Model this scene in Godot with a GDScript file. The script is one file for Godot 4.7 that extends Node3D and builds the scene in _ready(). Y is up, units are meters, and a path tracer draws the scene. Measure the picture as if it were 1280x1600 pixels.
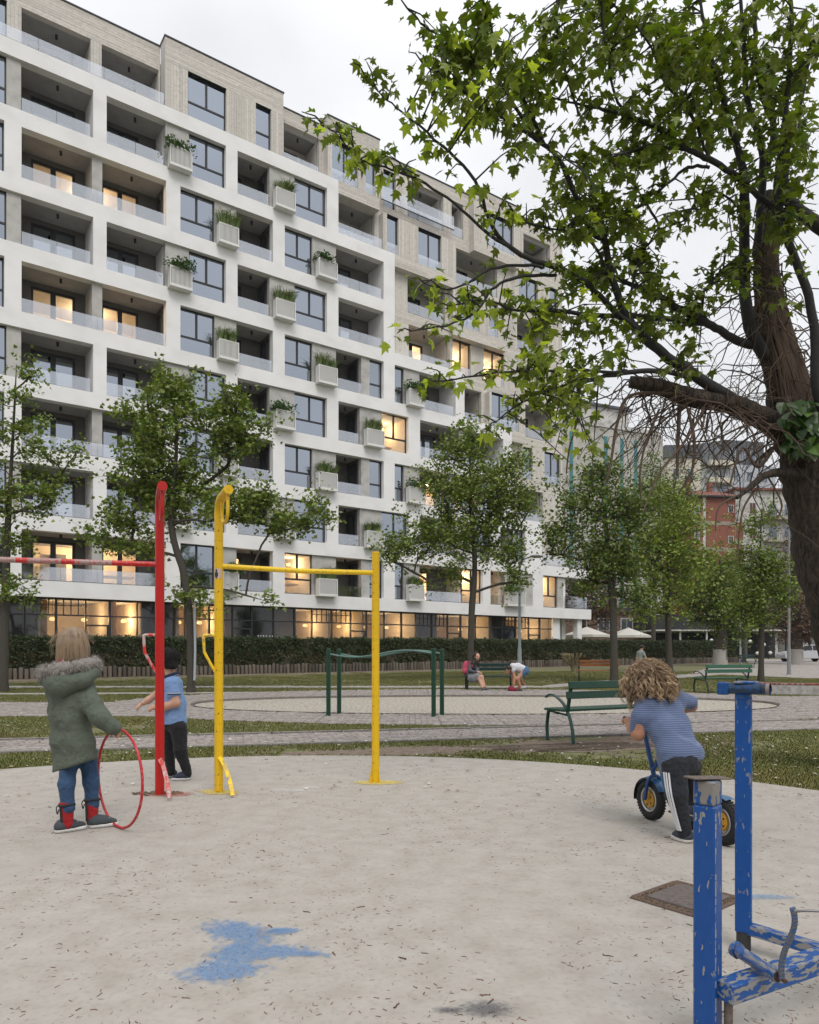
extends Node3D
# A playground and park in front of a long white apartment building, under an overcast sky.
# Metres, y up; the camera stands at the origin and looks along -z. pt(x, y, d) is a point d metres ahead.

class MB:
	var v := PackedVector3Array()
	var n := PackedVector3Array()
	var c := PackedColorArray()
	var uv := PackedVector2Array()
	var ix := PackedInt32Array()
	var col := Color(1, 1, 1)

	func vert(p: Vector3, nn: Vector3, t := Vector2.ZERO) -> int:
		v.append(p); n.append(nn); c.append(col); uv.append(t)
		return v.size() - 1

	func face(i: int, j: int, k: int) -> void:
		if (v[k] - v[i]).cross(v[j] - v[i]).dot(n[i]) < 0.0:
			ix.append(i); ix.append(k); ix.append(j)
		else:
			ix.append(i); ix.append(j); ix.append(k)

	func quad(a: Vector3, b: Vector3, d: Vector3, e: Vector3, nn: Vector3) -> void:
		var i := vert(a, nn, Vector2(0, 1))
		vert(b, nn, Vector2(1, 1)); vert(d, nn, Vector2(1, 0)); vert(e, nn, Vector2(0, 0))
		face(i, i + 1, i + 2); face(i, i + 2, i + 3)

	func tri(a: Vector3, b: Vector3, d: Vector3, nn: Vector3) -> void:
		var i := vert(a, nn)
		vert(b, nn); vert(d, nn)
		face(i, i + 1, i + 2)

	func box(lo: Vector3, hi: Vector3) -> void:
		obox(Transform3D(Basis(), (lo + hi) * 0.5), hi - lo)

	func obox(t: Transform3D, size: Vector3) -> void:
		var h := size * 0.5
		for ax in 3:
			var e := [Vector3.ZERO, Vector3.ZERO, Vector3.ZERO]
			for q in 3:
				e[q][(ax + q) % 3] = h[(ax + q) % 3]
			for s in [-1.0, 1.0]:
				var o: Vector3 = e[0] * s
				var nn: Vector3 = (t.basis * (e[0] * s)).normalized()
				quad(t * (o - e[1] - e[2]), t * (o + e[1] - e[2]), t * (o + e[1] + e[2]), t * (o - e[1] + e[2]), nn)

	func bbox(t: Transform3D, size: Vector3, b: float) -> void:   # a box with chamfered edges
		var h := size * 0.5
		var g := h - Vector3(b, b, b)
		for ax in 3:
			var a1 := (ax + 1) % 3
			var a2 := (ax + 2) % 3
			for s in [-1.0, 1.0]:
				var q := []
				for k in [[-1.0, -1.0], [1.0, -1.0], [1.0, 1.0], [-1.0, 1.0]]:
					var p := Vector3.ZERO
					p[ax] = h[ax] * s; p[a1] = g[a1] * k[0]; p[a2] = g[a2] * k[1]
					q.append(t * p)
				var nn := Vector3.ZERO
				nn[ax] = s
				quad(q[0], q[1], q[2], q[3], (t.basis * nn).normalized())
				for s2 in [-1.0, 1.0]:   # the edge between face ax/s and face a1/s2
					var r := []
					for k in [[0, -1.0], [0, 1.0], [1, 1.0], [1, -1.0]]:
						var p := Vector3.ZERO
						p[ax] = (h[ax] if k[0] == 0 else g[ax]) * s
						p[a1] = (g[a1] if k[0] == 0 else h[a1]) * s2
						p[a2] = g[a2] * k[1]
						r.append(t * p)
					var n2 := Vector3.ZERO
					n2[ax] = s; n2[a1] = s2
					quad(r[0], r[1], r[2], r[3], (t.basis * n2).normalized())
		for sx in [-1.0, 1.0]:
			for sy in [-1.0, 1.0]:
				for sz in [-1.0, 1.0]:
					tri(t * Vector3(h.x * sx, g.y * sy, g.z * sz), t * Vector3(g.x * sx, h.y * sy, g.z * sz), t * Vector3(g.x * sx, g.y * sy, h.z * sz), (t.basis * Vector3(sx, sy, sz)).normalized())

	func beam(a: Vector3, b: Vector3, w: float, h: float, bev := 0.0, up := Vector3.UP) -> void:   # a bar of section w x h from a to b
		var z := (b - a).normalized()
		var x := up.cross(z)
		if x.length() < 0.01:
			x = Vector3.RIGHT.cross(z)
		x = x.normalized()
		var t := Transform3D(Basis(x, z.cross(x), z), (a + b) * 0.5)
		if bev > 0.0:
			bbox(t, Vector3(w, h, a.distance_to(b)), bev)
		else:
			obox(t, Vector3(w, h, a.distance_to(b)))

	func tube(p: Array, r: Variant, sides := 8, caps := true, wob := 0.0, rg: RandomNumberGenerator = null) -> void:
		var m := p.size()
		var x := Vector3.ZERO
		var last := 0
		for i in m:
			var here: Vector3 = p[i]
			var dir: Vector3 = ((p[mini(i + 1, m - 1)] as Vector3) - (p[maxi(i - 1, 0)] as Vector3)).normalized()
			if i == 0:
				x = dir.cross(Vector3.UP if absf(dir.y) < 0.9 else Vector3.RIGHT).normalized()
			else:
				x = (x - dir * x.dot(dir)).normalized()
			var y := dir.cross(x)
			var rr: float = r[i] if r is Array else r
			var first := v.size()
			for k in sides + 1:
				var a := TAU * (k % sides) / sides
				var nn := x * cos(a) + y * sin(a)
				var w := 1.0
				if wob > 0.0:
					w += wob * sin(a * 3.0 + i * 1.7) * cos(i * 0.9 + a)
				vert(here + nn * rr * w, nn, Vector2(float(k) / sides, float(i)))
			if i > 0:
				for k in sides:
					var a0 := last + k
					var b0 := first + k
					ix.append(a0); ix.append(b0); ix.append(a0 + 1)
					ix.append(a0 + 1); ix.append(b0); ix.append(b0 + 1)
			if caps and (i == 0 or i == m - 1):
				var cn := -dir if i == 0 else dir
				var ci := vert(here, cn)
				var f2 := v.size()
				for k in sides:
					var a := TAU * k / sides
					vert(here + (x * cos(a) + y * sin(a)) * rr, cn)
				for k in sides:
					face(ci, f2 + k, f2 + (k + 1) % sides)
			last = first

	func lathe(prof: Array, sides: int, t := Transform3D()) -> void:   # profile of [radius, y], turned round y
		var last := 0
		for i in prof.size():
			var p0: Array = prof[maxi(i - 1, 0)]
			var p1: Array = prof[mini(i + 1, prof.size() - 1)]
			var dn := Vector2(p1[1] - p0[1], p0[0] - p1[0]).normalized()
			var first := v.size()
			for k in sides + 1:
				var a := TAU * (k % sides) / sides
				vert(t * Vector3(cos(a) * prof[i][0], prof[i][1], sin(a) * prof[i][0]), (t.basis * Vector3(cos(a) * dn.x, dn.y, sin(a) * dn.x)).normalized(), Vector2(float(k) / sides, float(i) / prof.size()))
			if i > 0:
				for k in sides:
					face(last + k, first + k, last + k + 1)
					face(last + k + 1, first + k, first + k + 1)
			last = first

	func ball(ctr: Vector3, r: Vector3, sides := 12, rings := 8, b := Basis()) -> void:
		var first := v.size()
		for i in rings + 1:
			var th := PI * i / rings
			for k in sides + 1:
				var a := TAU * (k % sides) / sides
				var u := Vector3(sin(th) * cos(a), cos(th), sin(th) * sin(a))
				vert(ctr + b * (u * r), (b * (u / r)).normalized())
		for i in rings:
			for k in sides:
				var q := first + i * (sides + 1) + k
				face(q, q + sides + 1, q + 1)
				face(q + 1, q + sides + 1, q + sides + 2)

	func sheet(pts: PackedVector2Array, y: Callable) -> void:   # a flat polygon of (x, z) laid on the height y(x, z)
		var t := Geometry2D.triangulate_polygon(pts)
		var first := v.size()
		for p in pts:
			vert(Vector3(p.x, y.call(p.x, p.y), p.y), Vector3.UP, p)
		for i in range(0, t.size(), 3):
			face(first + t[i], first + t[i + 1], first + t[i + 2])

	func strip(a: Array, b: Array, up := Vector3.UP) -> void:   # a ribbon between two polylines
		var first := v.size()
		for i in a.size():
			vert(a[i], up); vert(b[i], up)
		for i in a.size() - 1:
			face(first + 2 * i, first + 2 * i + 1, first + 2 * i + 2)
			face(first + 2 * i + 1, first + 2 * i + 3, first + 2 * i + 2)

	func join(m: MB, t: Transform3D) -> void:
		var first := v.size()
		for i in m.v.size():
			v.append(t * m.v[i]); n.append((t.basis * m.n[i]).normalized()); c.append(m.c[i]); uv.append(m.uv[i])
		for i in m.ix:
			ix.append(first + i)

	func mesh() -> ArrayMesh:
		var a := []
		a.resize(Mesh.ARRAY_MAX)
		a[Mesh.ARRAY_VERTEX] = v; a[Mesh.ARRAY_NORMAL] = n; a[Mesh.ARRAY_COLOR] = c; a[Mesh.ARRAY_TEX_UV] = uv; a[Mesh.ARRAY_INDEX] = ix
		var m := ArrayMesh.new()
		m.add_surface_from_arrays(Mesh.PRIMITIVE_TRIANGLES, a)
		return m


var rng := RandomNumberGenerator.new()
var M := {}
var taken := {}

func numbered(called: String) -> String:
	if not taken.has(called):
		taken[called] = 0
		return called
	taken[called] += 1
	return "%s_%03d" % [called, taken[called]]

func lin(r: float, g: float, b: float) -> Color:
	return Color(r, g, b).linear_to_srgb()

func pt(x: float, y: float, d: float) -> Vector3:
	return Vector3(x, y, -d)

func gh(z: float) -> float:   # the park rises gently away from the playground
	return clampf((-z - 14.0) * 0.0115, 0.0, 0.9)

func gy(x: float, z: float, lift := 0.0) -> float:
	return gh(z) + lift

func tag(o: Node, label: String, category := "", group := "", kind := "") -> Node:
	if label: o.set_meta("label", label)
	if category: o.set_meta("category", category)
	if group: o.set_meta("group", group)
	if kind: o.set_meta("kind", kind)
	return o

func thing(called: String, label: String, category: String, at := Vector3.ZERO, turn := 0.0, group := "") -> Node3D:
	var o := Node3D.new()
	o.name = numbered(called)
	add_child(o)
	o.position = at
	o.rotation.y = turn
	tag(o, label, category, group)
	return o

func part(called: String, m: Variant, material: Material, parent: Node = null) -> MeshInstance3D:
	var o := MeshInstance3D.new()
	o.mesh = m.mesh() if m is MB else m
	o.material_override = material
	o.name = called if parent else numbered(called)
	(parent if parent else self).add_child(o, true)
	return o

func struct(called: String, m: Variant, material: Material, label := "") -> MeshInstance3D:
	var o := part(called, m, material)
	tag(o, label, "", "", "structure")
	return o

func many(called: String, m: Variant, material: Material, where: Array, tints: Variant, parent: Node = null, kind := "stuff") -> MultiMeshInstance3D:
	var mm := MultiMesh.new()
	mm.transform_format = MultiMesh.TRANSFORM_3D
	mm.use_colors = tints != null
	mm.mesh = m.mesh() if m is MB else m
	mm.instance_count = where.size()
	for i in where.size():
		mm.set_instance_transform(i, where[i])
		if tints != null:
			mm.set_instance_color(i, tints[i])
	var o := MultiMeshInstance3D.new()
	o.multimesh = mm
	o.material_override = material
	o.name = called if parent else numbered(called)
	(parent if parent else self).add_child(o, true)
	if kind: o.set_meta("kind", kind)
	return o

func noise(freq: float, oct := 4, sd := 1, kind := FastNoiseLite.TYPE_SIMPLEX_SMOOTH) -> FastNoiseLite:
	var f := FastNoiseLite.new()
	f.noise_type = kind; f.frequency = freq; f.fractal_octaves = oct; f.seed = sd
	f.fractal_type = FastNoiseLite.FRACTAL_FBM
	return f

func ntex(f: FastNoiseLite, stops: Array, size := 512) -> NoiseTexture2D:   # stops: [offset, Color]
	var t := NoiseTexture2D.new()
	t.width = size; t.height = size; t.seamless = true; t.noise = f
	var g := Gradient.new()
	g.offsets = PackedFloat32Array(stops.map(func(s): return s[0]))
	g.colors = PackedColorArray(stops.map(func(s): return s[1]))
	t.color_ramp = g
	return t

func nnorm(f: FastNoiseLite, strength := 4.0, size := 512) -> NoiseTexture2D:
	var t := NoiseTexture2D.new()
	t.width = size; t.height = size; t.seamless = true; t.noise = f
	t.as_normal_map = true; t.bump_strength = strength
	return t

func g(x: float) -> Color:
	return Color(x, x, x)

func mat(color: Color, rough := 0.8, metal := 0.0, tint := false) -> StandardMaterial3D:
	var m := StandardMaterial3D.new()
	m.albedo_color = color
	m.roughness = rough
	m.metallic = metal
	m.vertex_color_use_as_albedo = tint
	return m

func tex(m: StandardMaterial3D, t: Texture2D, scale: Variant, world := true, norm: Texture2D = null, ns := 1.0) -> StandardMaterial3D:
	m.albedo_texture = t
	m.uv1_triplanar = true
	m.uv1_world_triplanar = world
	m.uv1_scale = scale if scale is Vector3 else Vector3(scale, scale, scale)
	if norm:
		m.normal_enabled = true
		m.normal_texture = norm
		m.normal_scale = ns
	return m

func glass(color: Color, alpha: float, rough := 0.02, metal := 0.0) -> StandardMaterial3D:
	var m := mat(Color(color.r, color.g, color.b, alpha), rough, metal)
	m.transparency = BaseMaterial3D.TRANSPARENCY_ALPHA
	return m

func lamp_light(called: String, at: Vector3, color: Color, energy: float, parent: Node, size := 0.2) -> void:
	var l := OmniLight3D.new()
	l.name = called
	l.light_color = color; l.light_energy = energy; l.light_size = size
	l.shadow_enabled = true; l.omni_range = 14.0; l.omni_attenuation = 2.0
	parent.add_child(l, true)
	l.position = at

func curve(p: Array, sub := 6) -> Array:   # Catmull-Rom through the points
	var out := []
	for i in p.size() - 1:
		var a: Vector3 = p[maxi(i - 1, 0)]
		var b: Vector3 = p[i]
		var e: Vector3 = p[i + 1]
		var h: Vector3 = p[mini(i + 2, p.size() - 1)]
		for k in sub:
			out.append(b.cubic_interpolate(e, a, h, float(k) / sub))
	out.append(p[-1])
	return out

func ramp(a: Array, m: int) -> Array:   # a list of values stretched to m entries
	var out := []
	for i in m:
		var t := float(i) / maxi(m - 1, 1) * (a.size() - 1)
		var k := mini(int(t), a.size() - 2)
		out.append(lerpf(a[k], a[k + 1], t - k))
	return out

func _ready() -> void:
	rng.seed = 7
	# the camera: upright, lens shifted upwards
	var cam := Camera3D.new()
	cam.name = "camera"
	cam.projection = Camera3D.PROJECTION_FRUSTUM
	cam.near = 0.1
	cam.far = 1500.0
	cam.size = 0.1 * 1600.0 / 1140.0
	cam.frustum_offset = Vector2(0, 0.1 * 223.0 / 1140.0)
	add_child(cam)
	cam.position = Vector3(0, 1.15, 0)
	cam.current = true
	# the sky: overcast, brighter overhead
	var env := Environment.new()
	env.background_mode = Environment.BG_SKY
	env.sky = Sky.new()
	env.sky.sky_material = overcast()
	env.tonemap_mode = Environment.TONE_MAPPER_LINEAR
	env.tonemap_exposure = 1.0
	env.fog_enabled = true
	env.fog_density = 0.0002
	env.fog_light_color = Color(0.86, 0.88, 0.92)
	env.sdfgi_enabled = true
	env.ssao_enabled = true
	env.ssil_enabled = true
	var we := WorldEnvironment.new()
	we.name = "world_environment"
	we.environment = env
	add_child(we)
	var sun := DirectionalLight3D.new()
	sun.name = "sun"
	sun.light_energy = 0.5
	sun.light_color = Color(1.0, 0.97, 0.93)
	sun.light_angular_distance = 30.0
	sun.shadow_enabled = true
	add_child(sun)
	sun.rotation_degrees = Vector3(-52, 14, 0)
	materials()
	ground()
	apartment_building()
	far_buildings()
	hedge()
	trees()
	plane_tree()
	playground()
	furniture()
	people()
	small_things()

func overcast() -> PanoramaSkyMaterial:
	var w := 512
	var h := 256
	var im := Image.create(w, h, false, Image.FORMAT_RGBF)
	var f := noise(1.6, 4, 11)
	for y in h:
		var el := PI * 0.5 - PI * (y + 0.5) / h
		for x in w:
			var az := TAU * (x + 0.5) / w
			var dir := Vector3(cos(el) * cos(az), sin(el), cos(el) * sin(az))
			var up := maxf(dir.y, 0.0)
			var c := f.get_noise_3d(dir.x * 1.4, dir.y * 3.0, dir.z * 1.4) + 0.5 * f.get_noise_3d(dir.x * 4.0 + 9.0, dir.y * 9.0, dir.z * 4.0)
			var l := 0.82 * (1.0 + 0.6 * up * up) * (1.0 + 0.13 * c)
			im.set_pixel(x, y, Color(l * 0.965, l * 0.985, l * 1.02) if dir.y > -0.02 else Color(0.3, 0.29, 0.27))
	var m := PanoramaSkyMaterial.new()
	m.panorama = ImageTexture.create_from_image(im)
	return m

func materials() -> void:
	var mid := noise(0.01, 5, 3)
	var fine := noise(0.06, 4, 4)
	var streak := noise(0.02, 5, 5)
	var t_soft := ntex(mid, [[0.0, g(0.90)], [0.5, g(0.97)], [1.0, g(1.0)]])
	var t_conc := ntex(noise(0.008, 6, 6), [[0.0, g(0.80)], [0.45, g(0.92)], [1.0, g(1.0)]])
	var t_worn := ntex(noise(0.02, 6, 8), [[0.0, g(0.68)], [0.5, g(0.9)], [1.0, g(1.0)]])
	var n_fine := nnorm(fine, 3.0)
	var n_mid := nnorm(noise(0.03, 5, 9), 4.0)
	M.n_fine = n_fine
	M.n_mid = n_mid
	M.t_worn = t_worn
	M.t_soft = t_soft
	# building
	M.white = tex(mat(lin(0.87, 0.87, 0.875), 0.75), t_soft, 0.11)
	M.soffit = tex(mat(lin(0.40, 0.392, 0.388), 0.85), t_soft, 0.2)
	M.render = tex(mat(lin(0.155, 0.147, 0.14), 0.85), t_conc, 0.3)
	M.concrete = tex(mat(lin(0.54, 0.53, 0.51), 0.85), t_conc, 0.4, true, n_fine, 0.4)
	M.board = tex(mat(lin(0.72, 0.69, 0.65), 0.75, 0.0, true), ntex(streak, [[0.0, g(0.86)], [0.5, g(0.96)], [1.0, g(1.0)]]), Vector3(0.5, 0.5, 0.5))
	M.frame = mat(lin(0.02, 0.021, 0.025), 0.45)
	M.mirror = mat(lin(0.36, 0.395, 0.45), 0.03, 1.0)
	M.clear = glass(Color(0.9, 0.95, 0.95), 0.03)
	M.shop_glass = glass(lin(0.02, 0.025, 0.03), 0.34)
	M.rail = glass(lin(0.80, 0.83, 0.88), 0.33, 0.05, 1.0)   # coated glass: part mirror, part clear
	var one := Image.create(4, 4, false, Image.FORMAT_RGBA8)
	one.fill(Color.WHITE)
	M.rail.albedo_texture = ImageTexture.create_from_image(one)
	M.slat = mat(lin(0.70, 0.70, 0.69), 0.6)
	M.soil = mat(lin(0.05, 0.035, 0.025), 0.95)
	M.warm_wall = tex(mat(lin(0.72, 0.63, 0.50), 0.8), t_soft, 0.3)
	M.warm_wood = tex(mat(lin(0.50, 0.36, 0.22), 0.6), ntex(streak, [[0.0, g(0.8)], [1.0, g(1.0)]]), Vector3(3, 0.4, 3))
	M.cabinet = mat(lin(0.055, 0.05, 0.047), 0.6)
	M.curtain = mat(lin(0.6, 0.56, 0.5), 0.9)
	M.black = mat(lin(0.015, 0.015, 0.016), 0.5)
	var em := mat(lin(1, 0.85, 0.6), 0.6)
	em.emission_enabled = true
	em.emission = Color(1.0, 0.84, 0.58)
	em.emission_energy_multiplier = 2.2
	M.glow = em

# ---------------------------------------------------------------- the apartment building
var B: Node3D            # its own axes: x along the facade, y up, z out towards the park
var pane_mesh: BoxMesh
var board_sets := {}

func bx(called: String, lo: Vector3, hi: Vector3, m: Material, parent: Node = null) -> MeshInstance3D:
	var b := MB.new()
	b.box(lo, hi)
	return part(called, b, m, parent if parent else B)

func pane(parent: Node, a: float, b: float, y0: float, y1: float, z: float, m: Material, called := "pane", tilt := 0.004) -> MeshInstance3D:
	var o := MeshInstance3D.new()
	o.mesh = pane_mesh
	o.material_override = m
	o.name = called
	parent.add_child(o, true)
	var t := Basis.from_euler(Vector3(rng.randf_range(-tilt, tilt), rng.randf_range(-tilt, tilt), 0))
	o.transform = Transform3D(t * Basis.from_scale(Vector3(b - a, y1 - y0, 0.012)), Vector3((a + b) * 0.5, (y0 + y1) * 0.5, z))
	return o

# style: "cross" has two panes over a transom and one below, "tall" has upright panes only
func window(a: float, b: float, y0: float, y1: float, z: float, style: String, lit: bool, called := "window") -> void:
	var f := MB.new()
	var w := 0.065
	f.box(Vector3(a, y0, z - 0.05), Vector3(a + w, y1, z + 0.03))
	f.box(Vector3(b - w, y0, z - 0.05), Vector3(b, y1, z + 0.03))
	f.box(Vector3(a + w, y0, z - 0.05), Vector3(b - w, y0 + w, z + 0.028))
	f.box(Vector3(a + w, y1 - w, z - 0.05), Vector3(b - w, y1, z + 0.028))
	var gm: Material = M.clear if lit else M.mirror
	var cells := []
	var two := b - a > 1.0
	var mid := (a + b) * 0.5
	if style == "cross":
		var ty := y0 + (y1 - y0) * 0.37
		f.box(Vector3(a + w, ty - 0.05, z - 0.05), Vector3(b - w, ty + 0.05, z + 0.026))
		cells.append([a + w, b - w, y0 + w, ty - 0.05])
		if two:
			f.box(Vector3(mid - 0.06, ty + 0.05, z - 0.05), Vector3(mid + 0.06, y1 - w, z + 0.024))
			cells.append([a + w, mid - 0.06, ty + 0.05, y1 - w])
			cells.append([mid + 0.06, b - w, ty + 0.05, y1 - w])
		else:
			cells.append([a + w, b - w, ty + 0.05, y1 - w])
	else:
		var nn := maxi(1, roundi((b - a) / 0.95))
		for i in nn:
			var x0 := lerpf(a + w, b - w, float(i) / nn)
			var x1 := lerpf(a + w, b - w, float(i + 1) / nn)
			if i > 0:
				f.box(Vector3(x0 - 0.05, y0 + w, z - 0.05), Vector3(x0 + 0.05, y1 - w, z + 0.026))
				x0 += 0.05
			if i < nn - 1:
				x1 -= 0.05
			cells.append([x0, x1, y0 + w, y1 - w])
	var o := part(called, f, M.frame, B)
	for q in cells:
		pane(o, q[0], q[1], q[2], q[3], z - 0.01, gm)

func door(a: float, b: float, y0: float, y1: float, z: float, lit: bool) -> void:
	var f := MB.new()
	var w := 0.12
	f.box(Vector3(a, y0, z - 0.06), Vector3(a + w, y1, z + 0.05))
	f.box(Vector3(b - w, y0, z - 0.06), Vector3(b, y1, z + 0.05))
	f.box(Vector3(a + w, y1 - w, z - 0.06), Vector3(b - w, y1, z + 0.048))
	var mid := (a + b) * 0.5
	var two := b - a > 1.3
	if two:
		f.box(Vector3(mid - 0.12, y0, z - 0.06), Vector3(mid + 0.12, y1 - w, z + 0.046))
	var o := part("balcony_door", f, M.frame, B)
	var gm: Material = M.clear if lit else M.mirror
	if two:
		pane(o, a + w, mid - 0.12, y0, y1 - w, z, gm)
		pane(o, mid + 0.12, b - w, y0, y1 - w, z, gm)
	else:
		pane(o, a + w, b - w, y0, y1 - w, z, gm)

func glass_rail(a: float, b: float, y0: float, h: float, z: float) -> void:
	var nn := maxi(1, roundi((b - a) / 1.5))
	var o := Node3D.new()
	o.name = "glass_rail"
	B.add_child(o, true)
	for i in nn:
		pane(o, lerpf(a, b, float(i) / nn) + 0.008, lerpf(a, b, float(i + 1) / nn) - 0.008, y0, y0 + h, z, M.rail, "rail_pane", 0.002)
	var s := MB.new()
	s.box(Vector3(a, y0 - 0.002, z - 0.03), Vector3(b, y0 + 0.035, z + 0.03))
	part("rail_shoe", s, M.frame, o)

func room(a: float, b: float, y0: float, y1: float, z: float, energy := 2.3) -> void:   # a lit room behind the glass
	var back := z - 3.4
	bx("room_wall", Vector3(a - 0.1, y0, back), Vector3(a, y1, z - 0.06), M.warm_wall)
	bx("room_wall", Vector3(b, y0, back), Vector3(b + 0.1, y1, z - 0.06), M.warm_wall)
	bx("room_wall", Vector3(a - 0.1, y0, back - 0.1), Vector3(b + 0.1, y1, back), M.warm_wall)
	var w := b - a
	if w > 1.2:
		bx("room_cabinet", Vector3(a + w * 0.30, y0, back), Vector3(a + w * 0.30 + 0.75, y0 + 1.9, back + 0.4), M.cabinet)
		bx("room_table", Vector3(a + w * 0.55, y0 + 0.66, back + 1.2), Vector3(a + w * 0.9, y0 + 0.74, back + 2.1), M.warm_wood)
		bx("curtain", Vector3(a + 0.03, y0 + 0.02, z - 0.3), Vector3(a + 0.22, y1 - 0.02, z - 0.16), M.curtain)
	var lp := Vector3((a + b) * 0.5 + 0.3, y1 - 0.42, z - 1.7)
	var gl := MB.new()
	gl.ball(lp, Vector3(0.13, 0.09, 0.13), 12, 8)
	part("ceiling_lamp", gl, M.glow, B)
	lamp_light("room_light", lp, Color(1.0, 0.84, 0.62), energy, B, 0.08)

func balcony(a: float, b: float, y0: float, y1: float, z: float, lit: bool, side_win: bool, doors: Array, wood := false, piers := []) -> void:
	var back := z - 1.8
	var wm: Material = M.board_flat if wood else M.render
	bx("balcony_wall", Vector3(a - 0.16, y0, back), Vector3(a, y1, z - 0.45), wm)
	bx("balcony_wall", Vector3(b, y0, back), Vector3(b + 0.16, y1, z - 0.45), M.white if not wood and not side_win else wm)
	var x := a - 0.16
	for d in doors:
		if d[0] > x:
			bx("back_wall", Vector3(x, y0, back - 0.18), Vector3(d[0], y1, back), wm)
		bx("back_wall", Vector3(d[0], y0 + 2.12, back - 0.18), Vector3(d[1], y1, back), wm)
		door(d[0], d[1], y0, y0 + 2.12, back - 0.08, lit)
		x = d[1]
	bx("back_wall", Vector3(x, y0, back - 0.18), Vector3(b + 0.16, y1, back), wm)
	for q in piers:
		bx("pier", Vector3(q[0], y0, back), Vector3(q[1], y1, z - 0.2), M.concrete)
	if side_win:
		var f := MB.new()
		f.box(Vector3(b - 0.05, y0, back + 0.25), Vector3(b - 0.003, y0 + 2.1, back + 1.15))
		part("side_window", f, M.frame, B)
		var pn := MB.new()
		pn.box(Vector3(b - 0.058, y0 + 0.08, back + 0.35), Vector3(b - 0.052, y0 + 2.0, back + 1.05))
		part("side_pane", pn, M.mirror, B)
	var lamps := [(a + b) * 0.5 + 0.1] if piers.is_empty() else [a + (b - a) * 0.27, a + (b - a) * 0.77]
	for lx in lamps:
		var l := MB.new()
		l.lathe([[0.0, y1 - 0.2], [0.06, y1 - 0.2], [0.06, y1 - 0.001]], 12, Transform3D(Basis(), Vector3(lx, 0, z - 0.75)))
		part("balcony_lamp", l, M.black, B)
	if lit:
		room(a + 0.1, b - 0.1, y0, y1, back - 0.12, 9.0)

func boards(st: MB, a: float, b: float, y0: float, y1: float, z: float, upright: bool) -> void:
	var w := 0.145
	var across := (b - a) if upright else (y1 - y0)
	var nn := maxi(1, roundi(across / w))
	for i in nn:
		var t0 := across * i / nn + 0.004
		var t1 := across * (i + 1) / nn - 0.004
		var tone := rng.randf_range(0.80, 1.0)
		st.col = Color(tone, tone * rng.randf_range(0.975, 1.0), tone * rng.randf_range(0.94, 0.99))
		var zz := z + rng.randf_range(-0.004, 0.003)
		if upright:
			st.box(Vector3(a + t0, y0 + 0.004, z - 0.03), Vector3(a + t1, y1 - 0.004, zz))
		else:
			var x := a
			while x < b - 0.01:
				var e := minf(b, x + rng.randf_range(1.8, 3.4))
				if b - e < 0.5:
					e = b
				tone = rng.randf_range(0.80, 1.0)
				st.col = Color(tone, tone * 0.985, tone * 0.965)
				st.box(Vector3(x + 0.003, y0 + t0, z - 0.03), Vector3(e - 0.003, y0 + t1, z + rng.randf_range(-0.004, 0.003)))
				x = e

func clad(st: MB, a: float, b: float, y0: float, y1: float, z: float, upright: bool, deep: float) -> void:
	if b - a < 0.02 or y1 - y0 < 0.02:
		return
	bx("clad_wall", Vector3(a, y0, deep), Vector3(b, y1, z - 0.025), M.board_flat)
	boards(st, a, b, y0, y1, z, upright)

# one storey of the timber-clad part: segments of [from, to, plane, openings]
func wood_row(k: int, segs: Array) -> void:
	var st := MB.new()
	var y0 := 4.64 + 3.1 * k
	var y1 := y0 + 2.34
	for sg in segs:
		var z: float = sg[2]
		var deep := minf(-0.78, z - 0.3)
		clad(st, maxf(sg[0], [39.28, 39.28, 33.9, 30.9, 30.9, 26.56, 20.88, 20.88, 16.82][k] + 0.002), sg[1], y0 - 0.76, y0, z, false, deep)
		var x: float = sg[0]
		for o in sg[3]:
			clad(st, x, o[0], y0, y1, z, true, deep)
			x = o[1]
			if o[2] == "W":
				window(o[0], o[1], y0, y1, z - 0.2, "cross" if k == 8 and sg[2] > -0.1 and o[1] < 14.0 else "tall", o[3])
				if sg[2] > -0.1 and o[1] > 14.0 or k < 8:
					var gp := pane(B, o[0] + 0.01, o[1] - 0.01, y0, y0 + 0.62, z - 0.05, M.rail, "window_guard", 0.002)
					gp.name = "window_guard"
				bx("window_lining", Vector3(o[0] - 0.02, y1 - 0.02, z - 0.4), Vector3(o[1] + 0.02, y1 + 0.001, z - 0.012), M.frame)
				if o[3]:
					room(o[0], o[1], y0, y1, z - 0.2, (1.3 if k == 8 else 2.2) if o[1] - o[0] > 1.0 else 0.9)
			else:
				var w: float = o[1] - o[0]
				balcony(o[0], o[1], y0, y1, z, o[3], false, [[o[0] + w * 0.16, o[0] + w * 0.16 + minf(1.9, w * 0.6)]], true)
				if z > -0.7:
					glass_rail(o[0] + 0.01, o[1] - 0.01, y0, 0.7, z - 0.06)
		clad(st, x, sg[1], y0, y1, z, true, deep)
		if k == 8:
			var roof := 33.02 if z > -0.1 or z < -0.6 else 32.62
			clad(st, sg[0], sg[1], y1, roof, z, false, deep)
			bx("roof_edge", Vector3(sg[0] - 0.04, roof, deep), Vector3(sg[1] + 0.04, roof + 0.07, z + 0.04), M.frame)
	var o2 := part("timber_cladding", st, M.board, B)
	o2.set_meta("kind", "stuff")

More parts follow.
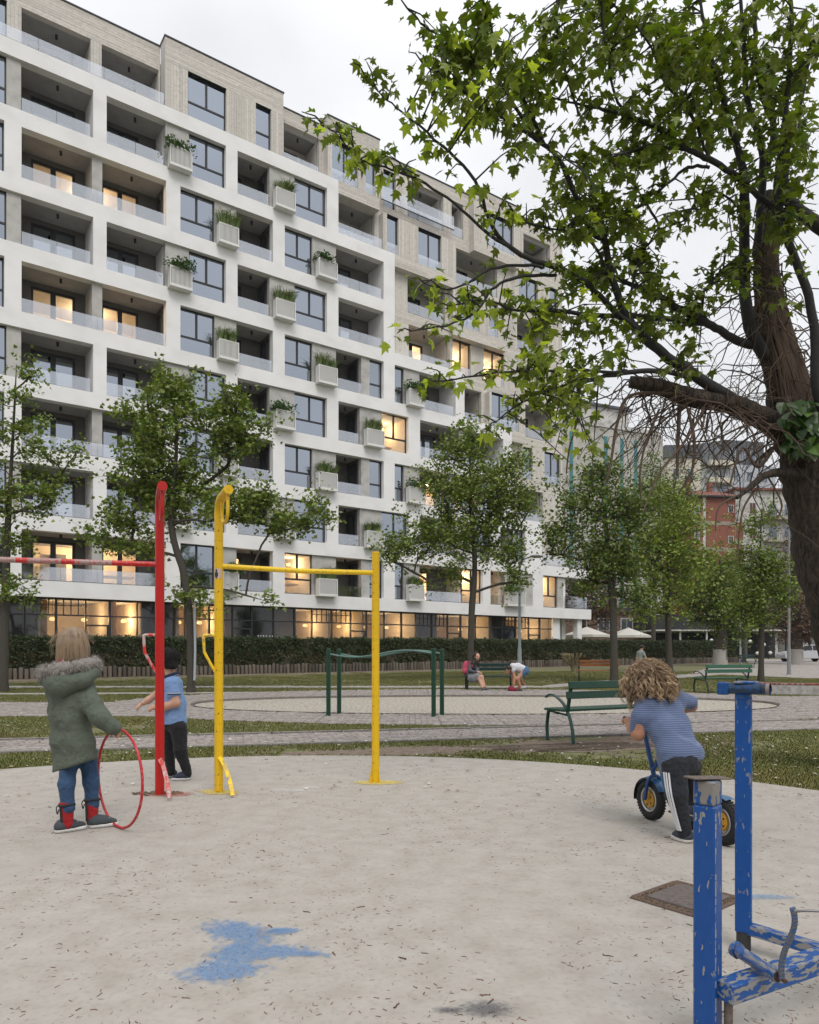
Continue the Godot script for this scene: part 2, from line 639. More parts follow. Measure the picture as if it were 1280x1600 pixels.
func apartment_building() -> void:
	pane_mesh = BoxMesh.new()
	pane_mesh.size = Vector3.ONE
	M.board_flat = tex(mat(lin(0.60, 0.575, 0.54), 0.8), M.t_soft, 0.3)
	B = thing("apartment_building", "long white nine-storey apartment block with recessed balconies and stepped timber-clad top floors", "building")
	B.transform = Transform3D(Basis(Vector3(0.8153, 0, -0.5791), Vector3.UP, Vector3(0.5791, 0, 0.8153)), Vector3(-17.95, 0, -33.76))
	var ends := [39.28, 33.9, 30.9, 30.9, 26.56, 20.88, 20.88, 16.82]
	for k in 9:
		var e: float = 39.28 if k == 0 else ends[k - 1]
		bx("white_band", Vector3(-10, 3.88 + 3.1 * k, -0.45), Vector3(e, 4.64 + 3.1 * k, 0), M.white)
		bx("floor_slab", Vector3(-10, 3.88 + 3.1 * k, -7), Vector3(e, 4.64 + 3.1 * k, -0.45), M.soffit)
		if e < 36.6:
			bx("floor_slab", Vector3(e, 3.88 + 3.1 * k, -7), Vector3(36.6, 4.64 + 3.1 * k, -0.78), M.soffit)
	bx("roof_slab", Vector3(-10, 31.9, -12), Vector3(36.4, 32.4, -1.2), M.soffit)
	bx("rear_wall", Vector3(-10, 0, -12.2), Vector3(36.6, 32.4, -12), M.render)
	bx("inner_wall", Vector3(-10, 0, -7.1), Vector3(36.6, 32.0, -7), M.warm_wall)
	bx("end_wall", Vector3(36.45, 0, -12), Vector3(36.7, 32.6, -0.8), M.board_flat)
	bx("end_wall", Vector3(-10.2, 0, -12), Vector3(-10, 32.6, 0), M.white)
	# the white grid: cells of [from, to, kind, lit]; what lies between two cells of a storey is a white column
	var even := [[-2.0, -0.6, "W"], [-0.6, 0.0, "P"], [0.0, 3.11, "B"], [3.73, 6.64, "B"], [6.64, 7.87, "PP"], [7.87, 9.84, "W"], [10.5, 12.45, "S"], [12.45, 14.0, "PP"], [14.0, 16.05, "W"]]
	var odd := [[-1.3, -0.7, "W"], [0.0, 6.64, "BB"], [7.37, 9.26, "W"], [9.26, 10.49, "PP"], [10.49, 12.6, "S"], [13.32, 15.15, "W"], [15.15, 16.73, "PP"]]
	for k in 8:
		var y0 := 4.64 + 3.1 * k
		var y1 := y0 + 2.34
		var cells: Array = (even if k % 2 == 1 else odd).duplicate(true)
		match k:
			7: pass
			6: cells.append([16.73, 20.05, "B"])
			5: cells.append([16.82, 20.05, "B"])
			4: cells.append_array([[16.73, 18.5, "S"], [18.5, 19.1, "P"], [19.1, 20.05, "W"], [20.88, 21.67, "W"], [21.67, 22.9, "PP"], [22.9, 25.8, "B"]])
			3: cells.append_array([[16.82, 18.4, "S"], [18.4, 20.0, "PP"], [20.0, 21.95, "W"], [22.85, 30.1, "BB"]])
			2: cells.append_array([[16.73, 18.5, "S"], [18.5, 19.1, "P"], [19.1, 20.05, "W"], [20.88, 21.67, "W"], [21.67, 22.9, "PP"], [22.9, 28.3, "BB"], [28.3, 30.1, "W"]])
			1: cells.append_array([[16.82, 18.4, "S"], [18.4, 20.0, "PP"], [20.0, 21.95, "W"], [22.85, 25.6, "B"], [25.6, 27.0, "PP"], [27.0, 29.0, "W"], [29.8, 31.2, "B"], [31.2, 32.2, "W"]])
			0: cells.append_array([[16.73, 18.5, "S"], [18.5, 19.1, "P"], [19.1, 20.05, "W"], [20.88, 21.67, "W"], [21.67, 22.9, "PP"], [22.9, 26.5, "B"], [26.5, 28.2, "W"], [28.9, 30.3, "B"], [30.3, 33.0, "PP"], [34.04, 35.7, "W"], [35.7, 36.3, "P"]])
		var lit := func(s: float) -> bool:
			return (k == 6 and s < 5.0 and s >= 0.0) or (k == 4 and s < 5.0 and s >= 0.0) or (k == 0 and s != 7.37 and s != 19.1 and s != 20.88 and s > -1.0) or (k == 3 and s == 20.0) or (k == 2 and s > 22.8 and s < 28.0)
		var x := -10.0
		for q in cells:
			var a: float = q[0]
			var b: float = q[1]
			if a > x + 0.01:
				bx("white_column", Vector3(x, y0, -0.45), Vector3(a, y1, 0), M.white)
			x = b
			match q[2]:
				"W":
					window(a, b, y0, y1, -0.3, "cross", lit.call(a))
					if lit.call(a):
						room(a, b, y0, y1, -0.32)
				"P", "PP":
					bx("concrete_panel", Vector3(a, y0, -0.5), Vector3(b, y1, -0.14), M.concrete)
				"B":
					var big := b - a > 2.0
					balcony(a, b, y0, y1, 0.0, lit.call(a), false, [[a + (0.63 if a == 0.0 else 0.2), a + (2.64 if a == 0.0 else 2.0)]] if big else [[a + 0.2, a + 1.1]])
					glass_rail(a + 0.01, b - 0.12, y0, 0.66, -0.1)
				"S":
					balcony(a, b, y0, y1, 0.0, lit.call(a), true, [[a + 0.02, a + 0.95]])
					glass_rail(a + 0.01, b - 0.01, y0, 0.66, -0.1)
				"BB":
					var h := 0.5 * (b - a)
					balcony(a, b, y0, y1, 0.0, lit.call(a), h < 3.4, [[a + 0.63, a + 2.64], [a + h + 0.55, a + h + 2.4]], false, [[a + h - 0.22, a + h + 0.25]])
					glass_rail(a + 0.01, b - 0.01, y0, 0.66, -0.1)
		if x < ends[k] - 0.01 and k > 0:
			bx("white_column", Vector3(x, y0, -0.45), Vector3(ends[k], y1, 0), M.white)
		if k == 7:
			pass
	# the open end of the first floor
	bx("white_column", Vector3(36.3, 4.64, -0.75), Vector3(36.7, 6.98, -0.3), M.white)
	bx("white_column", Vector3(37.5, 4.64, -2.2), Vector3(37.95, 6.98, -1.8), M.white)
	glass_rail(36.4, 38.9, 4.64, 0.95, -0.1)
	glass_rail(33.95, 39.1, 7.74, 0.75, -0.1)
	# the timber-clad storeys
	wood_row(8, [
		[-9.9, 6.58, -0.85, [[-2.6, -0.5, "W", false], [0.11, 3.17, "B", false], [3.69, 6.5, "B", false]]],
		[6.58, 13.24, 0.0, [[7.77, 9.87, "W", false], [11.57, 12.49, "W", false]]],
		[13.24, 16.1, -0.5, [[13.5, 15.8, "B", false]]],
		[16.1, 19.75, 0.0, [[16.39, 18.2, "W", false], [18.75, 19.45, "W", false]]],
		[19.75, 27.4, -0.5, [[20.35, 21.3, "W", false], [22.22, 25.15, "B", false], [25.86, 26.87, "B", false]]],
		[27.4, 31.66, 0.0, [[28.55, 31.1, "W", false]]],
		[31.66, 36.6, -0.5, [[32.52, 35.3, "B", false]]]])
	wood_row(7, [
		[16.82, 20.0, -0.5, [[17.1, 19.7, "B", false]]],
		[20.0, 25.75, 0.0, [[20.3, 21.17, "W", false], [22.72, 24.6, "W", false]]],
		[25.75, 36.6, -0.5, [[26.25, 29.97, "B", false], [32.08, 34.02, "W", false], [35.23, 36.12, "W", false]]]])
	glass_rail(-2.2, 6.54, 29.44, 0.62, -0.06)
	glass_rail(16.83, 20.3, 26.34, 0.66, -0.08)
	glass_rail(19.9, 25.7, 29.46, 0.9, -0.05)
	wood_row(6, [
		[20.88, 25.6, -0.5, [[22.22, 25.3, "B", false]]],
		[25.6, 30.4, 0.0, [[25.95, 27.9, "W", false], [28.75, 29.6, "W", false]]],
		[30.4, 36.6, -0.5, [[31.89, 34.89, "B", false]]]])
	wood_row(5, [
		[20.88, 36.6, -0.5, [[22.3, 25.7, "B", true], [25.95, 27.55, "W", true], [28.71, 30.64, "W", true], [33.6, 34.15, "W", true], [35.4, 36.05, "W", true]]]])
	wood_row(4, [
		[26.56, 28.8, -0.5, [[26.98, 28.5, "B", false]]],
		[28.8, 32.2, 0.0, [[29.0, 31.6, "W", false]]],
		[32.2, 36.6, -0.5, [[32.71, 35.43, "B", false]]]])
	wood_row(3, [[30.9, 36.6, -0.5, [[32.59, 33.43, "W", false], [34.69, 36.4, "W", false]]]])
	wood_row(2, [[30.9, 36.6, -0.5, [[32.0, 34.5, "B", false]]]])
	wood_row(1, [[33.9, 36.6, -0.5, []]])
	ground_floor()
	planters()

func ground_floor() -> void:
	var y0 := 0.15
	var y1 := 3.88
	bx("shop_floor", Vector3(-10, -0.2, -7), Vector3(39.3, 0.15, 0.3), M.concrete)
	# stretches of [from, to, lit]
	var bays := [[-6.0, 0.85, 0], [0.85, 4.1, 1], [4.1, 5.6, 1], [5.6, 7.4, 0], [7.4, 10.0, 1], [10.0, 10.7, 2], [10.7, 13.1, 0], [13.1, 14.2, 2], [14.2, 16.6, 1], [16.6, 19.0, 1], [19.0, 23.1, 1], [23.1, 24.8, 0], [24.8, 29.6, 1], [29.6, 31.0, 0], [31.0, 35.4, 1]]
	var bn := 0
	for q in bays:
		var a: float = q[0]
		var b: float = q[1]
		if q[2] == 2:
			bx("timber_pier", Vector3(a, y0, -0.9), Vector3(b, y1, -0.62), M.warm_wood)
		bx("shop_wall", Vector3(b - 0.05, y0, -5.5), Vector3(b + 0.05, y1, -0.75), M.warm_wall)
		bx("shop_back_wall", Vector3(a + 0.05, y0, -5.6), Vector3(b - 0.05, y1, -5.5), M.warm_wood if bn % 2 == 0 else M.warm_wall)
		if q[2] == 1:
			var w := b - a
			for i in 2:
				var lp := Vector3(a + w * (0.27 + 0.46 * i), 2.95, -2.6)
				var gl := MB.new()
				gl.ball(lp, Vector3(0.16, 0.1, 0.16), 12, 8)
				part("pendant_lamp", gl, M.glow, B)
				var cd := MB.new()
				cd.tube([lp + Vector3(0, 0.1, 0), Vector3(lp.x, y1, lp.z)], 0.008, 5)
				part("lamp_cord", cd, M.black, B)
				lamp_light("shop_light", lp, Color(1.0, 0.83, 0.60), 3.1 if a != 14.2 and a != 16.6 else 2.0, B, 0.1)
			bx("shop_shelf", Vector3(a + w * 0.55, y0, -5.5), Vector3(a + w * 0.8, 2.3, -5.1), M.cabinet)
			bx("shop_table", Vector3(a + w * 0.15, 0.85, -3.4), Vector3(a + w * 0.45, 0.92, -2.7), M.warm_wood)
			bx("timber_screen", Vector3(a + 0.1, y0, -2.2), Vector3(a + 0.55, y1, -2.05), M.warm_wood)
		bn += 1
	# the shopfront: heavy posts every other bay, a transom, small bars above it in places
	var x := -6.0
	var i := 0
	while x < 35.3:
		var e := minf(x + (1.32 if i % 3 != 1 else 1.12), 35.4)
		var f := MB.new()
		var w := 0.1 if i % 2 == 0 else 0.06
		f.box(Vector3(x - w * 0.5, y0, -0.45), Vector3(x + w * 0.5, y1, -0.33))
		f.box(Vector3(x + w * 0.5, 3.02, -0.44), Vector3(e - 0.05, 3.09, -0.345))
		f.box(Vector3(x + w * 0.5, y1 - 0.09, -0.44), Vector3(e - 0.05, y1 - 0.001, -0.345))
		f.box(Vector3(x + w * 0.5, y0, -0.44), Vector3(e - 0.05, y0 + 0.1, -0.345))
		if i % 6 == 5 or i % 6 == 0:
			for t in 3:
				var bxp := lerpf(x, e, (t + 1) * 0.25)
				f.box(Vector3(bxp - 0.02, 3.09, -0.42), Vector3(bxp + 0.02, y1 - 0.09, -0.36))
			f.box(Vector3(x + w * 0.5, 3.5, -0.425), Vector3(e - 0.05, 3.54, -0.362))
		if i % 6 == 1:   # a door leaf
			f.box(Vector3(x + w * 0.5, 2.55, -0.44), Vector3(e - 0.05, 2.63, -0.34))
			f.box(Vector3(e - 0.14, y0 + 0.1, -0.43), Vector3(e - 0.06, 2.55, -0.335))
		var o := part("shop_window", f, M.frame, B)
		pane(o, x + w * 0.5, e - 0.05, y0 + 0.1, 3.02, -0.4, M.shop_glass)
		pane(o, x + w * 0.5, e - 0.05, 3.09, y1 - 0.09, -0.4, M.shop_glass)
		x = e
		i += 1
	bx("shop_column", Vector3(35.4, y0, -1.0), Vector3(36.15, y1, -0.35), M.white)
	bx("shop_column", Vector3(37.3, y0, -1.6), Vector3(37.7, y1, -1.2), M.white)
	bx("shop_column", Vector3(38.0, y0, -0.7), Vector3(38.5, y1, -0.25), M.white)
	var s := TextMesh.new()
	var font := SystemFont.new()
	font.font_names = PackedStringArray(["Droid Sans"])
	s.font = font
	s.text = "lartı"
	s.font_size = 64
	s.pixel_size = 0.013
	s.depth = 0.01
	var o3 := part("shop_lettering", s, M.black, B)
	o3.position = Vector3(26.6, 1.55, -0.37)
	bx("shop_poster", Vector3(30.0, 1.6, -0.5), Vector3(31.6, 3.2, -0.46), mat(lin(0.02, 0.028, 0.045), 0.5))
	var s2 := TextMesh.new()
	s2.font = font
	s2.text = "• • • •  • •"
	s2.font_size = 32
	s2.pixel_size = 0.008
	s2.depth = 0.01
	var o4 := part("door_lettering", s2, M.white, B)
	o4.position = Vector3(12.3, 2.2, -0.37)

var floor_word := ["first", "second", "third", "fourth", "fifth", "sixth", "seventh", "eighth"]
var nth := ["leftmost", "second from the left", "third from the left", "fourth from the left", "fifth from the left"]

func planters() -> void:
	var blade := MB.new()
	for i in 26:   # a tuft of grassy leaves
		var a := rng.randf() * TAU
		var l := rng.randf_range(0.35, 0.7)
		var o := Vector3(cos(a), 0, sin(a))
		var sd := Vector3(-o.z, 0, o.x) * 0.014
		var p0 := o * 0.04
		var p1 := o * l * 0.35 + Vector3(0, l * 0.75, 0)
		var p2 := o * l * 0.75 + Vector3(0, l * rng.randf_range(0.6, 1.0), 0)
		blade.strip([p0 + sd, p1 + sd, p2], [p0 - sd, p1 - sd, p2], Vector3(o.x, 1, o.z).normalized())
	var bush := MB.new()
	for i in 90:
		var c := Vector3(rng.randf_range(-0.3, 0.3), rng.randf_range(0.0, 0.42), rng.randf_range(-0.16, 0.24))
		leaf_quad(bush, c, rng.randf_range(0.07, 0.12))
	var grass_mat := mat(lin(0.10, 0.15, 0.035), 0.6)
	grass_mat.backlight_enabled = true
	grass_mat.backlight = Color(0.3, 0.35, 0.1)
	var bush_mat := mat(lin(0.045, 0.10, 0.02), 0.5)
	bush_mat.backlight_enabled = true
	bush_mat.backlight = Color(0.2, 0.3, 0.08)
	var tuft := blade.mesh()
	var shrub := bush.mesh()
	var slots := {}
	for k in 8:
		slots[k] = [[7.28, 1.15], [13.2, 1.2]] if k % 2 == 1 else [[9.86, 1.1], [15.9, 1.25]]
		if k == 4 or k == 2 or k == 0: slots[k].append([22.3, 1.15])
		if k == 3 or k == 1: slots[k].append([19.2, 1.25])
		if k == 1: slots[k].append([26.3, 1.2])
		if k == 0: slots[k].append([31.0, 1.7])
	var lean := [1, 0, 0, 0, 1, 0, 1, 1, 0, 1]
	for k in 8:
		var j := 0
		for q in slots[k]:
			var leafy: bool = (k * 3 + j * 2) % 5 < 2
			var t := thing("facade_planter", "slatted planter with %s, %s floor, %s in its row" % ["leafy shrub" if leafy else "feathery grass", floor_word[k], nth[j]], "planter", Vector3.ZERO, 0.0, "slatted planter boxes hanging on the white facade")
			t.transform = B.transform * Transform3D(Basis(), Vector3(q[0], 4.64 + 3.1 * k - 0.06, 0.02))
			var w: float = q[1]
			var dp := 0.42
			var h := 1.02
			var f := MB.new()
			for sx in [-1, 1]:
				for zz in [0.03, dp - 0.03]:
					f.box(Vector3(sx * (w * 0.5 - 0.03) - 0.03, 0, zz - 0.03), Vector3(sx * (w * 0.5 - 0.03) + 0.03, h, zz + 0.03))
			f.box(Vector3(-w * 0.5 + 0.06, h - 0.06, dp - 0.06), Vector3(w * 0.5 - 0.06, h - 0.002, dp - 0.002))
			f.box(Vector3(-w * 0.5 + 0.06, 0.05, dp - 0.06), Vector3(w * 0.5 - 0.06, 0.12, dp - 0.002))
			f.box(Vector3(-w * 0.5 - 0.01, -0.02, 0.0), Vector3(w * 0.5 + 0.01, 0.045, dp + 0.01))
			for sx in [-1, 1]:
				f.box(Vector3(sx * (w * 0.5 - 0.03) - 0.02, 0.06, 0.06), Vector3(sx * (w * 0.5 - 0.03) + 0.02, h - 0.004, dp - 0.06))
			part("frame", f, M.slat, t)
			var sl := MB.new()
			var cnt := int(w / 0.075)
			for i in cnt:
				var x := lerpf(-w * 0.5 + 0.08, w * 0.5 - 0.08, (i + 0.5) / cnt)
				sl.box(Vector3(x - 0.019, 0.12, dp - 0.05), Vector3(x + 0.019, h - 0.06, dp - 0.012))
			part("slats", sl, M.slat, t).set_meta("kind", "stuff")
			var so := MB.new()
			so.box(Vector3(-w * 0.5 + 0.07, 0.06, 0.07), Vector3(w * 0.5 - 0.07, h - 0.12, dp - 0.08))
			part("soil", so, M.soil, t)
			for i in (10 if leafy else 14):
				var o := part("shrub" if leafy else "grass_tuft", shrub if leafy else tuft, bush_mat if leafy else grass_mat, t)
				var sc := rng.randf_range(0.95, 1.4)
				o.transform = Transform3D(Basis(Vector3.UP, rng.randf() * TAU).scaled(Vector3(sc, sc * rng.randf_range(0.7, 1.15), sc)), Vector3(rng.randf_range(-0.45, 0.45) * w, h - 0.1, rng.randf_range(0.1, 0.34)))
			j += 1

func leaf_quad(m: MB, c: Vector3, s: float) -> void:   # a folded leaf of four triangles
	var b := Basis.from_euler(Vector3(rng.randf_range(-1.0, 1.0), rng.randf() * TAU, rng.randf_range(-0.7, 0.7)))
	var tip := c + b * Vector3(0, 0.1 * s, s)
	var l := c + b * Vector3(-s * 0.38, 0.12 * s, s * 0.45)
	var r := c + b * Vector3(s * 0.38, 0.12 * s, s * 0.45)
	m.tri(c, l, tip, b * Vector3(0.3, 0.95, 0))
	m.tri(c, tip, r, b * Vector3(-0.3, 0.95, 0))

# ---------------------------------------------------------------- the ground
func im(px: float, py: float, d: float) -> Vector3:   # a point read off the photograph, at distance d
	return Vector3((px - 640.0) * d / 1140.0, 1.15 + (1023.0 - py) * d / 1140.0, -d)

func in_path(x: float, z: float) -> bool:
	var q := absf(-z - (10.35 + 0.24 * x)) < 0.68
	return q and x > -14.0 and x < 16.0

func in_island(x: float, z: float) -> bool:
	return pow((x - 1.65) / 6.45, 2) + pow((-z - 16.2) / 2.4, 2) < 1.0

func in_ring(x: float, z: float) -> bool:
	if in_island(x, z):
		return false
	if pow((x - 1.6) / 8.5, 2) + pow((-z - 16.9) / 5.1, 2) < 1.0:
		return true
	if x < -4.0 and x > -24.0:
		var d0 := 12.6 - 0.02 * (x + 6.0)
		return -z > 13.5 and -z < 16.9
	if x > 7.0 and x < 26.0:
		return -z > 14.2 and -z < 18.9
	return false

func in_strip(x: float, z: float) -> bool:
	if x > -24.0 and x < 4.4 and absf(-z - 23.4) < 0.42:
		return true
	if x >= 4.4 and x < 15.5 and absf(-z - (23.4 + (x - 4.4) * 1.1)) < 0.85:
		return true
	return x > -24.0 and x < -3.5 and absf(-z - (20.0 + (x + 11.0) * 0.08)) < 0.35

var plaza := PackedVector2Array([Vector2(13.6, -35.4), Vector2(16.2, -29.6), Vector2(22.0, -27.5), Vector2(60.0, -26.0), Vector2(90.0, -74.0), Vector2(28.0, -74.0), Vector2(27.0, -56.0), Vector2(17.0, -42.0)])

func in_plaza(x: float, z: float) -> bool:
	return Geometry2D.is_point_in_polygon(Vector2(x, z), plaza)

func on_pad(x: float, z: float) -> bool:
	return Vector2(x + 0.9, z + 2.76).length() < 5.44

func bare(x: float, z: float) -> float:   # 0 grass .. 1 trodden earth
	var b := 0.0
	b = maxf(b, 1.0 - absf(-z - (8.75 + 0.2 * x)) / 0.55) * clampf((3.6 - x) * 1.4, 0.0, 1.0) if x > -1.5 else b
	b = maxf(b, 1.0 - Vector2(x - 2.2, -z - 9.3).length() / 1.7)
	b = maxf(b, 0.9 - absf(-z - 26.8 - 0.717 * (x + 15.8)) / 3.0)
	return clampf(b, 0.0, 1.0)

func ground() -> void:
	var grass_tex := ntex(noise(0.03, 6, 21), [[0.0, lin(0.19, 0.15, 0.115)], [0.40, lin(0.15, 0.125, 0.08)], [0.47, lin(0.13, 0.13, 0.055)], [0.56, lin(0.115, 0.14, 0.038)], [0.66, lin(0.17, 0.165, 0.07)], [1.0, lin(0.20, 0.175, 0.10)]], 1024)
	M.lawn = tex(mat(Color.WHITE, 0.95), grass_tex, 0.11, true, M.n_fine, 1.0)
	var t := MB.new()
	var zs := [80.0, -14.0, -92.3, -900.0]
	t.strip(zs.map(func(z): return Vector3(-600, gh(z) if z > -93 else 0.9, z)), zs.map(func(z): return Vector3(600, gh(z) if z > -93 else 0.9, z)))
	struct("ground", t, M.lawn)
	# the round concrete pad
	var pad := MB.new()
	pad.lathe([[5.44, -0.05], [5.44, 0.014], [5.43, 0.02], [4.0, 0.02], [0.001, 0.02]], 128, Transform3D(Basis(), Vector3(-0.9, 0, -2.76)))
	for i in pad.n.size():
		if pad.v[i].y > 0.015:
			pad.n[i] = Vector3.UP
	var pt_big := ntex(noise(0.02, 6, 31), [[0.0, lin(0.345, 0.314, 0.275)], [0.4, lin(0.388, 0.357, 0.320)], [0.6, lin(0.40, 0.371, 0.334)], [1.0, lin(0.43, 0.405, 0.373)]], 1024)
	M.pad = tex(mat(Color.WHITE, 0.9), pt_big, 0.22, true, nnorm(noise(0.12, 4, 32), 2.0), 0.25)
	M.pad.detail_enabled = true
	M.pad.detail_blend_mode = BaseMaterial3D.BLEND_MODE_MUL
	M.pad.detail_uv_layer = BaseMaterial3D.DETAIL_UV_1
	M.pad.detail_albedo = ntex(noise(0.25, 3, 33), [[0.0, g(0.90)], [0.4, g(0.98)], [1.0, g(1.0)]])
	struct("playground_pad", pad, M.pad)
	# the paths: sand-coloured beds with setts on them
	var bed := tex(mat(lin(0.26, 0.235, 0.215), 0.95), M.t_worn, 0.5)
	var p1 := MB.new()
	var a := []
	var b := []
	for i in 31:
		var x := -14.0 + i
		a.append(Vector3(x, 0.004, -(10.35 + 0.24 * x - 0.68)))
		b.append(Vector3(x, 0.004, -(10.35 + 0.24 * x + 0.68)))
	p1.strip(a, b)
	var path1 := struct("path", p1, bed)
	var ring := MB.new()
	var lift := func(x, z): return gy(x, z, 0.006)
	ring.strip(range(97).map(func(i): return ring_pt(i, 8.5, 5.1, 1.6, 16.9, 0.006)), range(97).map(func(i): return ring_pt(i, 6.40, 2.36, 1.65, 16.2, 0.006)))
	var path2 := struct("path", ring, bed)
	var arms := MB.new()
	for q in [[-24.0, -5.6, 13.5, 16.9], [8.2, 26.0, 14.2, 18.9]]:
		var l := []
		var r := []
		for d in [q[2], 14.001, 15.0, 16.0, q[3]]:
			if d >= q[2]:
				l.append(Vector3(q[0], gh(-d) + 0.012, -d))
				r.append(Vector3(q[1], gh(-d) + 0.012, -d))
		arms.strip(l, r)
	struct("path", arms, bed)
	var sb := MB.new()
	sb.strip([Vector3(-24, gh(-23.0) + 0.01, -22.98), Vector3(4.4, gh(-23.0) + 0.01, -22.98), Vector3(15.5, gh(-34.6) + 0.01, -34.6)], [Vector3(-24, gh(-23.8) + 0.01, -23.82), Vector3(4.4, gh(-24.3) + 0.01, -24.3), Vector3(14.6, gh(-36.3) + 0.01, -36.3)])
	sb.strip([Vector3(-24, gh(-18.6) + 0.01, -18.6), Vector3(-3.5, gh(-20.2) + 0.01, -20.25)], [Vector3(-24, gh(-19.3) + 0.01, -19.3), Vector3(-3.5, gh(-21.0) + 0.01, -20.95)])
	struct("path", sb, tex(mat(lin(0.42, 0.39, 0.36), 0.95), M.t_worn, 0.4))
	var pz := MB.new()
	pz.sheet(plaza, func(x, z): return gy(x, z, 0.012))
	struct("pavement", pz, tex(mat(lin(0.40, 0.36, 0.335), 0.95), M.t_worn, 0.3))
	# the island in the ring: gravel and thin turf behind a low kerb
	var isl := MB.new()
	var ip := PackedVector2Array()
	for i in 96:
		var q := ring_pt(i, 6.38, 2.34, 1.65, 16.2, 0.0)
		ip.append(Vector2(q.x, q.z))
	for i in 96:
		var p0 := ring_pt(i, 6.40, 2.36, 1.65, 16.2, 0.03)
		var p1b := ring_pt(i + 1, 6.40, 2.36, 1.65, 16.2, 0.03)
		isl.tri(Vector3(1.65, gh(-16.2) + 0.04, -16.2), p0, p1b, Vector3.UP)
	struct("gravel_bed", isl, tex(mat(Color.WHITE, 0.95), ntex(noise(0.05, 6, 41), [[0.0, lin(0.20, 0.17, 0.11)], [0.42, lin(0.33, 0.295, 0.24)], [0.6, lin(0.42, 0.39, 0.355)], [1.0, lin(0.50, 0.47, 0.44)]], 1024), 0.25, true, M.n_fine, 1.0))
	var kerb := MB.new()
	for i in 96:
		if i % 2 == 0 and (i < 50 or i > 92):
			var q0 := ring_pt(i, 6.43, 2.39, 1.65, 16.2, 0.03)
			var q1 := ring_pt(i + 1.985, 6.43, 2.39, 1.65, 16.2, 0.03)
			kerb.beam(q0, q1, 0.08, 0.10, 0.008)
	struct("kerb", kerb, tex(mat(lin(0.22, 0.20, 0.18), 0.9), M.t_worn, 1.0))
	var k2 := MB.new()
	for i in 30:
		var x := -14.0 + i
		for s in [-0.72, 0.72]:
			k2.beam(Vector3(x + 0.01, 0.006, -(10.35 + 0.24 * x + s)), Vector3(x + 0.99, 0.006, -(10.35 + 0.24 * (x + 1) + s)), 0.07, 0.05, 0.006)
	struct("kerb", k2, tex(mat(lin(0.27, 0.25, 0.235), 0.9), M.t_worn, 1.0))
	# trodden soil: by the pad's edge, round the bench, and along the foot of the hedge
	var soil_m := tex(mat(Color.WHITE, 0.95), ntex(noise(0.03, 6, 42), [[0.0, lin(0.13, 0.095, 0.07)], [0.5, lin(0.19, 0.145, 0.11)], [1.0, lin(0.26, 0.21, 0.165)]], 512), 0.6, true, M.n_fine, 1.0)
	var fs := noise(0.8, 3, 43)
	for q in [[0.9, -8.85, 2.9, 0.42, 0.2], [2.6, -9.45, 1.7, 0.62, 0.3], [-5.2, -8.05, 1.4, 0.2, 0.2]]:
		var pg := PackedVector2Array()
		for i in 64:
			var an := TAU * i / 64.0
			var rr := 1.0 + 0.45 * fs.get_noise_2d(cos(an) * 2.0 + q[0] * 3.0, sin(an) * 2.0)
			var u: float = cos(an) * q[2] * rr
			pg.append(Vector2(q[0] + u, q[1] + sin(an) * q[3] * rr - u * q[4]))
		var sh := MB.new()
		sh.sheet(pg, func(x, z): return gy(x, z, 0.003))
		struct("soil", sh, soil_m)
	var foot := []
	var foot2 := []
	for i in 70:
		var s := i * 0.95
		var c := Vector3(-27.0, 0, -20.5) + Vector3(0.8096, 0, -0.587) * s
		var o := Vector3(0.587, 0, 0.8096) * (1.5 + 1.0 * fs.get_noise_1d(s * 0.6))
		foot.append(Vector3(c.x, gh(c.z) + 0.004, c.z))
		foot2.append(Vector3(c.x + o.x, gh(c.z + o.z) + 0.004, c.z + o.z))
	var fb := MB.new()
	fb.strip(foot, foot2)
	struct("soil", fb, soil_m)
	# setts
	var sett := MB.new()
	sett.bbox(Transform3D(), Vector3(0.185, 0.03, 0.088), 0.006)
	var sm := tex(mat(lin(0.40, 0.365, 0.345), 0.9, 0.0, true), M.t_worn, 0.8, true, M.n_mid, 0.6)
	var w := []
	var c := []
	var dir := Vector2(1, -0.24).normalized()
	for i in range(-80, 90):
		for j in range(-8, 9):
			var u := i * 0.2 + (0.1 if j % 2 else 0.0)
			var v := j * 0.098 * 0.93
			var x := u * dir.x - v * dir.y * -1.0
			var z := -10.35 + u * dir.y - v * dir.x
			if not in_path(x, z) or absf(-z - (10.35 + 0.24 * x)) > 0.62:
				continue
			w.append(Transform3D(Basis.from_euler(Vector3(rng.randf_range(-0.03, 0.03), atan2(-dir.y, dir.x) + rng.randf_range(-0.02, 0.02), rng.randf_range(-0.03, 0.03))), Vector3(x, 0.002 + rng.randf_range(-0.004, 0.004), z)))
			var tn := rng.randf_range(0.7, 1.05)
			c.append(Color(tn, tn * rng.randf_range(0.95, 1.0), tn * rng.randf_range(0.93, 1.0)))
	many("paving_stones", sett, sm, w, c, path1)
	var cob := MB.new()
	cob.bbox(Transform3D(), Vector3(0.10, 0.03, 0.10), 0.012)
	w = []
	c = []
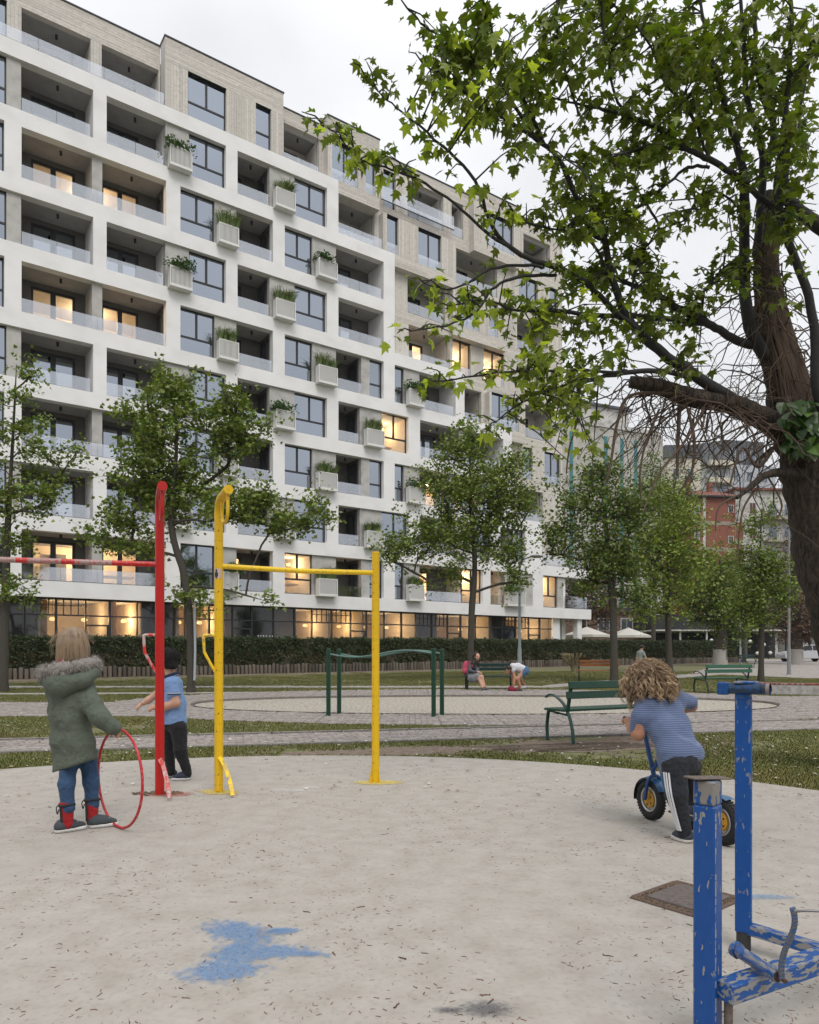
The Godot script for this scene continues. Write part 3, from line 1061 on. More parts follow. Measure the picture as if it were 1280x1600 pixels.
	for lane in range(-26, 28):   # arcs of small setts, lane by lane
		for j in range(100, 240):
			for i in 10:
				var al := -0.5 + (i + 0.5) * 0.1
				var x := lane * 1.04 + al
				var zz := j * 0.107 + sqrt(0.62 - al * al) - 0.62
				var q := Vector2(lane * 1.04 + (zz - 10.0), -10.0 - al) if false else Vector2(x, -zz)
				if not in_ring(q.x, q.y) or zz > 22.5:
					continue
				w.append(Transform3D(Basis.from_euler(Vector3(rng.randf_range(-0.04, 0.04), al * 1.2 + rng.randf_range(-0.06, 0.06), rng.randf_range(-0.04, 0.04))), Vector3(q.x, gh(q.y) + 0.008 + rng.randf_range(-0.004, 0.004), q.y)))
				var tn := rng.randf_range(0.78, 1.05) * (0.80 if j % 5 == 0 else 1.0)
				c.append(Color(tn, tn * rng.randf_range(0.96, 1.0), tn * rng.randf_range(0.94, 1.0)))
	many("paving_stones", cob, sm, w, c, path2)
	lawn_blades()
	litter()

func ring_pt(i: float, ax: float, az: float, cx: float, cz: float, lift: float) -> Vector3:
	var t := TAU * i / 96.0
	var x := cx + ax * cos(t)
	var z := -(cz + az * sin(t))
	return Vector3(x, gy(x, z, lift), z)

func grassy(x: float, z: float) -> bool:
	return not (on_pad(x, z) or in_path(x, z) or in_ring(x, z) or in_strip(x, z) or in_plaza(x, z))

func lawn_blades() -> void:
	var tuft := MB.new()
	for i in 7:
		var a := rng.randf() * TAU
		var o := Vector3(cos(a), 0, sin(a)) * rng.randf_range(0.0, 0.035)
		var ln := Vector3(cos(a + 1.0), 0, sin(a + 1.0)) * rng.randf_range(0.005, 0.03)
		var sd := Vector3(-sin(a), 0, cos(a)) * 0.0035
		var h := rng.randf_range(0.012, 0.032)
		tuft.tri(o - sd, o + sd, o + ln + Vector3(0, h, 0), Vector3(cos(a) * 0.2, 0.97, sin(a) * 0.2).normalized())
	var gm := mat(lin(0.19, 0.215, 0.055), 0.7, 0.0, true)
	gm.backlight_enabled = true
	gm.backlight = Color(0.25, 0.3, 0.1)
	var f := noise(0.5, 4, 51)
	var w := []
	var c := []
	var tries := 0
	while w.size() < 125000 and tries < 600000:
		tries += 1
		var d := 5.8 + pow(rng.randf(), 1.45) * 32.0
		var x := rng.randf_range(-0.62, 0.62) * d
		var z := -d
		if not grassy(x, z):
			if not (in_island(x, z) and f.get_noise_2d(x * 1.5, z * 1.5 + 40.0) > 0.24 - 0.2 * (-z - 15.3) - 0.5 * maxf(0.0, pow((x - 1.65) / 6.45, 2) + pow((-z - 16.2) / 2.4, 2) - 0.72)):
				continue
		var k := f.get_noise_2d(x, z) * 0.9 + 0.62 - bare(x, z) * 1.1
		if rng.randf() > k:
			continue
		var s := rng.randf_range(0.6, 1.25) * (1.0 + d * 0.02)
		w.append(Transform3D(Basis(Vector3.UP, rng.randf() * TAU).scaled(Vector3(s * 1.3, s * rng.randf_range(0.6, 1.1), s * 1.3)), Vector3(x, gh(z), z)))
		var tn := rng.randf_range(0.65, 1.15)
		var dry := clampf(rng.randf_range(-0.3, 0.6) - f.get_noise_2d(x * 0.6 + 70.0, z * 0.6) * 0.6, 0.0, 1.0)
		c.append(Color(tn * (1.0 + 0.55 * dry), tn * (1.0 + 0.1 * dry), tn * (1.0 + 0.5 * dry)))
	tag(many("grass", tuft, gm, w, c), "short patchy green and straw-coloured grass between the paths")

func litter() -> void:
	# fallen twigs and catkins on the pad, and pale petals and dry leaves on the lawn
	var st := MB.new()
	st.tube([Vector3(-0.5, 0.03, 0), Vector3(-0.1, 0.075, 0.05), Vector3(0.25, 0.05, -0.03), Vector3(0.5, 0.03, 0.02)], [0.03, 0.055, 0.06, 0.03], 5)
	st.ball(Vector3(0.48, 0.07, 0), Vector3(0.1, 0.08, 0.09), 6, 4)
	var tm := mat(lin(0.20, 0.115, 0.08), 0.9, 0.0, true)
	var w := []
	var c := []
	var f := noise(0.9, 3, 61)
	while w.size() < 8500:
		var d := 1.7 + pow(rng.randf(), 1.3) * 7.0
		var x := rng.randf_range(-0.62, 0.62) * d
		if not on_pad(x, -d) or rng.randf() > 0.62 + 1.5 * f.get_noise_2d(x, d):
			continue
		var l := rng.randf_range(0.004, 0.012) if rng.randf() < 0.6 else (rng.randf_range(0.010, 0.021) if rng.randf() < 0.97 else rng.randf_range(0.021, 0.038))
		var q := l * rng.randf_range(0.7, 1.6) if l < 0.02 else l * rng.randf_range(0.8, 1.5)
		w.append(Transform3D(Basis(Vector3.UP, rng.randf() * TAU) * Basis.from_scale(Vector3(l, q * 0.9, q)), Vector3(x, 0.0195, -d)))
		var tn := rng.randf_range(0.25, 1.2)
		c.append(Color(tn, tn * rng.randf_range(0.8, 1.0), tn * rng.randf_range(0.75, 1.0)))
	tag(many("twig_litter", st, tm, w, c), "small brown twigs and catkins scattered over the concrete pad")
	var lf := MB.new()
	lf.tri(Vector3(-0.5, 0.05, 0), Vector3(0, 0.22, 0.3), Vector3(0.5, 0.08, 0), Vector3(0, 1, 0.4).normalized())
	lf.tri(Vector3(-0.5, 0.05, 0), Vector3(0.5, 0.08, 0), Vector3(0, 0.16, -0.3), Vector3(0, 1, -0.4).normalized())
	w = []
	c = []
	while w.size() < 2600:
		var d := 5.8 + pow(rng.randf(), 1.5) * 22.0
		var x := rng.randf_range(-0.62, 0.62) * d
		if on_pad(x, -d) and rng.randf() > 0.12:
			continue
		var s := rng.randf_range(0.025, 0.06)
		w.append(Transform3D(Basis.from_euler(Vector3(rng.randf_range(-0.3, 0.3), rng.randf() * TAU, rng.randf_range(-0.3, 0.3))).scaled(Vector3(s, s, s)), Vector3(x, gh(-d) + 0.028, -d)))
		c.append(Color(0.62, 0.58, 0.52) if rng.randf() < 0.4 else Color(0.32, 0.24, 0.16) * rng.randf_range(0.6, 1.2))
	tag(many("fallen_leaves", lf, mat(Color.WHITE, 0.9, 0.0, true), w, c, null), "pale petals and dry leaves lying on the lawns and paths")

# ---------------------------------------------------------------- the hedge and its timber edging
func hedge() -> void:
	var a := Vector3(-27.0, 0, -20.5)
	var b := Vector3(27.5, 0, -60.0)
	var n := a.distance_to(b)
	var u := (b - a) / n
	var out := Vector3(-u.z, 0, u.x)
	if out.z < 0:
		out = -out
	var h := thing("hedge", "long clipped dark green hedge running the whole width in front of the white building", "hedge", a)
	var core := MB.new()
	var f := noise(0.35, 3, 71)
	for i in 54:
		var p := u * (n * i / 54.0)
		var q := u * (n * (i + 1) / 54.0)
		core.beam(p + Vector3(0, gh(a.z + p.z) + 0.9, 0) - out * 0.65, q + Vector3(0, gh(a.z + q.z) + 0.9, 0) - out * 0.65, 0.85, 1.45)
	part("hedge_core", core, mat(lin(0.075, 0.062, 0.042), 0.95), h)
	var lf := MB.new()
	for i in 5:
		leaf_quad(lf, Vector3(rng.randf_range(-0.05, 0.05), rng.randf_range(-0.05, 0.05), rng.randf_range(-0.05, 0.05)), rng.randf_range(0.05, 0.085))
	var hm := mat(lin(0.04, 0.062, 0.018), 0.6, 0.0, true)
	var w := []
	var c := []
	for i in 46000:
		var s := pow(rng.randf(), 0.9) * n
		var top := rng.randf() < 0.3
		var y := 1.62 + rng.randf_range(-0.06, 0.09) if top else rng.randf_range(0.22, 1.66)
		var o := rng.randf_range(-1.1, -0.15) if top else rng.randf_range(-0.26, -0.12)
		var p := u * s + out * (o + f.get_noise_2d(s * 3.0, y * 3.0) * 0.12)
		y += f.get_noise_2d(s * 2.0, 50.0) * 0.1
		p.y = y + gh(a.z + p.z)
		var bareness := f.get_noise_2d(s * 1.3, y * 2.5 + 9.0)
		if y < 1.15 and bareness > 0.02 and rng.randf() < 0.55:
			continue
		w.append(Transform3D(Basis.from_euler(Vector3(rng.randf() * TAU, rng.randf() * TAU, 0)).scaled(Vector3.ONE * rng.randf_range(0.8, 1.4)), p))
		var tn := rng.randf_range(0.5, 1.3)
		var br := 1.0 if y < 1.0 and rng.randf() < 0.25 else 0.0
		c.append(Color(tn * (1.0 + 1.2 * br), tn * (1.0 + 0.1 * br), tn))
	many("hedge_leaves", lf, hm, w, c, h)
	var stems := MB.new()
	for i in 420:
		var s := rng.randf() * n
		var p := u * s + out * rng.randf_range(-0.35, -0.15)
		p.y = gh(a.z + p.z)
		stems.tube([p, p + Vector3(rng.randf_range(-0.1, 0.1), 0.55, 0), p + Vector3(rng.randf_range(-0.25, 0.25), 1.15, 0) + out * 0.05], [0.014, 0.01, 0.004], 4, false)
	part("hedge_stems", stems, mat(lin(0.13, 0.10, 0.075), 0.9), h).set_meta("kind", "stuff")
	# split logs set upright along the foot of the hedge
	var e := thing("timber_edging", "low weathered edging of upright split logs along the foot of the hedge", "edging", a)
	var logs := []
	for k in 5:
		var m := MB.new()
		var hh := rng.randf_range(0.40, 0.48)
		m.lathe([[0.062, -0.1], [0.066, hh * 0.5], [0.062, hh - 0.015], [0.045, hh], [0.001, hh + 0.004]], 8)
		logs.append(m.mesh())
	var mats := []
	for k in 4:
		var tn := [0.9, 0.7, 1.1, 0.55][k] as float
		mats.append(tex(mat(lin(0.19 * tn, 0.163 * tn, 0.13 * tn), 0.95), M.t_worn, Vector3(4, 0.8, 4)))
	var cnt := 300
	for i in cnt:
		var s := 8.0 + (n - 8.0) * i / cnt
		var p := u * s + out * rng.randf_range(-0.01, 0.03)
		p.y = gh(a.z + p.z) + rng.randf_range(-0.04, 0.03)
		var o := part("log", logs[rng.randi() % 5], mats[rng.randi() % 4], e)
		o.position = p
		o.rotation = Vector3(rng.randf_range(-0.05, 0.05), rng.randf() * TAU, rng.randf_range(-0.06, 0.06))
		o.scale = Vector3(1.25, 1, 1.25)
	var rail := MB.new()
	rail.beam(u * 8.0 - out * 0.09 + Vector3(0, gh(a.z + u.z * 8.0) + 0.2, 0), u * n - out * 0.09 + Vector3(0, gh(b.z) + 0.2, 0), 0.03, 0.38)
	part("backing_board", rail, mat(lin(0.05, 0.042, 0.034), 0.95), e)
	# a dry tussock in front of it
	var ts := thing("dry_tussock", "dry straw-coloured grass tussock at the foot of the hedge, left of the orange bench", "grass", im(898, 1045, 38))
	ts.position.y = gh(ts.position.z)
	var tb := MB.new()
	for i in 160:
		var an := rng.randf() * TAU
		var o := Vector3(cos(an), 0, sin(an))
		var l := rng.randf_range(0.5, 1.0)
		tb.strip([o * 0.15, o * 0.25 + Vector3(0, l * 0.6, 0), o * (0.3 + 0.5 * rng.randf()) + Vector3(0, l, 0)], [o * 0.15 + Vector3(0.012, 0, 0), o * 0.25 + Vector3(0.012, l * 0.6, 0), o * (0.3 + 0.5 * rng.randf()) + Vector3(0, l, 0)], Vector3(o.x, 0.6, o.z).normalized())
	part("blades", tb, mat(lin(0.24, 0.20, 0.11), 0.9), ts)

# ---------------------------------------------------------------- trees
# a trunk, limbs that grow from it to leaf clusters spread through the crown's lobes, and the leaves round them
func grow(root: Node3D, base: Vector3, trunk: Array, r0: float, lobes: Array, clusters: int, per: int, leaf: ArrayMesh, size: float, lm: Material, bark: Material, sd: int, spread := 1.0, tint := Color.WHITE) -> void:
	var rg := RandomNumberGenerator.new()
	rg.seed = sd
	var pos := []
	var par := []
	var wt := []
	var tp := curve(trunk, 5)
	for i in tp.size():
		pos.append(tp[i] - base)
		par.append(i - 1)
		wt.append(0.0)
	var tn := tp.size()
	# cluster centres
	var cs := []
	var vol := 0.0
	for l in lobes:
		vol += l[1].x * l[1].y
	for l in lobes:
		var m := maxi(1, roundi(clusters * l[1].x * l[1].y / vol))
		for i in m:
			var q := Vector3(rg.randfn(), rg.randfn(), rg.randfn()).normalized() * pow(rg.randf(), 0.45)
			cs.append(l[0] - base + q * l[1])
	cs.sort_custom(func(a, b): return a.y < b.y)
	var start := int(tn * 0.35)
	var chains := []
	for c in cs:
		var best := -1
		var bd := 1e9
		for i in range(start, pos.size()):
			var d: Vector3 = c - pos[i]
			var cost := d.length() + maxf(0.0, -d.y) * 1.6 + (0.25 if i >= tn else 0.0)
			if cost < bd and d.length() > 0.05:
				bd = cost
				best = i
		var p0: Vector3 = pos[best]
		var dd: Vector3 = c - p0
		var steps := clampi(int(dd.length() / 0.35), 2, 6)
		var chain := [best]
		var last := best
		var bend := Vector3(rg.randf_range(-1, 1), rg.randf_range(-0.2, 0.9), rg.randf_range(-1, 1)) * dd.length() * 0.13
		for k in steps:
			var t := float(k + 1) / steps
			pos.append(p0 + dd * t + bend * sin(t * PI) + Vector3(rg.randf_range(-1, 1), rg.randf_range(-1, 1), rg.randf_range(-1, 1)) * 0.04)
			par.append(last)
			wt.append(0.0)
			last = pos.size() - 1
			chain.append(last)
		wt[last] += 1.0
		chains.append(chain)
	for i in range(pos.size() - 1, 0, -1):
		if par[i] >= 0:
			wt[par[i]] += wt[i]
	var total := maxf(wt[0], 1.0)
	var rad := func(i: int) -> float: return maxf(r0 * pow(maxf(wt[i], 0.35) / total, 0.46), 0.006)
	var tm := MB.new()
	var rr := []
	for i in tn:
		var base_r: float = rad.call(i)
		rr.append(maxf(base_r, r0 * (1.0 - 0.9 * float(i) / tn) * 0.75) * (1.0 + (0.5 if r0 < 0.4 else 0.2) * exp(-i * 1.2)))
	tm.tube(pos.slice(0, tn), rr, 10, true, 0.06)
	part("trunk", tm, bark, root)
	var bm := MB.new()
	for ch in chains:
		bm.tube(ch.map(func(i): return pos[i]), ch.map(func(i): return minf(rad.call(i), rad.call(ch[1]) * 1.05)), 6, false)
	# twigs and leaves
	var w := []
	var c2 := []
	for c in cs:
		var tw := []
		for k in 5:
			var e := Vector3(rg.randfn(), rg.randfn() * 0.8 + 0.2, rg.randfn()) * 0.30 * spread
			tw.append(e)
			bm.tube([c, c + e * 0.5 + Vector3(0, 0.03, 0), c + e], [0.006, 0.004, 0.002], 4, false)
		var dense := rg.randf_range(0.55, 1.35)
		for k in int(per * dense * 1.5):
			var e: Vector3 = tw[rg.randi() % 5]
			var p: Vector3 = c + e * rg.randf_range(0.1, 1.25) + Vector3(rg.randfn(), rg.randfn() * 0.8, rg.randfn()) * 0.115 * spread
			var s := size * rg.randf_range(0.7, 1.4)
			w.append(Transform3D(Basis.from_euler(Vector3(rg.randf_range(-1.1, 1.1), rg.randf() * TAU, rg.randf_range(-1.1, 1.1))).scaled(Vector3(s, s, s)), p))
			var tv := rg.randf_range(0.6, 1.25)
			c2.append(Color(tv * rg.randf_range(0.85, 1.2), tv, tv * rg.randf_range(0.7, 1.1)) * tint)
	part("branches", bm, bark, root).set_meta("kind", "stuff")
	many("crown", leaf, lm, w, c2, root)

func leaf_mat(r: float, gr: float, b: float, back := 0.75) -> StandardMaterial3D:
	var m := mat(lin(r, gr, b), 0.55, 0.0, true)
	m.backlight_enabled = true
	m.backlight = Color(back * 0.9, back, back * 0.3)
	return m

func lobe(px: float, py: float, rx: float, ry: float, d: float, dz := 0.0) -> Array:
	var s := d / 1140.0
	return [im(px, py, d + dz), Vector3(rx * s, ry * s, (rx + ry) * 0.5 * s)]

func trees() -> void:
	var lf := MB.new()
	lf.tri(Vector3(0, 0, 0), Vector3(-0.42, 0.1, 0.5), Vector3(0, 0.0, 1), Vector3(0.25, 0.95, 0).normalized())
	lf.tri(Vector3(0, 0, 0), Vector3(0, 0.0, 1), Vector3(0.42, 0.1, 0.5), Vector3(-0.25, 0.95, 0).normalized())
	lf.tri(Vector3(-0.2, 0.05, 0.2), Vector3(-0.62, 0.16, 0.36), Vector3(-0.24, 0.06, 0.6), Vector3(0.2, 0.95, 0).normalized())
	lf.tri(Vector3(0.2, 0.05, 0.2), Vector3(0.62, 0.16, 0.36), Vector3(0.24, 0.06, 0.6), Vector3(-0.2, 0.95, 0).normalized())
	var leaf := lf.mesh()
	var bark := tex(mat(lin(0.085, 0.075, 0.062), 0.95), M.t_worn, Vector3(3, 1, 3), true, M.n_mid, 1.0)
	M.bark_grey = bark
	var green := leaf_mat(0.185, 0.25, 0.052)
	var deep := leaf_mat(0.15, 0.215, 0.045)
	var fresh := leaf_mat(0.24, 0.31, 0.055)
	var rust := leaf_mat(0.13, 0.075, 0.05, 0.2)
	# [label, distance, trunk pixels, trunk radius, lobes, clusters, leaves per cluster, leaf size, leaf material]
	var T := [
		["slender loose-crowned tree at the left edge of the park beside the hedge", 21.0, [[6, 1084], [8, 960], [12, 830], [20, 690], [26, 570]], 0.11, [[24, 610, 34, 50], [55, 690, 55, 40], [95, 712, 42, 16], [30, 770, 60, 45], [70, 770, 50, 30], [-50, 680, 70, 80], [-40, 800, 80, 70], [30, 840, 45, 30], [10, 925, 40, 26], [45, 905, 20, 14]], 92, 56, 0.095, green],
		["spreading young tree staked with a pale tube, behind the red and yellow posts", 20.7, [[299, 1082], [297, 980], [288, 900], [268, 820], [276, 700], [270, 590]], 0.105, [[276, 605, 36, 50], [240, 655, 62, 50], [320, 670, 60, 48], [365, 640, 30, 50], [225, 730, 60, 50], [385, 690, 40, 40], [185, 820, 52, 40], [245, 790, 55, 40], [300, 745, 55, 40], [350, 800, 55, 40], [415, 785, 48, 26], [478, 805, 34, 34], [215, 860, 40, 20], [320, 930, 60, 18], [420, 940, 14, 14], [440, 830, 36, 14]], 200, 58, 0.10, green],
		["round-crowned tree behind the bench with the seated woman", 27.0, [[735, 1062], [737, 960], [742, 880], [736, 800], [735, 700]], 0.12, [[735, 705, 48, 45], [690, 760, 50, 45], [785, 755, 48, 45], [640, 845, 42, 30], [700, 840, 60, 40], [770, 850, 60, 40], [815, 800, 26, 35], [740, 785, 55, 50], [618, 862, 22, 24], [806, 900, 28, 20], [690, 905, 34, 14], [810, 720, 16, 30]], 200, 58, 0.10, green],
		["dense tree growing right of the lamp post, the first of the three in the middle", 26.5, [[960, 1066], [958, 960], [952, 880], [945, 800], [940, 725]], 0.13, [[938, 745, 40, 34], [905, 790, 45, 45], [960, 800, 55, 50], [1000, 790, 30, 40], [880, 845, 38, 26], [930, 880, 62, 40], [985, 870, 45, 45], [915, 925, 30, 16], [985, 935, 35, 26], [860, 840, 20, 16]], 170, 46, 0.10, deep],
		["bright green bushy tree right of the dense one, above the far bench", 37.0, [[1046, 1049], [1044, 960], [1046, 880], [1044, 770]], 0.15, [[1030, 785, 40, 32], [1062, 815, 48, 45], [1018, 860, 40, 45], [1075, 880, 45, 45], [1040, 935, 55, 35], [1040, 860, 50, 50], [1000, 950, 30, 25]], 150, 44, 0.13, fresh],
		["slim young tree right of the far green bench", 27.0, [[1189, 1066], [1190, 980], [1188, 880], [1190, 795]], 0.10, [[1190, 825, 18, 34], [1178, 878, 32, 30], [1205, 890, 30, 36], [1190, 930, 42, 34], [1165, 945, 26, 20], [1222, 920, 22, 30], [1190, 965, 36, 14]], 120, 44, 0.085, green],
		["old tree with a whitewashed trunk standing in front of the hedge's far end", 48.5, [[1125, 1043], [1126, 980], [1122, 930], [1126, 870]], 0.42, [[1120, 900, 34, 36], [1092, 930, 34, 30], [1148, 940, 34, 30], [1120, 960, 46, 20], [1150, 980, 26, 14]], 110, 60, 0.15, deep],
		["old ivy-clad tree with a whitewashed trunk standing on the far pavement", 53.0, [[1244, 1039], [1244, 980], [1242, 920], [1250, 840]], 0.45, [[1240, 950, 34, 36], [1262, 985, 26, 26], [1226, 985, 14, 26], [1250, 880, 30, 40]], 90, 50, 0.14, rust],
		["rust-coloured shrubby tree past the right-hand end of the building", 64.0, [[912, 1036], [912, 980], [908, 920], [914, 880]], 0.15, [[908, 925, 28, 36], [925, 885, 22, 26], [898, 960, 18, 24], [940, 950, 26, 26]], 90, 60, 0.16, rust],
		["grey-green tree far behind the bright green one, in front of the pale tower", 66.0, [[1020, 1036], [1024, 900], [1030, 800], [1032, 720]], 0.2, [[1030, 735, 34, 30], [1060, 775, 36, 40], [1000, 800, 30, 40], [975, 860, 40, 50]], 110, 34, 0.16, deep],
		["leafy tree beyond the whitewashed trunk, before the brick house", 60.0, [[1162, 1034], [1160, 960], [1160, 900]], 0.16, [[1160, 905, 26, 26], [1140, 900, 26, 30], [1175, 950, 30, 26], [1215, 940, 26, 36]], 90, 44, 0.15, green]]
	var i := 0
	for q in T:
		var d: float = q[1]
		var tr := []
		var base := im(q[2][0][0], q[2][0][1], d)
		base.y = gh(base.z) - 0.05
		for p in q[2]:
			var w := im(p[0], p[1], d)
			if tr.is_empty():
				w = base
			tr.append(w)
		var lobes := []
		for l in q[4]:
			lobes.append(lobe(l[0], l[1], l[2], l[3], d, rng.randf_range(-0.25, 0.25)))
		var t := thing("tree", q[0], "tree", base, 0.0, "trees in the park")
		grow(t, base, tr, q[3], lobes, q[5], q[6], leaf, q[7], q[8], bark, 100 + i, d / 22.0)
		if q[3] > 0.4:   # the whitewashed foot
			var wb := MB.new()
			wb.tube([Vector3(0, 0, 0), Vector3(0, 0.5, 0), Vector3(0, 1.15, 0)], [q[3] * 1.32, q[3] * 1.07, q[3] * 1.03], 14, false, 0.05)
			part("whitewash", wb, tex(mat(lin(0.5, 0.47, 0.44), 0.95), M.t_worn, 1.2), t)
		i += 1
	# the pale stake tube against the second tree
	var sp := im(304, 1060, 20.6)
	var st := thing("tree_stake", "pale grey tube standing against the trunk of the staked young tree", "stake", Vector3(sp.x, gh(sp.z), sp.z))
	var sm := MB.new()
	sm.tube([Vector3(0, 0.35, 0), Vector3(0.02, 1.2, 0), Vector3(0.0, 2.55, 0)], 0.035, 10)
	part("tube", sm, mat(lin(0.36, 0.40, 0.43), 0.6), st)
	var s2 := MB.new()
	s2.tube([Vector3(0, -0.1, 0), Vector3(0, 0.36, 0)], 0.02, 8)
	part("peg", s2, M.bark_grey, st)

# ---------------------------------------------------------------- the big plane tree on the right
func plane_leaf(fold: float) -> ArrayMesh:
	var m := MB.new()
	var o := [Vector2(0, 0.0), Vector2(0.16, -0.04), Vector2(0.50, 0.10), Vector2(0.30, 0.24), Vector2(0.52, 0.56), Vector2(0.20, 0.52), Vector2(0.0, 1.0), Vector2(-0.20, 0.52), Vector2(-0.52, 0.56), Vector2(-0.30, 0.24), Vector2(-0.50, 0.10), Vector2(-0.16, -0.04)]
	var h := func(p: Vector2) -> Vector3: return Vector3(p.x, fold * absf(p.x) - 0.22 * p.y * p.y + 0.03 * sin(p.x * 9.0 + p.y * 5.0), p.y)
	var c: Vector3 = h.call(Vector2(0, 0.3))
	for i in o.size():
		var a: Vector3 = h.call(o[i])
		var b: Vector3 = h.call(o[(i + 1) % o.size()])
		var nn := (a - c).cross(b - c).normalized()
		m.tri(c, a, b, nn if nn.y > 0 else -nn)
	m.quad(Vector3(-0.012, 0, 0), Vector3(0.012, 0, 0), Vector3(0.012, -0.02, -0.45), Vector3(-0.012, -0.02, -0.45), Vector3.UP)
	return m.mesh()

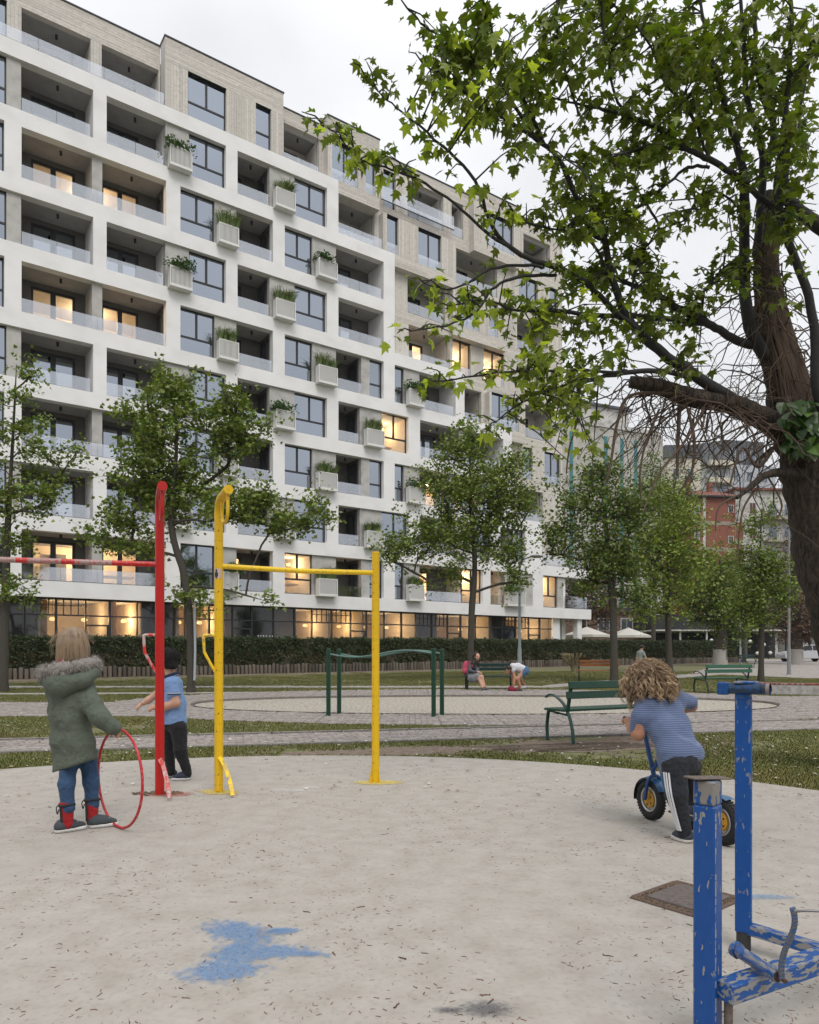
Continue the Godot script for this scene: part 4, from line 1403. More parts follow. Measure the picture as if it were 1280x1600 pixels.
func plane_tree() -> void:
	var base := Vector3(4.86, 0, -7.1)
	var t := thing("plane_tree", "big old plane tree with fresh lobed leaves overhanging from the right edge", "tree", base)
	var bark := tex(mat(lin(0.078, 0.058, 0.046), 0.95), ntex(noise(0.02, 6, 81), [[0.0, g(0.3)], [0.45, g(0.75)], [1.0, g(1.0)]]), Vector3(2.6, 0.6, 2.6), true, nnorm(noise(0.03, 5, 82), 9.0), 1.0)
	bark.uv1_triplanar_sharpness = 4.0
	var smooth := tex(mat(lin(0.035, 0.034, 0.037), 0.8), M.t_worn, Vector3(2, 2, 2), true, M.n_mid, 0.7)
	var dead := mat(lin(0.11, 0.078, 0.058), 0.95, 0.0, true)
	# limbs traced as [pixel x, pixel y, distance, width in pixels]
	var trunk := [[1424, 1208, 7.1, 136], [1352, 1040, 7.1, 108], [1319, 950, 7.1, 102], [1297, 865, 7.1, 99], [1279, 770, 7.1, 97], [1268, 715, 7.1, 92], [1244, 660, 7.15, 76], [1226, 585, 7.2, 60], [1208, 515, 7.25, 49], [1197, 430, 7.3, 36], [1198, 350, 7.3, 28], [1202, 300, 7.3, 14]]
	var stub := [[1222, 668, 7.1, 44], [1180, 648, 7.0, 33], [1140, 631, 6.9, 30], [1080, 621, 6.8, 28], [1035, 606, 6.75, 25], [1000, 599, 6.7, 20], [984, 597, 6.7, 17]]
	var low := [[1262, 742, 7.0, 22], [1223, 738, 6.8, 14], [1195, 743, 6.7, 11], [1174, 760, 6.6, 9], [1152, 778, 6.5, 5]]
	var smooths := [
		[[1150, 628, 6.9, 18], [1080, 582, 6.7, 17], [1035, 552, 6.6, 15], [1002, 522, 6.5, 14], [975, 486, 6.4, 12], [957, 435, 6.35, 11], [945, 375, 6.3, 10], [933, 315, 6.25, 9], [918, 350, 6.2, 1]],
		[[945, 375, 6.3, 9], [920, 355, 6.2, 8], [890, 282, 6.0, 8], [864, 238, 5.9, 7], [807, 196, 5.7, 6], [748, 160, 5.6, 5], [700, 125, 5.5, 4], [659, 98, 5.4, 2]],
		[[838, 218, 5.8, 6], [792, 148, 5.6, 5], [748, 101, 5.5, 4], [706, 68, 5.4, 3], [665, 42, 5.3, 3], [636, 12, 5.2, 2]],
		[[852, 228, 5.85, 6], [807, 128, 5.6, 5], [777, 74, 5.5, 4], [757, 10, 5.4, 3], [740, -50, 5.3, 2]],
		[[1188, 540, 7.15, 16], [1155, 534, 7.0, 13], [1125, 516, 6.9, 12], [1095, 498, 6.8, 12], [1056, 480, 6.75, 11], [1029, 462, 6.7, 9], [990, 446, 6.6, 7], [940, 428, 6.4, 5]],
		[[1010, 528, 6.5, 10], [960, 486, 6.3, 9], [906, 435, 6.1, 9], [834, 406, 5.8, 8], [795, 385, 5.7, 7], [769, 354, 5.6, 6], [742, 282, 5.5, 5], [690, 226, 5.35, 4], [634, 180, 5.25, 3], [600, 152, 5.2, 2], [570, 122, 5.1, 2]],
		[[800, 388, 5.7, 6], [769, 370, 5.6, 5], [710, 318, 5.4, 4], [654, 282, 5.3, 4], [611, 265, 5.2, 3], [562, 249, 5.1, 2], [530, 214, 5.0, 2], [505, 196, 5.0, 1]],
		[[1110, 507, 6.9, 9], [1008, 495, 6.6, 8], [930, 493, 6.3, 7], [870, 486, 6.1, 6], [808, 485, 5.9, 4], [760, 470, 5.7, 3], [700, 478, 5.5, 2]],
		[[1080, 590, 6.7, 8], [1026, 579, 6.5, 8], [960, 585, 6.3, 7], [900, 600, 6.1, 5], [850, 612, 5.9, 4], [808, 633, 5.8, 3], [775, 659, 5.7, 2]],
		[[980, 582, 6.35, 5], [890, 578, 6.0, 4], [808, 580, 5.7, 3], [740, 588, 5.5, 3], [677, 597, 5.4, 2]],
		[[870, 430, 6.0, 5], [808, 433, 5.8, 5], [769, 452, 5.7, 4], [746, 485, 5.6, 4], [710, 505, 5.5, 3], [644, 518, 5.4, 2]],
		[[850, 418, 5.95, 5], [824, 414, 5.9, 5], [769, 420, 5.7, 4], [710, 452, 5.5, 3], [664, 442, 5.4, 2]],
		[[1196, 556, 7.1, 20], [1172, 510, 7.0, 19], [1164, 450, 6.95, 17], [1163, 390, 6.9, 16], [1164, 310, 6.8, 15], [1158, 252, 6.7, 12], [1140, 190, 6.6, 9], [1120, 120, 6.5, 7], [1100, 40, 6.4, 5], [1090, -60, 6.3, 3]],
		[[1182, 400, 7.1, 14], [1188, 330, 7.0, 13], [1192, 246, 6.9, 11], [1179, 193, 6.8, 10], [1164, 134, 6.7, 8], [1161, 45, 6.6, 6], [1150, -50, 6.5, 4]],
		[[1194, 280, 6.95, 11], [1209, 202, 6.9, 10], [1194, 154, 6.8, 9], [1182, 89, 6.7, 8], [1179, 0, 6.6, 6], [1180, -80, 6.5, 4]],
		[[1290, 660, 6.8, 18], [1275, 600, 6.7, 16], [1272, 510, 6.6, 14], [1254, 435, 6.5, 13], [1233, 384, 6.4, 12], [1221, 339, 6.4, 12], [1214, 290, 6.4, 10], [1225, 200, 6.3, 9], [1234, 100, 6.2, 8], [1236, -10, 6.1, 6], [1230, -120, 6.0, 3]],
		[[1330, 380, 6.7, 26], [1280, 352, 6.7, 22], [1250, 330, 6.7, 20], [1228, 300, 6.7, 16], [1228, 240, 6.7, 11], [1250, 160, 6.6, 8], [1270, 60, 6.5, 5]],
		[[1222, 338, 6.6, 8], [1185, 306, 6.5, 9], [1152, 276, 6.4, 9], [1108, 249, 6.3, 9], [1078, 235, 6.2, 8], [1034, 205, 6.1, 7], [989, 184, 6.0, 6], [945, 172, 5.9, 5], [890, 160, 5.8, 3], [850, 150, 5.7, 2]],
		[[1080, 236, 6.2, 6], [1066, 233, 6.2, 5], [1019, 232, 6.0, 5], [974, 240, 5.9, 4], [924, 254, 5.8, 3], [880, 250, 5.7, 2]],
		[[1108, 262, 6.3, 5], [1075, 262, 6.3, 5], [1040, 290, 6.2, 4], [1010, 318, 6.2, 4], [960, 336, 6.1, 2]],
		[[985, 185, 6.0, 5], [962, 150, 5.9, 4], [948, 80, 5.8, 4], [940, 10, 5.7, 3], [936, -50, 5.6, 2]],
		[[1010, 318, 6.2, 4], [1030, 360, 6.3, 4], [1000, 400, 6.3, 3], [985, 470, 6.4, 4], [992, 510, 6.5, 4]],
		[[1105, 245, 6.3, 4], [1090, 200, 6.2, 5], [1070, 160, 6.1, 5], [1040, 130, 6.0, 4], [1010, 60, 5.9, 3], [960, 10, 5.8, 2]],
		[[1164, 330, 6.8, 4], [1120, 300, 6.6, 3], [1090, 310, 6.5, 3], [1070, 350, 6.4, 2]],
		[[1160, 400, 6.9, 4], [1130, 420, 6.8, 3], [1095, 460, 6.7, 3], [1070, 480, 6.6, 2]],
		[[905, 180, 5.8, 4], [880, 100, 5.7, 4], [870, 30, 5.6, 3], [885, -40, 5.5, 2]],
		[[955, 440, 6.35, 5], [925, 380, 6.2, 4], [880, 360, 6.0, 3], [830, 350, 5.9, 3], [800, 330, 5.8, 2]]]
	var pts := []
	var wood := MB.new()
	for l in [trunk, stub, low]:
		var cp := curve(l.map(func(q): return im(q[0], q[1], q[2]) - base), 5)
		var rr := ramp(l.map(func(q): return q[3] * q[2] / 2280.0), cp.size())
		wood.tube(cp, rr, 18, true, 0.09)
	part("trunk", wood, bark, t)
	var limbs := []
	for l in smooths:
		var lm := MB.new()
		var cp := curve(l.map(func(q): return im(q[0], q[1], q[2]) - base), 5)
		var rr := ramp(l.map(func(q): return maxf(q[3], 1.4) * q[2] / 2280.0), cp.size())
		for i in cp.size():
			cp[i] += Vector3(rng.randf_range(-1, 1), rng.randf_range(-1, 1), rng.randf_range(-1, 1)) * 0.006
			if rr[i] < 0.026 and i > 2:
				pts.append(cp[i])
		lm.tube(cp, rr, 9, true)
		part("limb", lm, smooth, t)
		limbs.append(cp)
	# twigs reaching into the leafy parts of the crown, with leaves in loose sprays along them
	var leafy := [[1000, 60, 110, 70, 6.0], [1100, 90, 100, 90, 6.3], [1220, 60, 80, 80, 6.2], [1240, 200, 60, 80, 6.2], [900, 60, 60, 70, 5.7], [760, 90, 90, 80, 5.4], [830, 160, 70, 60, 5.7], [950, 230, 80, 60, 6.0], [1050, 180, 70, 70, 6.2], [1130, 190, 60, 60, 6.5], [880, 290, 60, 60, 6.0], [960, 320, 60, 60, 6.2], [1010, 360, 50, 50, 6.3], [930, 400, 70, 50, 6.2], [1000, 420, 50, 40, 6.5], [1120, 330, 50, 50, 6.7], [1140, 420, 40, 50, 6.9], [880, 470, 70, 50, 6.0], [940, 540, 60, 50, 6.3], [870, 560, 60, 50, 6.0], [990, 500, 50, 40, 6.5], [1080, 500, 40, 40, 6.7], [900, 620, 60, 40, 6.1], [830, 540, 40, 40, 5.8], [1260, 330, 40, 70, 6.4], [1255, 440, 30, 50, 6.6], [1180, 380, 30, 60, 6.7], [700, 100, 60, 60, 5.4], [800, 260, 20, 20, 5.7], [1090, 560, 40, 30, 6.7], [880, 680, 30, 50, 6.0], [925, 690, 25, 40, 6.2]]
	var wood2 := MB.new()
	var w := []
	var cols := []
	var rg := RandomNumberGenerator.new()
	rg.seed = 77
	var spray := func(p: Vector3, q: Vector3, cnt: int) -> void:
		wood2.tube([p, (p + q) * 0.5 + Vector3(0, 0.03, 0), q], [0.007, 0.005, 0.003], 5, false)
		for k in cnt:
			var u := rg.randf_range(0.25, 1.08)
			var s := rg.randf_range(0.048, 0.108)
			var b := Basis.from_euler(Vector3(rg.randf_range(-0.2, 1.25), rg.randf() * TAU, rg.randf_range(-0.5, 0.5)))
			var o := Vector3(rg.randfn(), rg.randfn(), rg.randfn()) * 0.035
			w.append(Transform3D(b.scaled(Vector3(s, s, s)), p.lerp(q, u) + o + b * Vector3(0, 0, s * 0.4)))
			var tv := rg.randf_range(0.65, 1.25)
			cols.append(Color(tv * rg.randf_range(0.85, 1.15), tv, tv * rg.randf_range(0.7, 1.2)))
	for l in leafy:
		var cnt := int(l[2] * l[3] / 190.0)
		for i in cnt:
			var r := sqrt(rg.randf())
			var a := rg.randf() * TAU
			var c := im(l[0] + cos(a) * r * l[2], l[1] + sin(a) * r * l[3], l[4] + rg.randf_range(-0.55, 0.65)) - base
			var bp: Vector3 = pts[0]
			for k in pts.size():
				if c.distance_squared_to(pts[k]) < c.distance_squared_to(bp):
					bp = pts[k]
			if bp.distance_to(c) > 0.9:
				continue
			spray.call(bp, c, 9)
	for l in limbs:   # sprays along the thin ends of the limbs
		for i in range(int(l.size() * 0.45), l.size()):
			if rg.randf() < 0.6:
				spray.call(l[i], l[i] + Vector3(rg.randf_range(-0.2, 0.2), rg.randf_range(-0.05, 0.2), rg.randf_range(-0.2, 0.2)), 6)
		spray.call(l[-1], l[-1] + (l[-1] - l[-3]).normalized() * 0.12, 5)
	part("twigs", wood2, smooth, t).set_meta("kind", "stuff")
	var lm := mat(lin(0.165, 0.21, 0.036), 0.45, 0.0, true)
	lm.backlight_enabled = true
	lm.backlight = Color(0.78, 0.86, 0.22)
	var shapes := [plane_leaf(0.12), plane_leaf(0.3), plane_leaf(-0.1), plane_leaf(0.55), plane_leaf(-0.4)]
	var order := range(w.size())
	order.sort_custom(func(a, b): return (w[a].origin + base).length() / w[a].basis.x.length() < (w[b].origin + base).length() / w[b].basis.x.length())
	var mats := []
	for k in 4:
		var m2: StandardMaterial3D = lm.duplicate()
		m2.vertex_color_use_as_albedo = false
		m2.albedo_color = lin(0.165 * [0.8, 1.0, 1.15, 0.95][k], 0.21 * [0.8, 1.0, 1.1, 1.05][k], 0.03)
		mats.append(m2)
	for k in 300:
		var o := part("leaf", shapes[k % 5], mats[(k * 7) % 4], t)
		o.transform = w[order[k]]
	for v in 5:
		var ww := []
		var cc := []
		for k in range(300, order.size()):
			if k % 5 == v:
				ww.append(w[order[k]])
				cc.append(cols[order[k]])
		many("leaves", shapes[v], lm, ww, cc, t)
	# dead ivy stems clinging to the trunk and hanging from the broken limb
	var iv := MB.new()
	for i in 250:
		var s := rg.randf()
		var p0: Vector3
		if rg.randf() < 0.45:
			p0 = im(lerpf(985, 1200, s), lerpf(597, 655, s) + rg.randf_range(-8, 12), 6.8) - base
		else:
			p0 = im(lerpf(1250, 1200, s) + rg.randf_range(-26, 26), lerpf(700, 400, s), 7.05) - base
		var q := [p0]
		var dr := Vector3(rg.randf_range(-0.22, 0.12), rg.randf_range(-0.18, 0.14), rg.randf_range(-0.12, 0.12))
		var n := rg.randi_range(4, 9)
		for k in n:
			dr += Vector3(rg.randf_range(-0.1, 0.1), rg.randf_range(-0.11, 0.06), rg.randf_range(-0.08, 0.08))
			dr = dr.limit_length(0.16)
			q.append(q[-1] + dr)
		iv.col = Color.WHITE * rg.randf_range(0.45, 1.3)
		var r0 := rg.randf_range(0.003, 0.010)
		iv.tube(q, ramp([r0, r0 * 0.8, r0 * 0.35], q.size()), 5, false)
		for k in 2:   # side twigs
			var j := rg.randi_range(1, q.size() - 1)
			var e := Vector3(rg.randf_range(-0.2, 0.2), rg.randf_range(-0.25, 0.1), rg.randf_range(-0.1, 0.1))
			iv.tube([q[j], q[j] + e * 0.5 + Vector3(0, 0.03, 0), q[j] + e], [r0 * 0.5, r0 * 0.4, 0.0015], 4, false)
	for i in 130:   # stems running up the bark
		var x0 := rg.randf_range(-0.8, 0.8)
		var q := []
		for k in 9:
			var s := k / 8.0
			var y := lerpf(780, 380, s)
			var cx := 0.0
			var hw := 0.0
			for j in trunk.size() - 1:
				if y <= trunk[j][1] and y >= trunk[j + 1][1]:
					var u: float = (trunk[j][1] - y) / (trunk[j][1] - trunk[j + 1][1])
					cx = lerpf(trunk[j][0], trunk[j + 1][0], u)
					hw = lerpf(trunk[j][3], trunk[j + 1][3], u) * 0.5
			x0 = clampf(x0 + rg.randf_range(-0.18, 0.18), -0.98, 0.98)
			var dz := sqrt(1.0 - x0 * x0) * hw * 7.15 / 1140.0
			q.append(im(cx + x0 * hw, y, 7.15) + Vector3(0, 0, dz + 0.01) - base)
		iv.col = Color.WHITE * rg.randf_range(0.5, 1.25)
		iv.tube(curve(q, 2), rg.randf_range(0.003, 0.008), 4, false)
	# thicker hanging stems, traced
	for l in [[[1062, 628, 6.8, 7], [1060, 680, 6.75, 6], [1058, 742, 6.7, 4]], [[1050, 615, 6.7, 5], [985, 618, 6.6, 5], [965, 660, 6.5, 5], [955, 720, 6.4, 4], [945, 760, 6.4, 2]], [[1100, 640, 6.8, 5], [1070, 690, 6.7, 4], [1030, 740, 6.6, 4], [1005, 800, 6.5, 2]], [[1075, 640, 6.8, 5], [1085, 690, 6.7, 5], [1080, 740, 6.7, 4], [1060, 770, 6.7, 2]], [[1215, 690, 6.9, 6], [1185, 730, 6.8, 5], [1160, 700, 6.8, 4], [1140, 760, 6.7, 3]], [[1030, 640, 6.7, 4], [1010, 690, 6.6, 4], [1000, 740, 6.5, 3], [1003, 790, 6.5, 2]], [[900, 590, 6.4, 4], [905, 640, 6.3, 4], [890, 700, 6.2, 3], [885, 740, 6.2, 2]], [[1165, 770, 6.6, 4], [1125, 790, 6.5, 3], [1118, 830, 6.5, 2]], [[1185, 760, 6.7, 4], [1160, 800, 6.6, 3], [1152, 880, 6.6, 2]], [[1200, 745, 6.8, 3], [1222, 790, 6.8, 3], [1205, 825, 6.8, 2]]]:
		var cp := curve(l.map(func(q): return im(q[0], q[1], q[2]) - base), 5)
		iv.col = Color.WHITE * rg.randf_range(0.6, 1.1)
		iv.tube(cp, ramp(l.map(func(q): return q[3] * q[2] / 2280.0), cp.size()), 7, true, 0.1)
	part("dead_ivy", iv, dead, t).set_meta("kind", "stuff")
	# living ivy on the trunk: broad glossy leaves
	var il := MB.new()
	il.col = Color.WHITE
	var ol := [Vector2(0, 0), Vector2(0.4, 0.08), Vector2(0.46, 0.4), Vector2(0.26, 0.74), Vector2(0, 1.0), Vector2(-0.26, 0.74), Vector2(-0.46, 0.4), Vector2(-0.4, 0.08)]
	for i in 8:
		var a: Vector2 = ol[i]
		var b: Vector2 = ol[(i + 1) % 8]
		var fa := Vector3(a.x, 0.2 * absf(a.x) - 0.15 * a.y * a.y, a.y)
		var fb := Vector3(b.x, 0.2 * absf(b.x) - 0.15 * b.y * b.y, b.y)
		var cc := Vector3(0, -0.01, 0.35)
		var nn := (fa - cc).cross(fb - cc).normalized()
		il.tri(cc, fa, fb, nn if nn.y > 0 else -nn)
	var ivy := thing("ivy", "cluster of broad glossy ivy leaves climbing the plane tree's trunk", "ivy", base)
	var ilm := il.mesh()
	var ig := mat(lin(0.03, 0.065, 0.018), 0.4)
	ig.backlight_enabled = true
	ig.backlight = Color(0.25, 0.35, 0.1)
	var ig2 := mat(lin(0.07, 0.13, 0.025), 0.4)
	for i in 80:
		var p := im(rg.randf_range(1222, 1285), rg.randf_range(625, 705), 6.72 + rg.randf_range(-0.08, 0.12)) - base
		var o := part("leaf", ilm, ig if rg.randf() < 0.7 else ig2, ivy)
		var s := rg.randf_range(0.09, 0.16)
		o.transform = Transform3D(Basis.from_euler(Vector3(rg.randf_range(0.5, 1.5), rg.randf_range(-0.9, 0.9), rg.randf_range(-0.5, 0.5))).scaled(Vector3(s, s, s)), p)
	var ist := MB.new()
	for i in 12:
		ist.tube([im(rg.randf_range(1225, 1280), 720, 6.85) - base, im(rg.randf_range(1225, 1280), 660, 6.8) - base, im(rg.randf_range(1225, 1280), 620, 6.86) - base], 0.006, 5)
	part("ivy_stems", ist, dead, ivy)

# ---------------------------------------------------------------- buildings and street things beyond the park
func house_windows(t: Node3D, xs: Array, ys: Array, w: float, h: float, z: float, gm: Material, fm: Material, sill: Material = null) -> void:
	for y in ys:
		for x in xs:
			var f := MB.new()
			f.box(Vector3(x - w * 0.5 - 0.07, y - 0.07, z - 0.08), Vector3(x + w * 0.5 + 0.07, y + h + 0.07, z + 0.03))
			var o := part("window", f, fm, t)
			for k in 2:
				var p := MB.new()
				p.box(Vector3(x - w * 0.5 + k * w * 0.5 + 0.03, y, z - 0.02), Vector3(x + k * w * 0.5 - 0.03, y + h, z + 0.05))
				part("pane", p, gm, o)
			if sill:
				var s := MB.new()
				s.box(Vector3(x - w * 0.5 - 0.15, y - 0.17, z - 0.02), Vector3(x + w * 0.5 + 0.15, y - 0.08, z + 0.12))
				part("sill", s, sill, o)

func block(t: Node3D, called: String, lo: Vector3, hi: Vector3, m: Material) -> MeshInstance3D:
	var b := MB.new()
	b.box(lo, hi)
	return part(called, b, m, t)

func far_buildings() -> void:
	var pale := tex(mat(lin(0.55, 0.535, 0.50), 0.9), M.t_worn, 0.06)
	var grey := tex(mat(lin(0.44, 0.45, 0.475), 0.9), M.t_worn, 0.06)
	var slate := tex(mat(lin(0.11, 0.118, 0.135), 0.7), M.t_worn, 0.2)
	var cream := mat(lin(0.55, 0.52, 0.43), 0.9)
	var teal := mat(lin(0.06, 0.20, 0.22), 0.15, 0.3)
	var brick := tex(mat(lin(0.29, 0.105, 0.075), 0.9), ntex(noise(0.05, 5, 91), [[0.0, g(0.7)], [0.5, g(0.92)], [1.0, g(1.0)]]), Vector3(0.25, 0.9, 0.25))
	var whitewall := tex(mat(lin(0.62, 0.61, 0.59), 0.9), M.t_worn, 0.08)
	var tile := tex(mat(lin(0.24, 0.09, 0.065), 0.9), M.t_worn, 0.4)
	var dark := mat(lin(0.03, 0.032, 0.036), 0.5)
	var pane_m := mat(lin(0.16, 0.19, 0.23), 0.08, 0.6)
	var wf := mat(lin(0.5, 0.5, 0.5), 0.6)
	# the pale tower with teal strips
	var t := thing("tower_block", "pale tower block with narrow vertical teal glass strips behind the park trees", "building", Vector3(19.4, 0, -92))
	t.rotation.y = -atan2(-6.7, 15.4) * -1.0
	t.rotation.y = atan2(-(-6.7), 15.4)
	block(t, "wall", Vector3(-6, -1, -14), Vector3(15.6, 30.6, 0), pale)
	var rc := MB.new()
	rc.lathe([[1.2, -1.0], [1.2, 30.6], [0.01, 30.6]], 20, Transform3D(Basis(), Vector3(15.6, 0, -1.2)))
	part("rounded_corner", rc, pale, t)
	block(t, "wall", Vector3(15.6, -1, -14), Vector3(16.8, 30.6, -1.2), pale)
	block(t, "roof_edge", Vector3(-6.1, 30.6, -14), Vector3(15.7, 31.1, 0.15), whitewall)
	block(t, "penthouse", Vector3(1.5, 31.1, -9), Vector3(12.0, 34.0, -2.0), whitewall)
	block(t, "penthouse_roof", Vector3(1.2, 34.0, -9.3), Vector3(12.4, 34.3, -1.6), slate)
	block(t, "chimney", Vector3(9.4, 34.3, -5), Vector3(10.2, 35.4, -4.2), whitewall)
	block(t, "stair_house", Vector3(3.0, 34.3, -7.5), Vector3(5.6, 36.3, -5), whitewall)
	for x in [1.2, 6.6, 9.2, 11.5]:
		for k in 9:
			block(t, "teal_pane", Vector3(x - 0.27, 3.0 + k * 2.95, -0.2), Vector3(x + 0.27, 3.0 + k * 2.95 + 2.88, 0.04), teal)
	# the grey apartments with a slate mansard
	var a := thing("mansard_apartments", "grey apartment block with a dark slate mansard storey and cream balconies", "building", Vector3(48.0, 0, -130))
	a.rotation.y = 0.2
	block(a, "wall", Vector3(0, -1, -16), Vector3(10.4, 35.2, 0), grey)
	block(a, "wall", Vector3(10.41, -1, -15), Vector3(20.5, 36.0, -1.2), mat(lin(0.40, 0.425, 0.48), 0.9))
	var roof := MB.new()
	var rp := [Vector3(-0.2, 35.2, 0.3), Vector3(10.41, 35.2, 0.3), Vector3(10.41, 40.6, -2.2), Vector3(0.9, 38.9, -2.2)]
	roof.quad(rp[0], rp[1], rp[2], rp[3], Vector3(0, 0.4, 0.9).normalized())
	roof.quad(rp[3], rp[2], Vector3(10.41, 40.6, -15), Vector3(0.9, 38.9, -15), Vector3.UP)
	roof.quad(rp[0], rp[3], Vector3(0.9, 38.9, -15), Vector3(-0.2, 35.2, -15), Vector3(-1, 0.3, 0).normalized())
	part("mansard_roof", roof, slate, a)
	block(a, "attic", Vector3(10.41, 36.0, -14), Vector3(18.5, 40.6, -1.8), slate)
	house_windows(a, [2.6, 4.4], [36.0], 1.0, 1.7, -0.55, pane_m, wf)
	house_windows(a, [12.0, 14.0, 16.2], [37.0], 1.0, 1.9, -1.75, pane_m, wf)
	for k in 11:
		var y := 35.6 - 2.86 * (k + 1)
		house_windows(a, [6.6, 8.6], [y + 0.2], 1.2, 1.9, 0.02, pane_m, wf)
		block(a, "balcony", Vector3(5.4, y - 0.75, 0), Vector3(10.2, y + 0.1, 1.2), cream)
		house_windows(a, [12.2, 15.0, 18.2], [y + 0.3], 1.1, 1.7, -1.18, pane_m, wf)
		if k % 2 == 0:
			house_windows(a, [2.4], [y + 0.3], 1.1, 1.6, 0.02, pane_m, wf)
	block(a, "balcony", Vector3(5.4, 35.0, 0.3), Vector3(10.2, 35.9, 1.3), cream)
	# the lower cream wing left of it
	var w := thing("cream_wing", "low cream and slate house wing between the pale tower and the grey apartments", "building", Vector3(41.5, 0, -118))
	block(w, "wall", Vector3(0, -1, -10), Vector3(5.6, 33.0, 0), cream)
	block(w, "roof", Vector3(-0.3, 33.0, -10), Vector3(5.9, 35.0, 0.3), slate)
	house_windows(w, [1.6, 3.9], [20.0, 23.2, 26.4, 29.6], 1.0, 1.6, 0.02, pane_m, wf)
	# the red brick house
	var b := thing("brick_house", "red brick house with concrete bands and a rusty tiled roof", "building", Vector3(38.6, 0, -100))
	b.rotation.y = 0.15
	block(b, "wall", Vector3(0, -1, -9), Vector3(6.6, 23.0, 0), brick)
	block(b, "corner_column", Vector3(1.7, -1, -0.4), Vector3(2.1, 23.0, 0.08), whitewall)
	for y in [19.0, 15.4, 11.9, 8.4]:
		block(b, "concrete_band", Vector3(-0.05, y, -9.05), Vector3(6.65, y + 0.55, 0.06), tex(mat(lin(0.36, 0.30, 0.25), 0.9), M.t_worn, 0.2))
	var rf := MB.new()
	rf.quad(Vector3(-0.5, 23.0, 0.6), Vector3(7.1, 23.0, 0.6), Vector3(6.3, 24.6, -4), Vector3(0.6, 24.6, -4), Vector3(0, 0.9, 0.4).normalized())
	rf.quad(Vector3(-0.5, 23.0, 0.6), Vector3(0.6, 24.6, -4), Vector3(0.6, 24.6, -7), Vector3(-0.5, 23.0, -9.5), Vector3(-0.8, 0.6, 0).normalized())
	rf.quad(Vector3(7.1, 23.0, 0.6), Vector3(7.1, 23.0, -9.5), Vector3(6.3, 24.6, -7), Vector3(6.3, 24.6, -4), Vector3(0.8, 0.6, 0).normalized())
	part("roof", rf, tile, b)
	block(b, "eaves", Vector3(-0.5, 22.8, -9.5), Vector3(7.1, 22.99, 0.6), dark)
	block(b, "chimney", Vector3(1.0, 24.0, -3.6), Vector3(1.6, 26.0, -3.0), brick)
	block(b, "chimney", Vector3(4.4, 24.2, -3.6), Vector3(5.0, 25.6, -3.0), brick)
	house_windows(b, [0.85], [20.4, 16.6], 0.6, 1.6, 0.02, pane_m, wf)
	house_windows(b, [5.9], [20.9, 16.6, 13.0], 0.7, 0.9, 0.02, dark, wf)
	# the white house beside it
	var h := thing("white_house", "white house with brick infill and railed balconies right of the brick house", "building", Vector3(47.0, 0, -104))
	h.rotation.y = 0.1
	block(h, "wall", Vector3(-0.6, -1, -9), Vector3(11.0, 24.6, 0), whitewall)
	block(h, "eaves", Vector3(-1.0, 24.6, -9.4), Vector3(11.4, 24.9, 0.5), tile)
	for k in 6:
		var y := 20.6 - k * 3.2
		block(h, "balcony", Vector3(3.6, y - 0.25, 0), Vector3(10.6, y, 1.3), tex(mat(lin(0.40, 0.36, 0.31), 0.9), M.t_worn, 0.2))
		var rl := MB.new()
		for i in 24:
			rl.box(Vector3(3.65 + i * 0.3, y, 1.22), Vector3(3.69 + i * 0.3, y + 0.95, 1.26))
		rl.box(Vector3(3.6, y + 0.95, 1.2), Vector3(10.6, y + 1.0, 1.28))
		part("balcony_railing", rl, dark, h)
		house_windows(h, [5.0, 7.4], [y + 0.6], 1.2, 1.5, 0.02, pane_m, wf)
		if k > 0:
			block(h, "brick_infill", Vector3(8.4, y + 0.1, 0.0), Vector3(9.8, y + 2.6, 0.05), brick)
			block(h, "brick_infill", Vector3(-0.5, y + 0.1, 0.0), Vector3(0.6, y + 2.6, 0.05), brick)
	house_windows(h, [2.0], [21.3, 17.6, 14.4, 11.2], 0.9, 1.5, 0.02, mat(lin(0.09, 0.025, 0.03), 0.5), wf)
	# a low long house behind the trees, closing the street
	var l := thing("low_house", "long low brown-roofed house behind the trees past the white building's end", "building", Vector3(16.0, 0, -86))
	block(l, "wall", Vector3(0, -1, -8), Vector3(13, 6.2, 0), tex(mat(lin(0.20, 0.13, 0.10), 0.9), M.t_worn, 0.2))
	block(l, "roof", Vector3(-0.4, 6.2, -8.4), Vector3(13.4, 6.7, 0.5), dark)
	house_windows(l, [1.5, 4.2, 6.9, 9.6, 12.0], [1.4, 4.0], 1.3, 1.4, 0.02, pane_m, wf)
	# the cafe with a dark fascia
	var c := thing("cafe_pavilion", "glass-fronted cafe under a deep black fascia across the paved street", "cafe", Vector3(26.5, 0, -80))
	block(c, "fascia", Vector3(0, 3.9, -8), Vector3(17.5, 5.5, 0.6), mat(lin(0.02, 0.021, 0.024), 0.6))
	block(c, "fascia_trim", Vector3(-0.05, 3.74, -8), Vector3(17.55, 3.89, 0.64), whitewall)
	block(c, "back_wall", Vector3(0, 0, -8), Vector3(17.5, 3.74, -7.8), dark)
	block(c, "floor", Vector3(0, 0.2, -8), Vector3(17.5, 0.75, 0.4), tex(mat(lin(0.2, 0.19, 0.18), 0.9), M.t_worn, 0.3))
	for x in [0.2, 3.1, 6.0, 8.9, 11.8, 14.7, 17.2]:
		block(c, "post", Vector3(x - 0.09, 0.75, 0.1), Vector3(x + 0.09, 3.74, 0.28), whitewall if x < 7.0 else dark)
	for i in 4:
		block(c, "wall_panel", Vector3(8.2 + i * 2.4, 0.75, -3.0), Vector3(9.5 + i * 2.4, 3.7, -2.9), [pale, grey, dark, pale][i])
	block(c, "counter", Vector3(1.0, 0.75, -3.5), Vector3(6.5, 2.0, -2.8), pale)
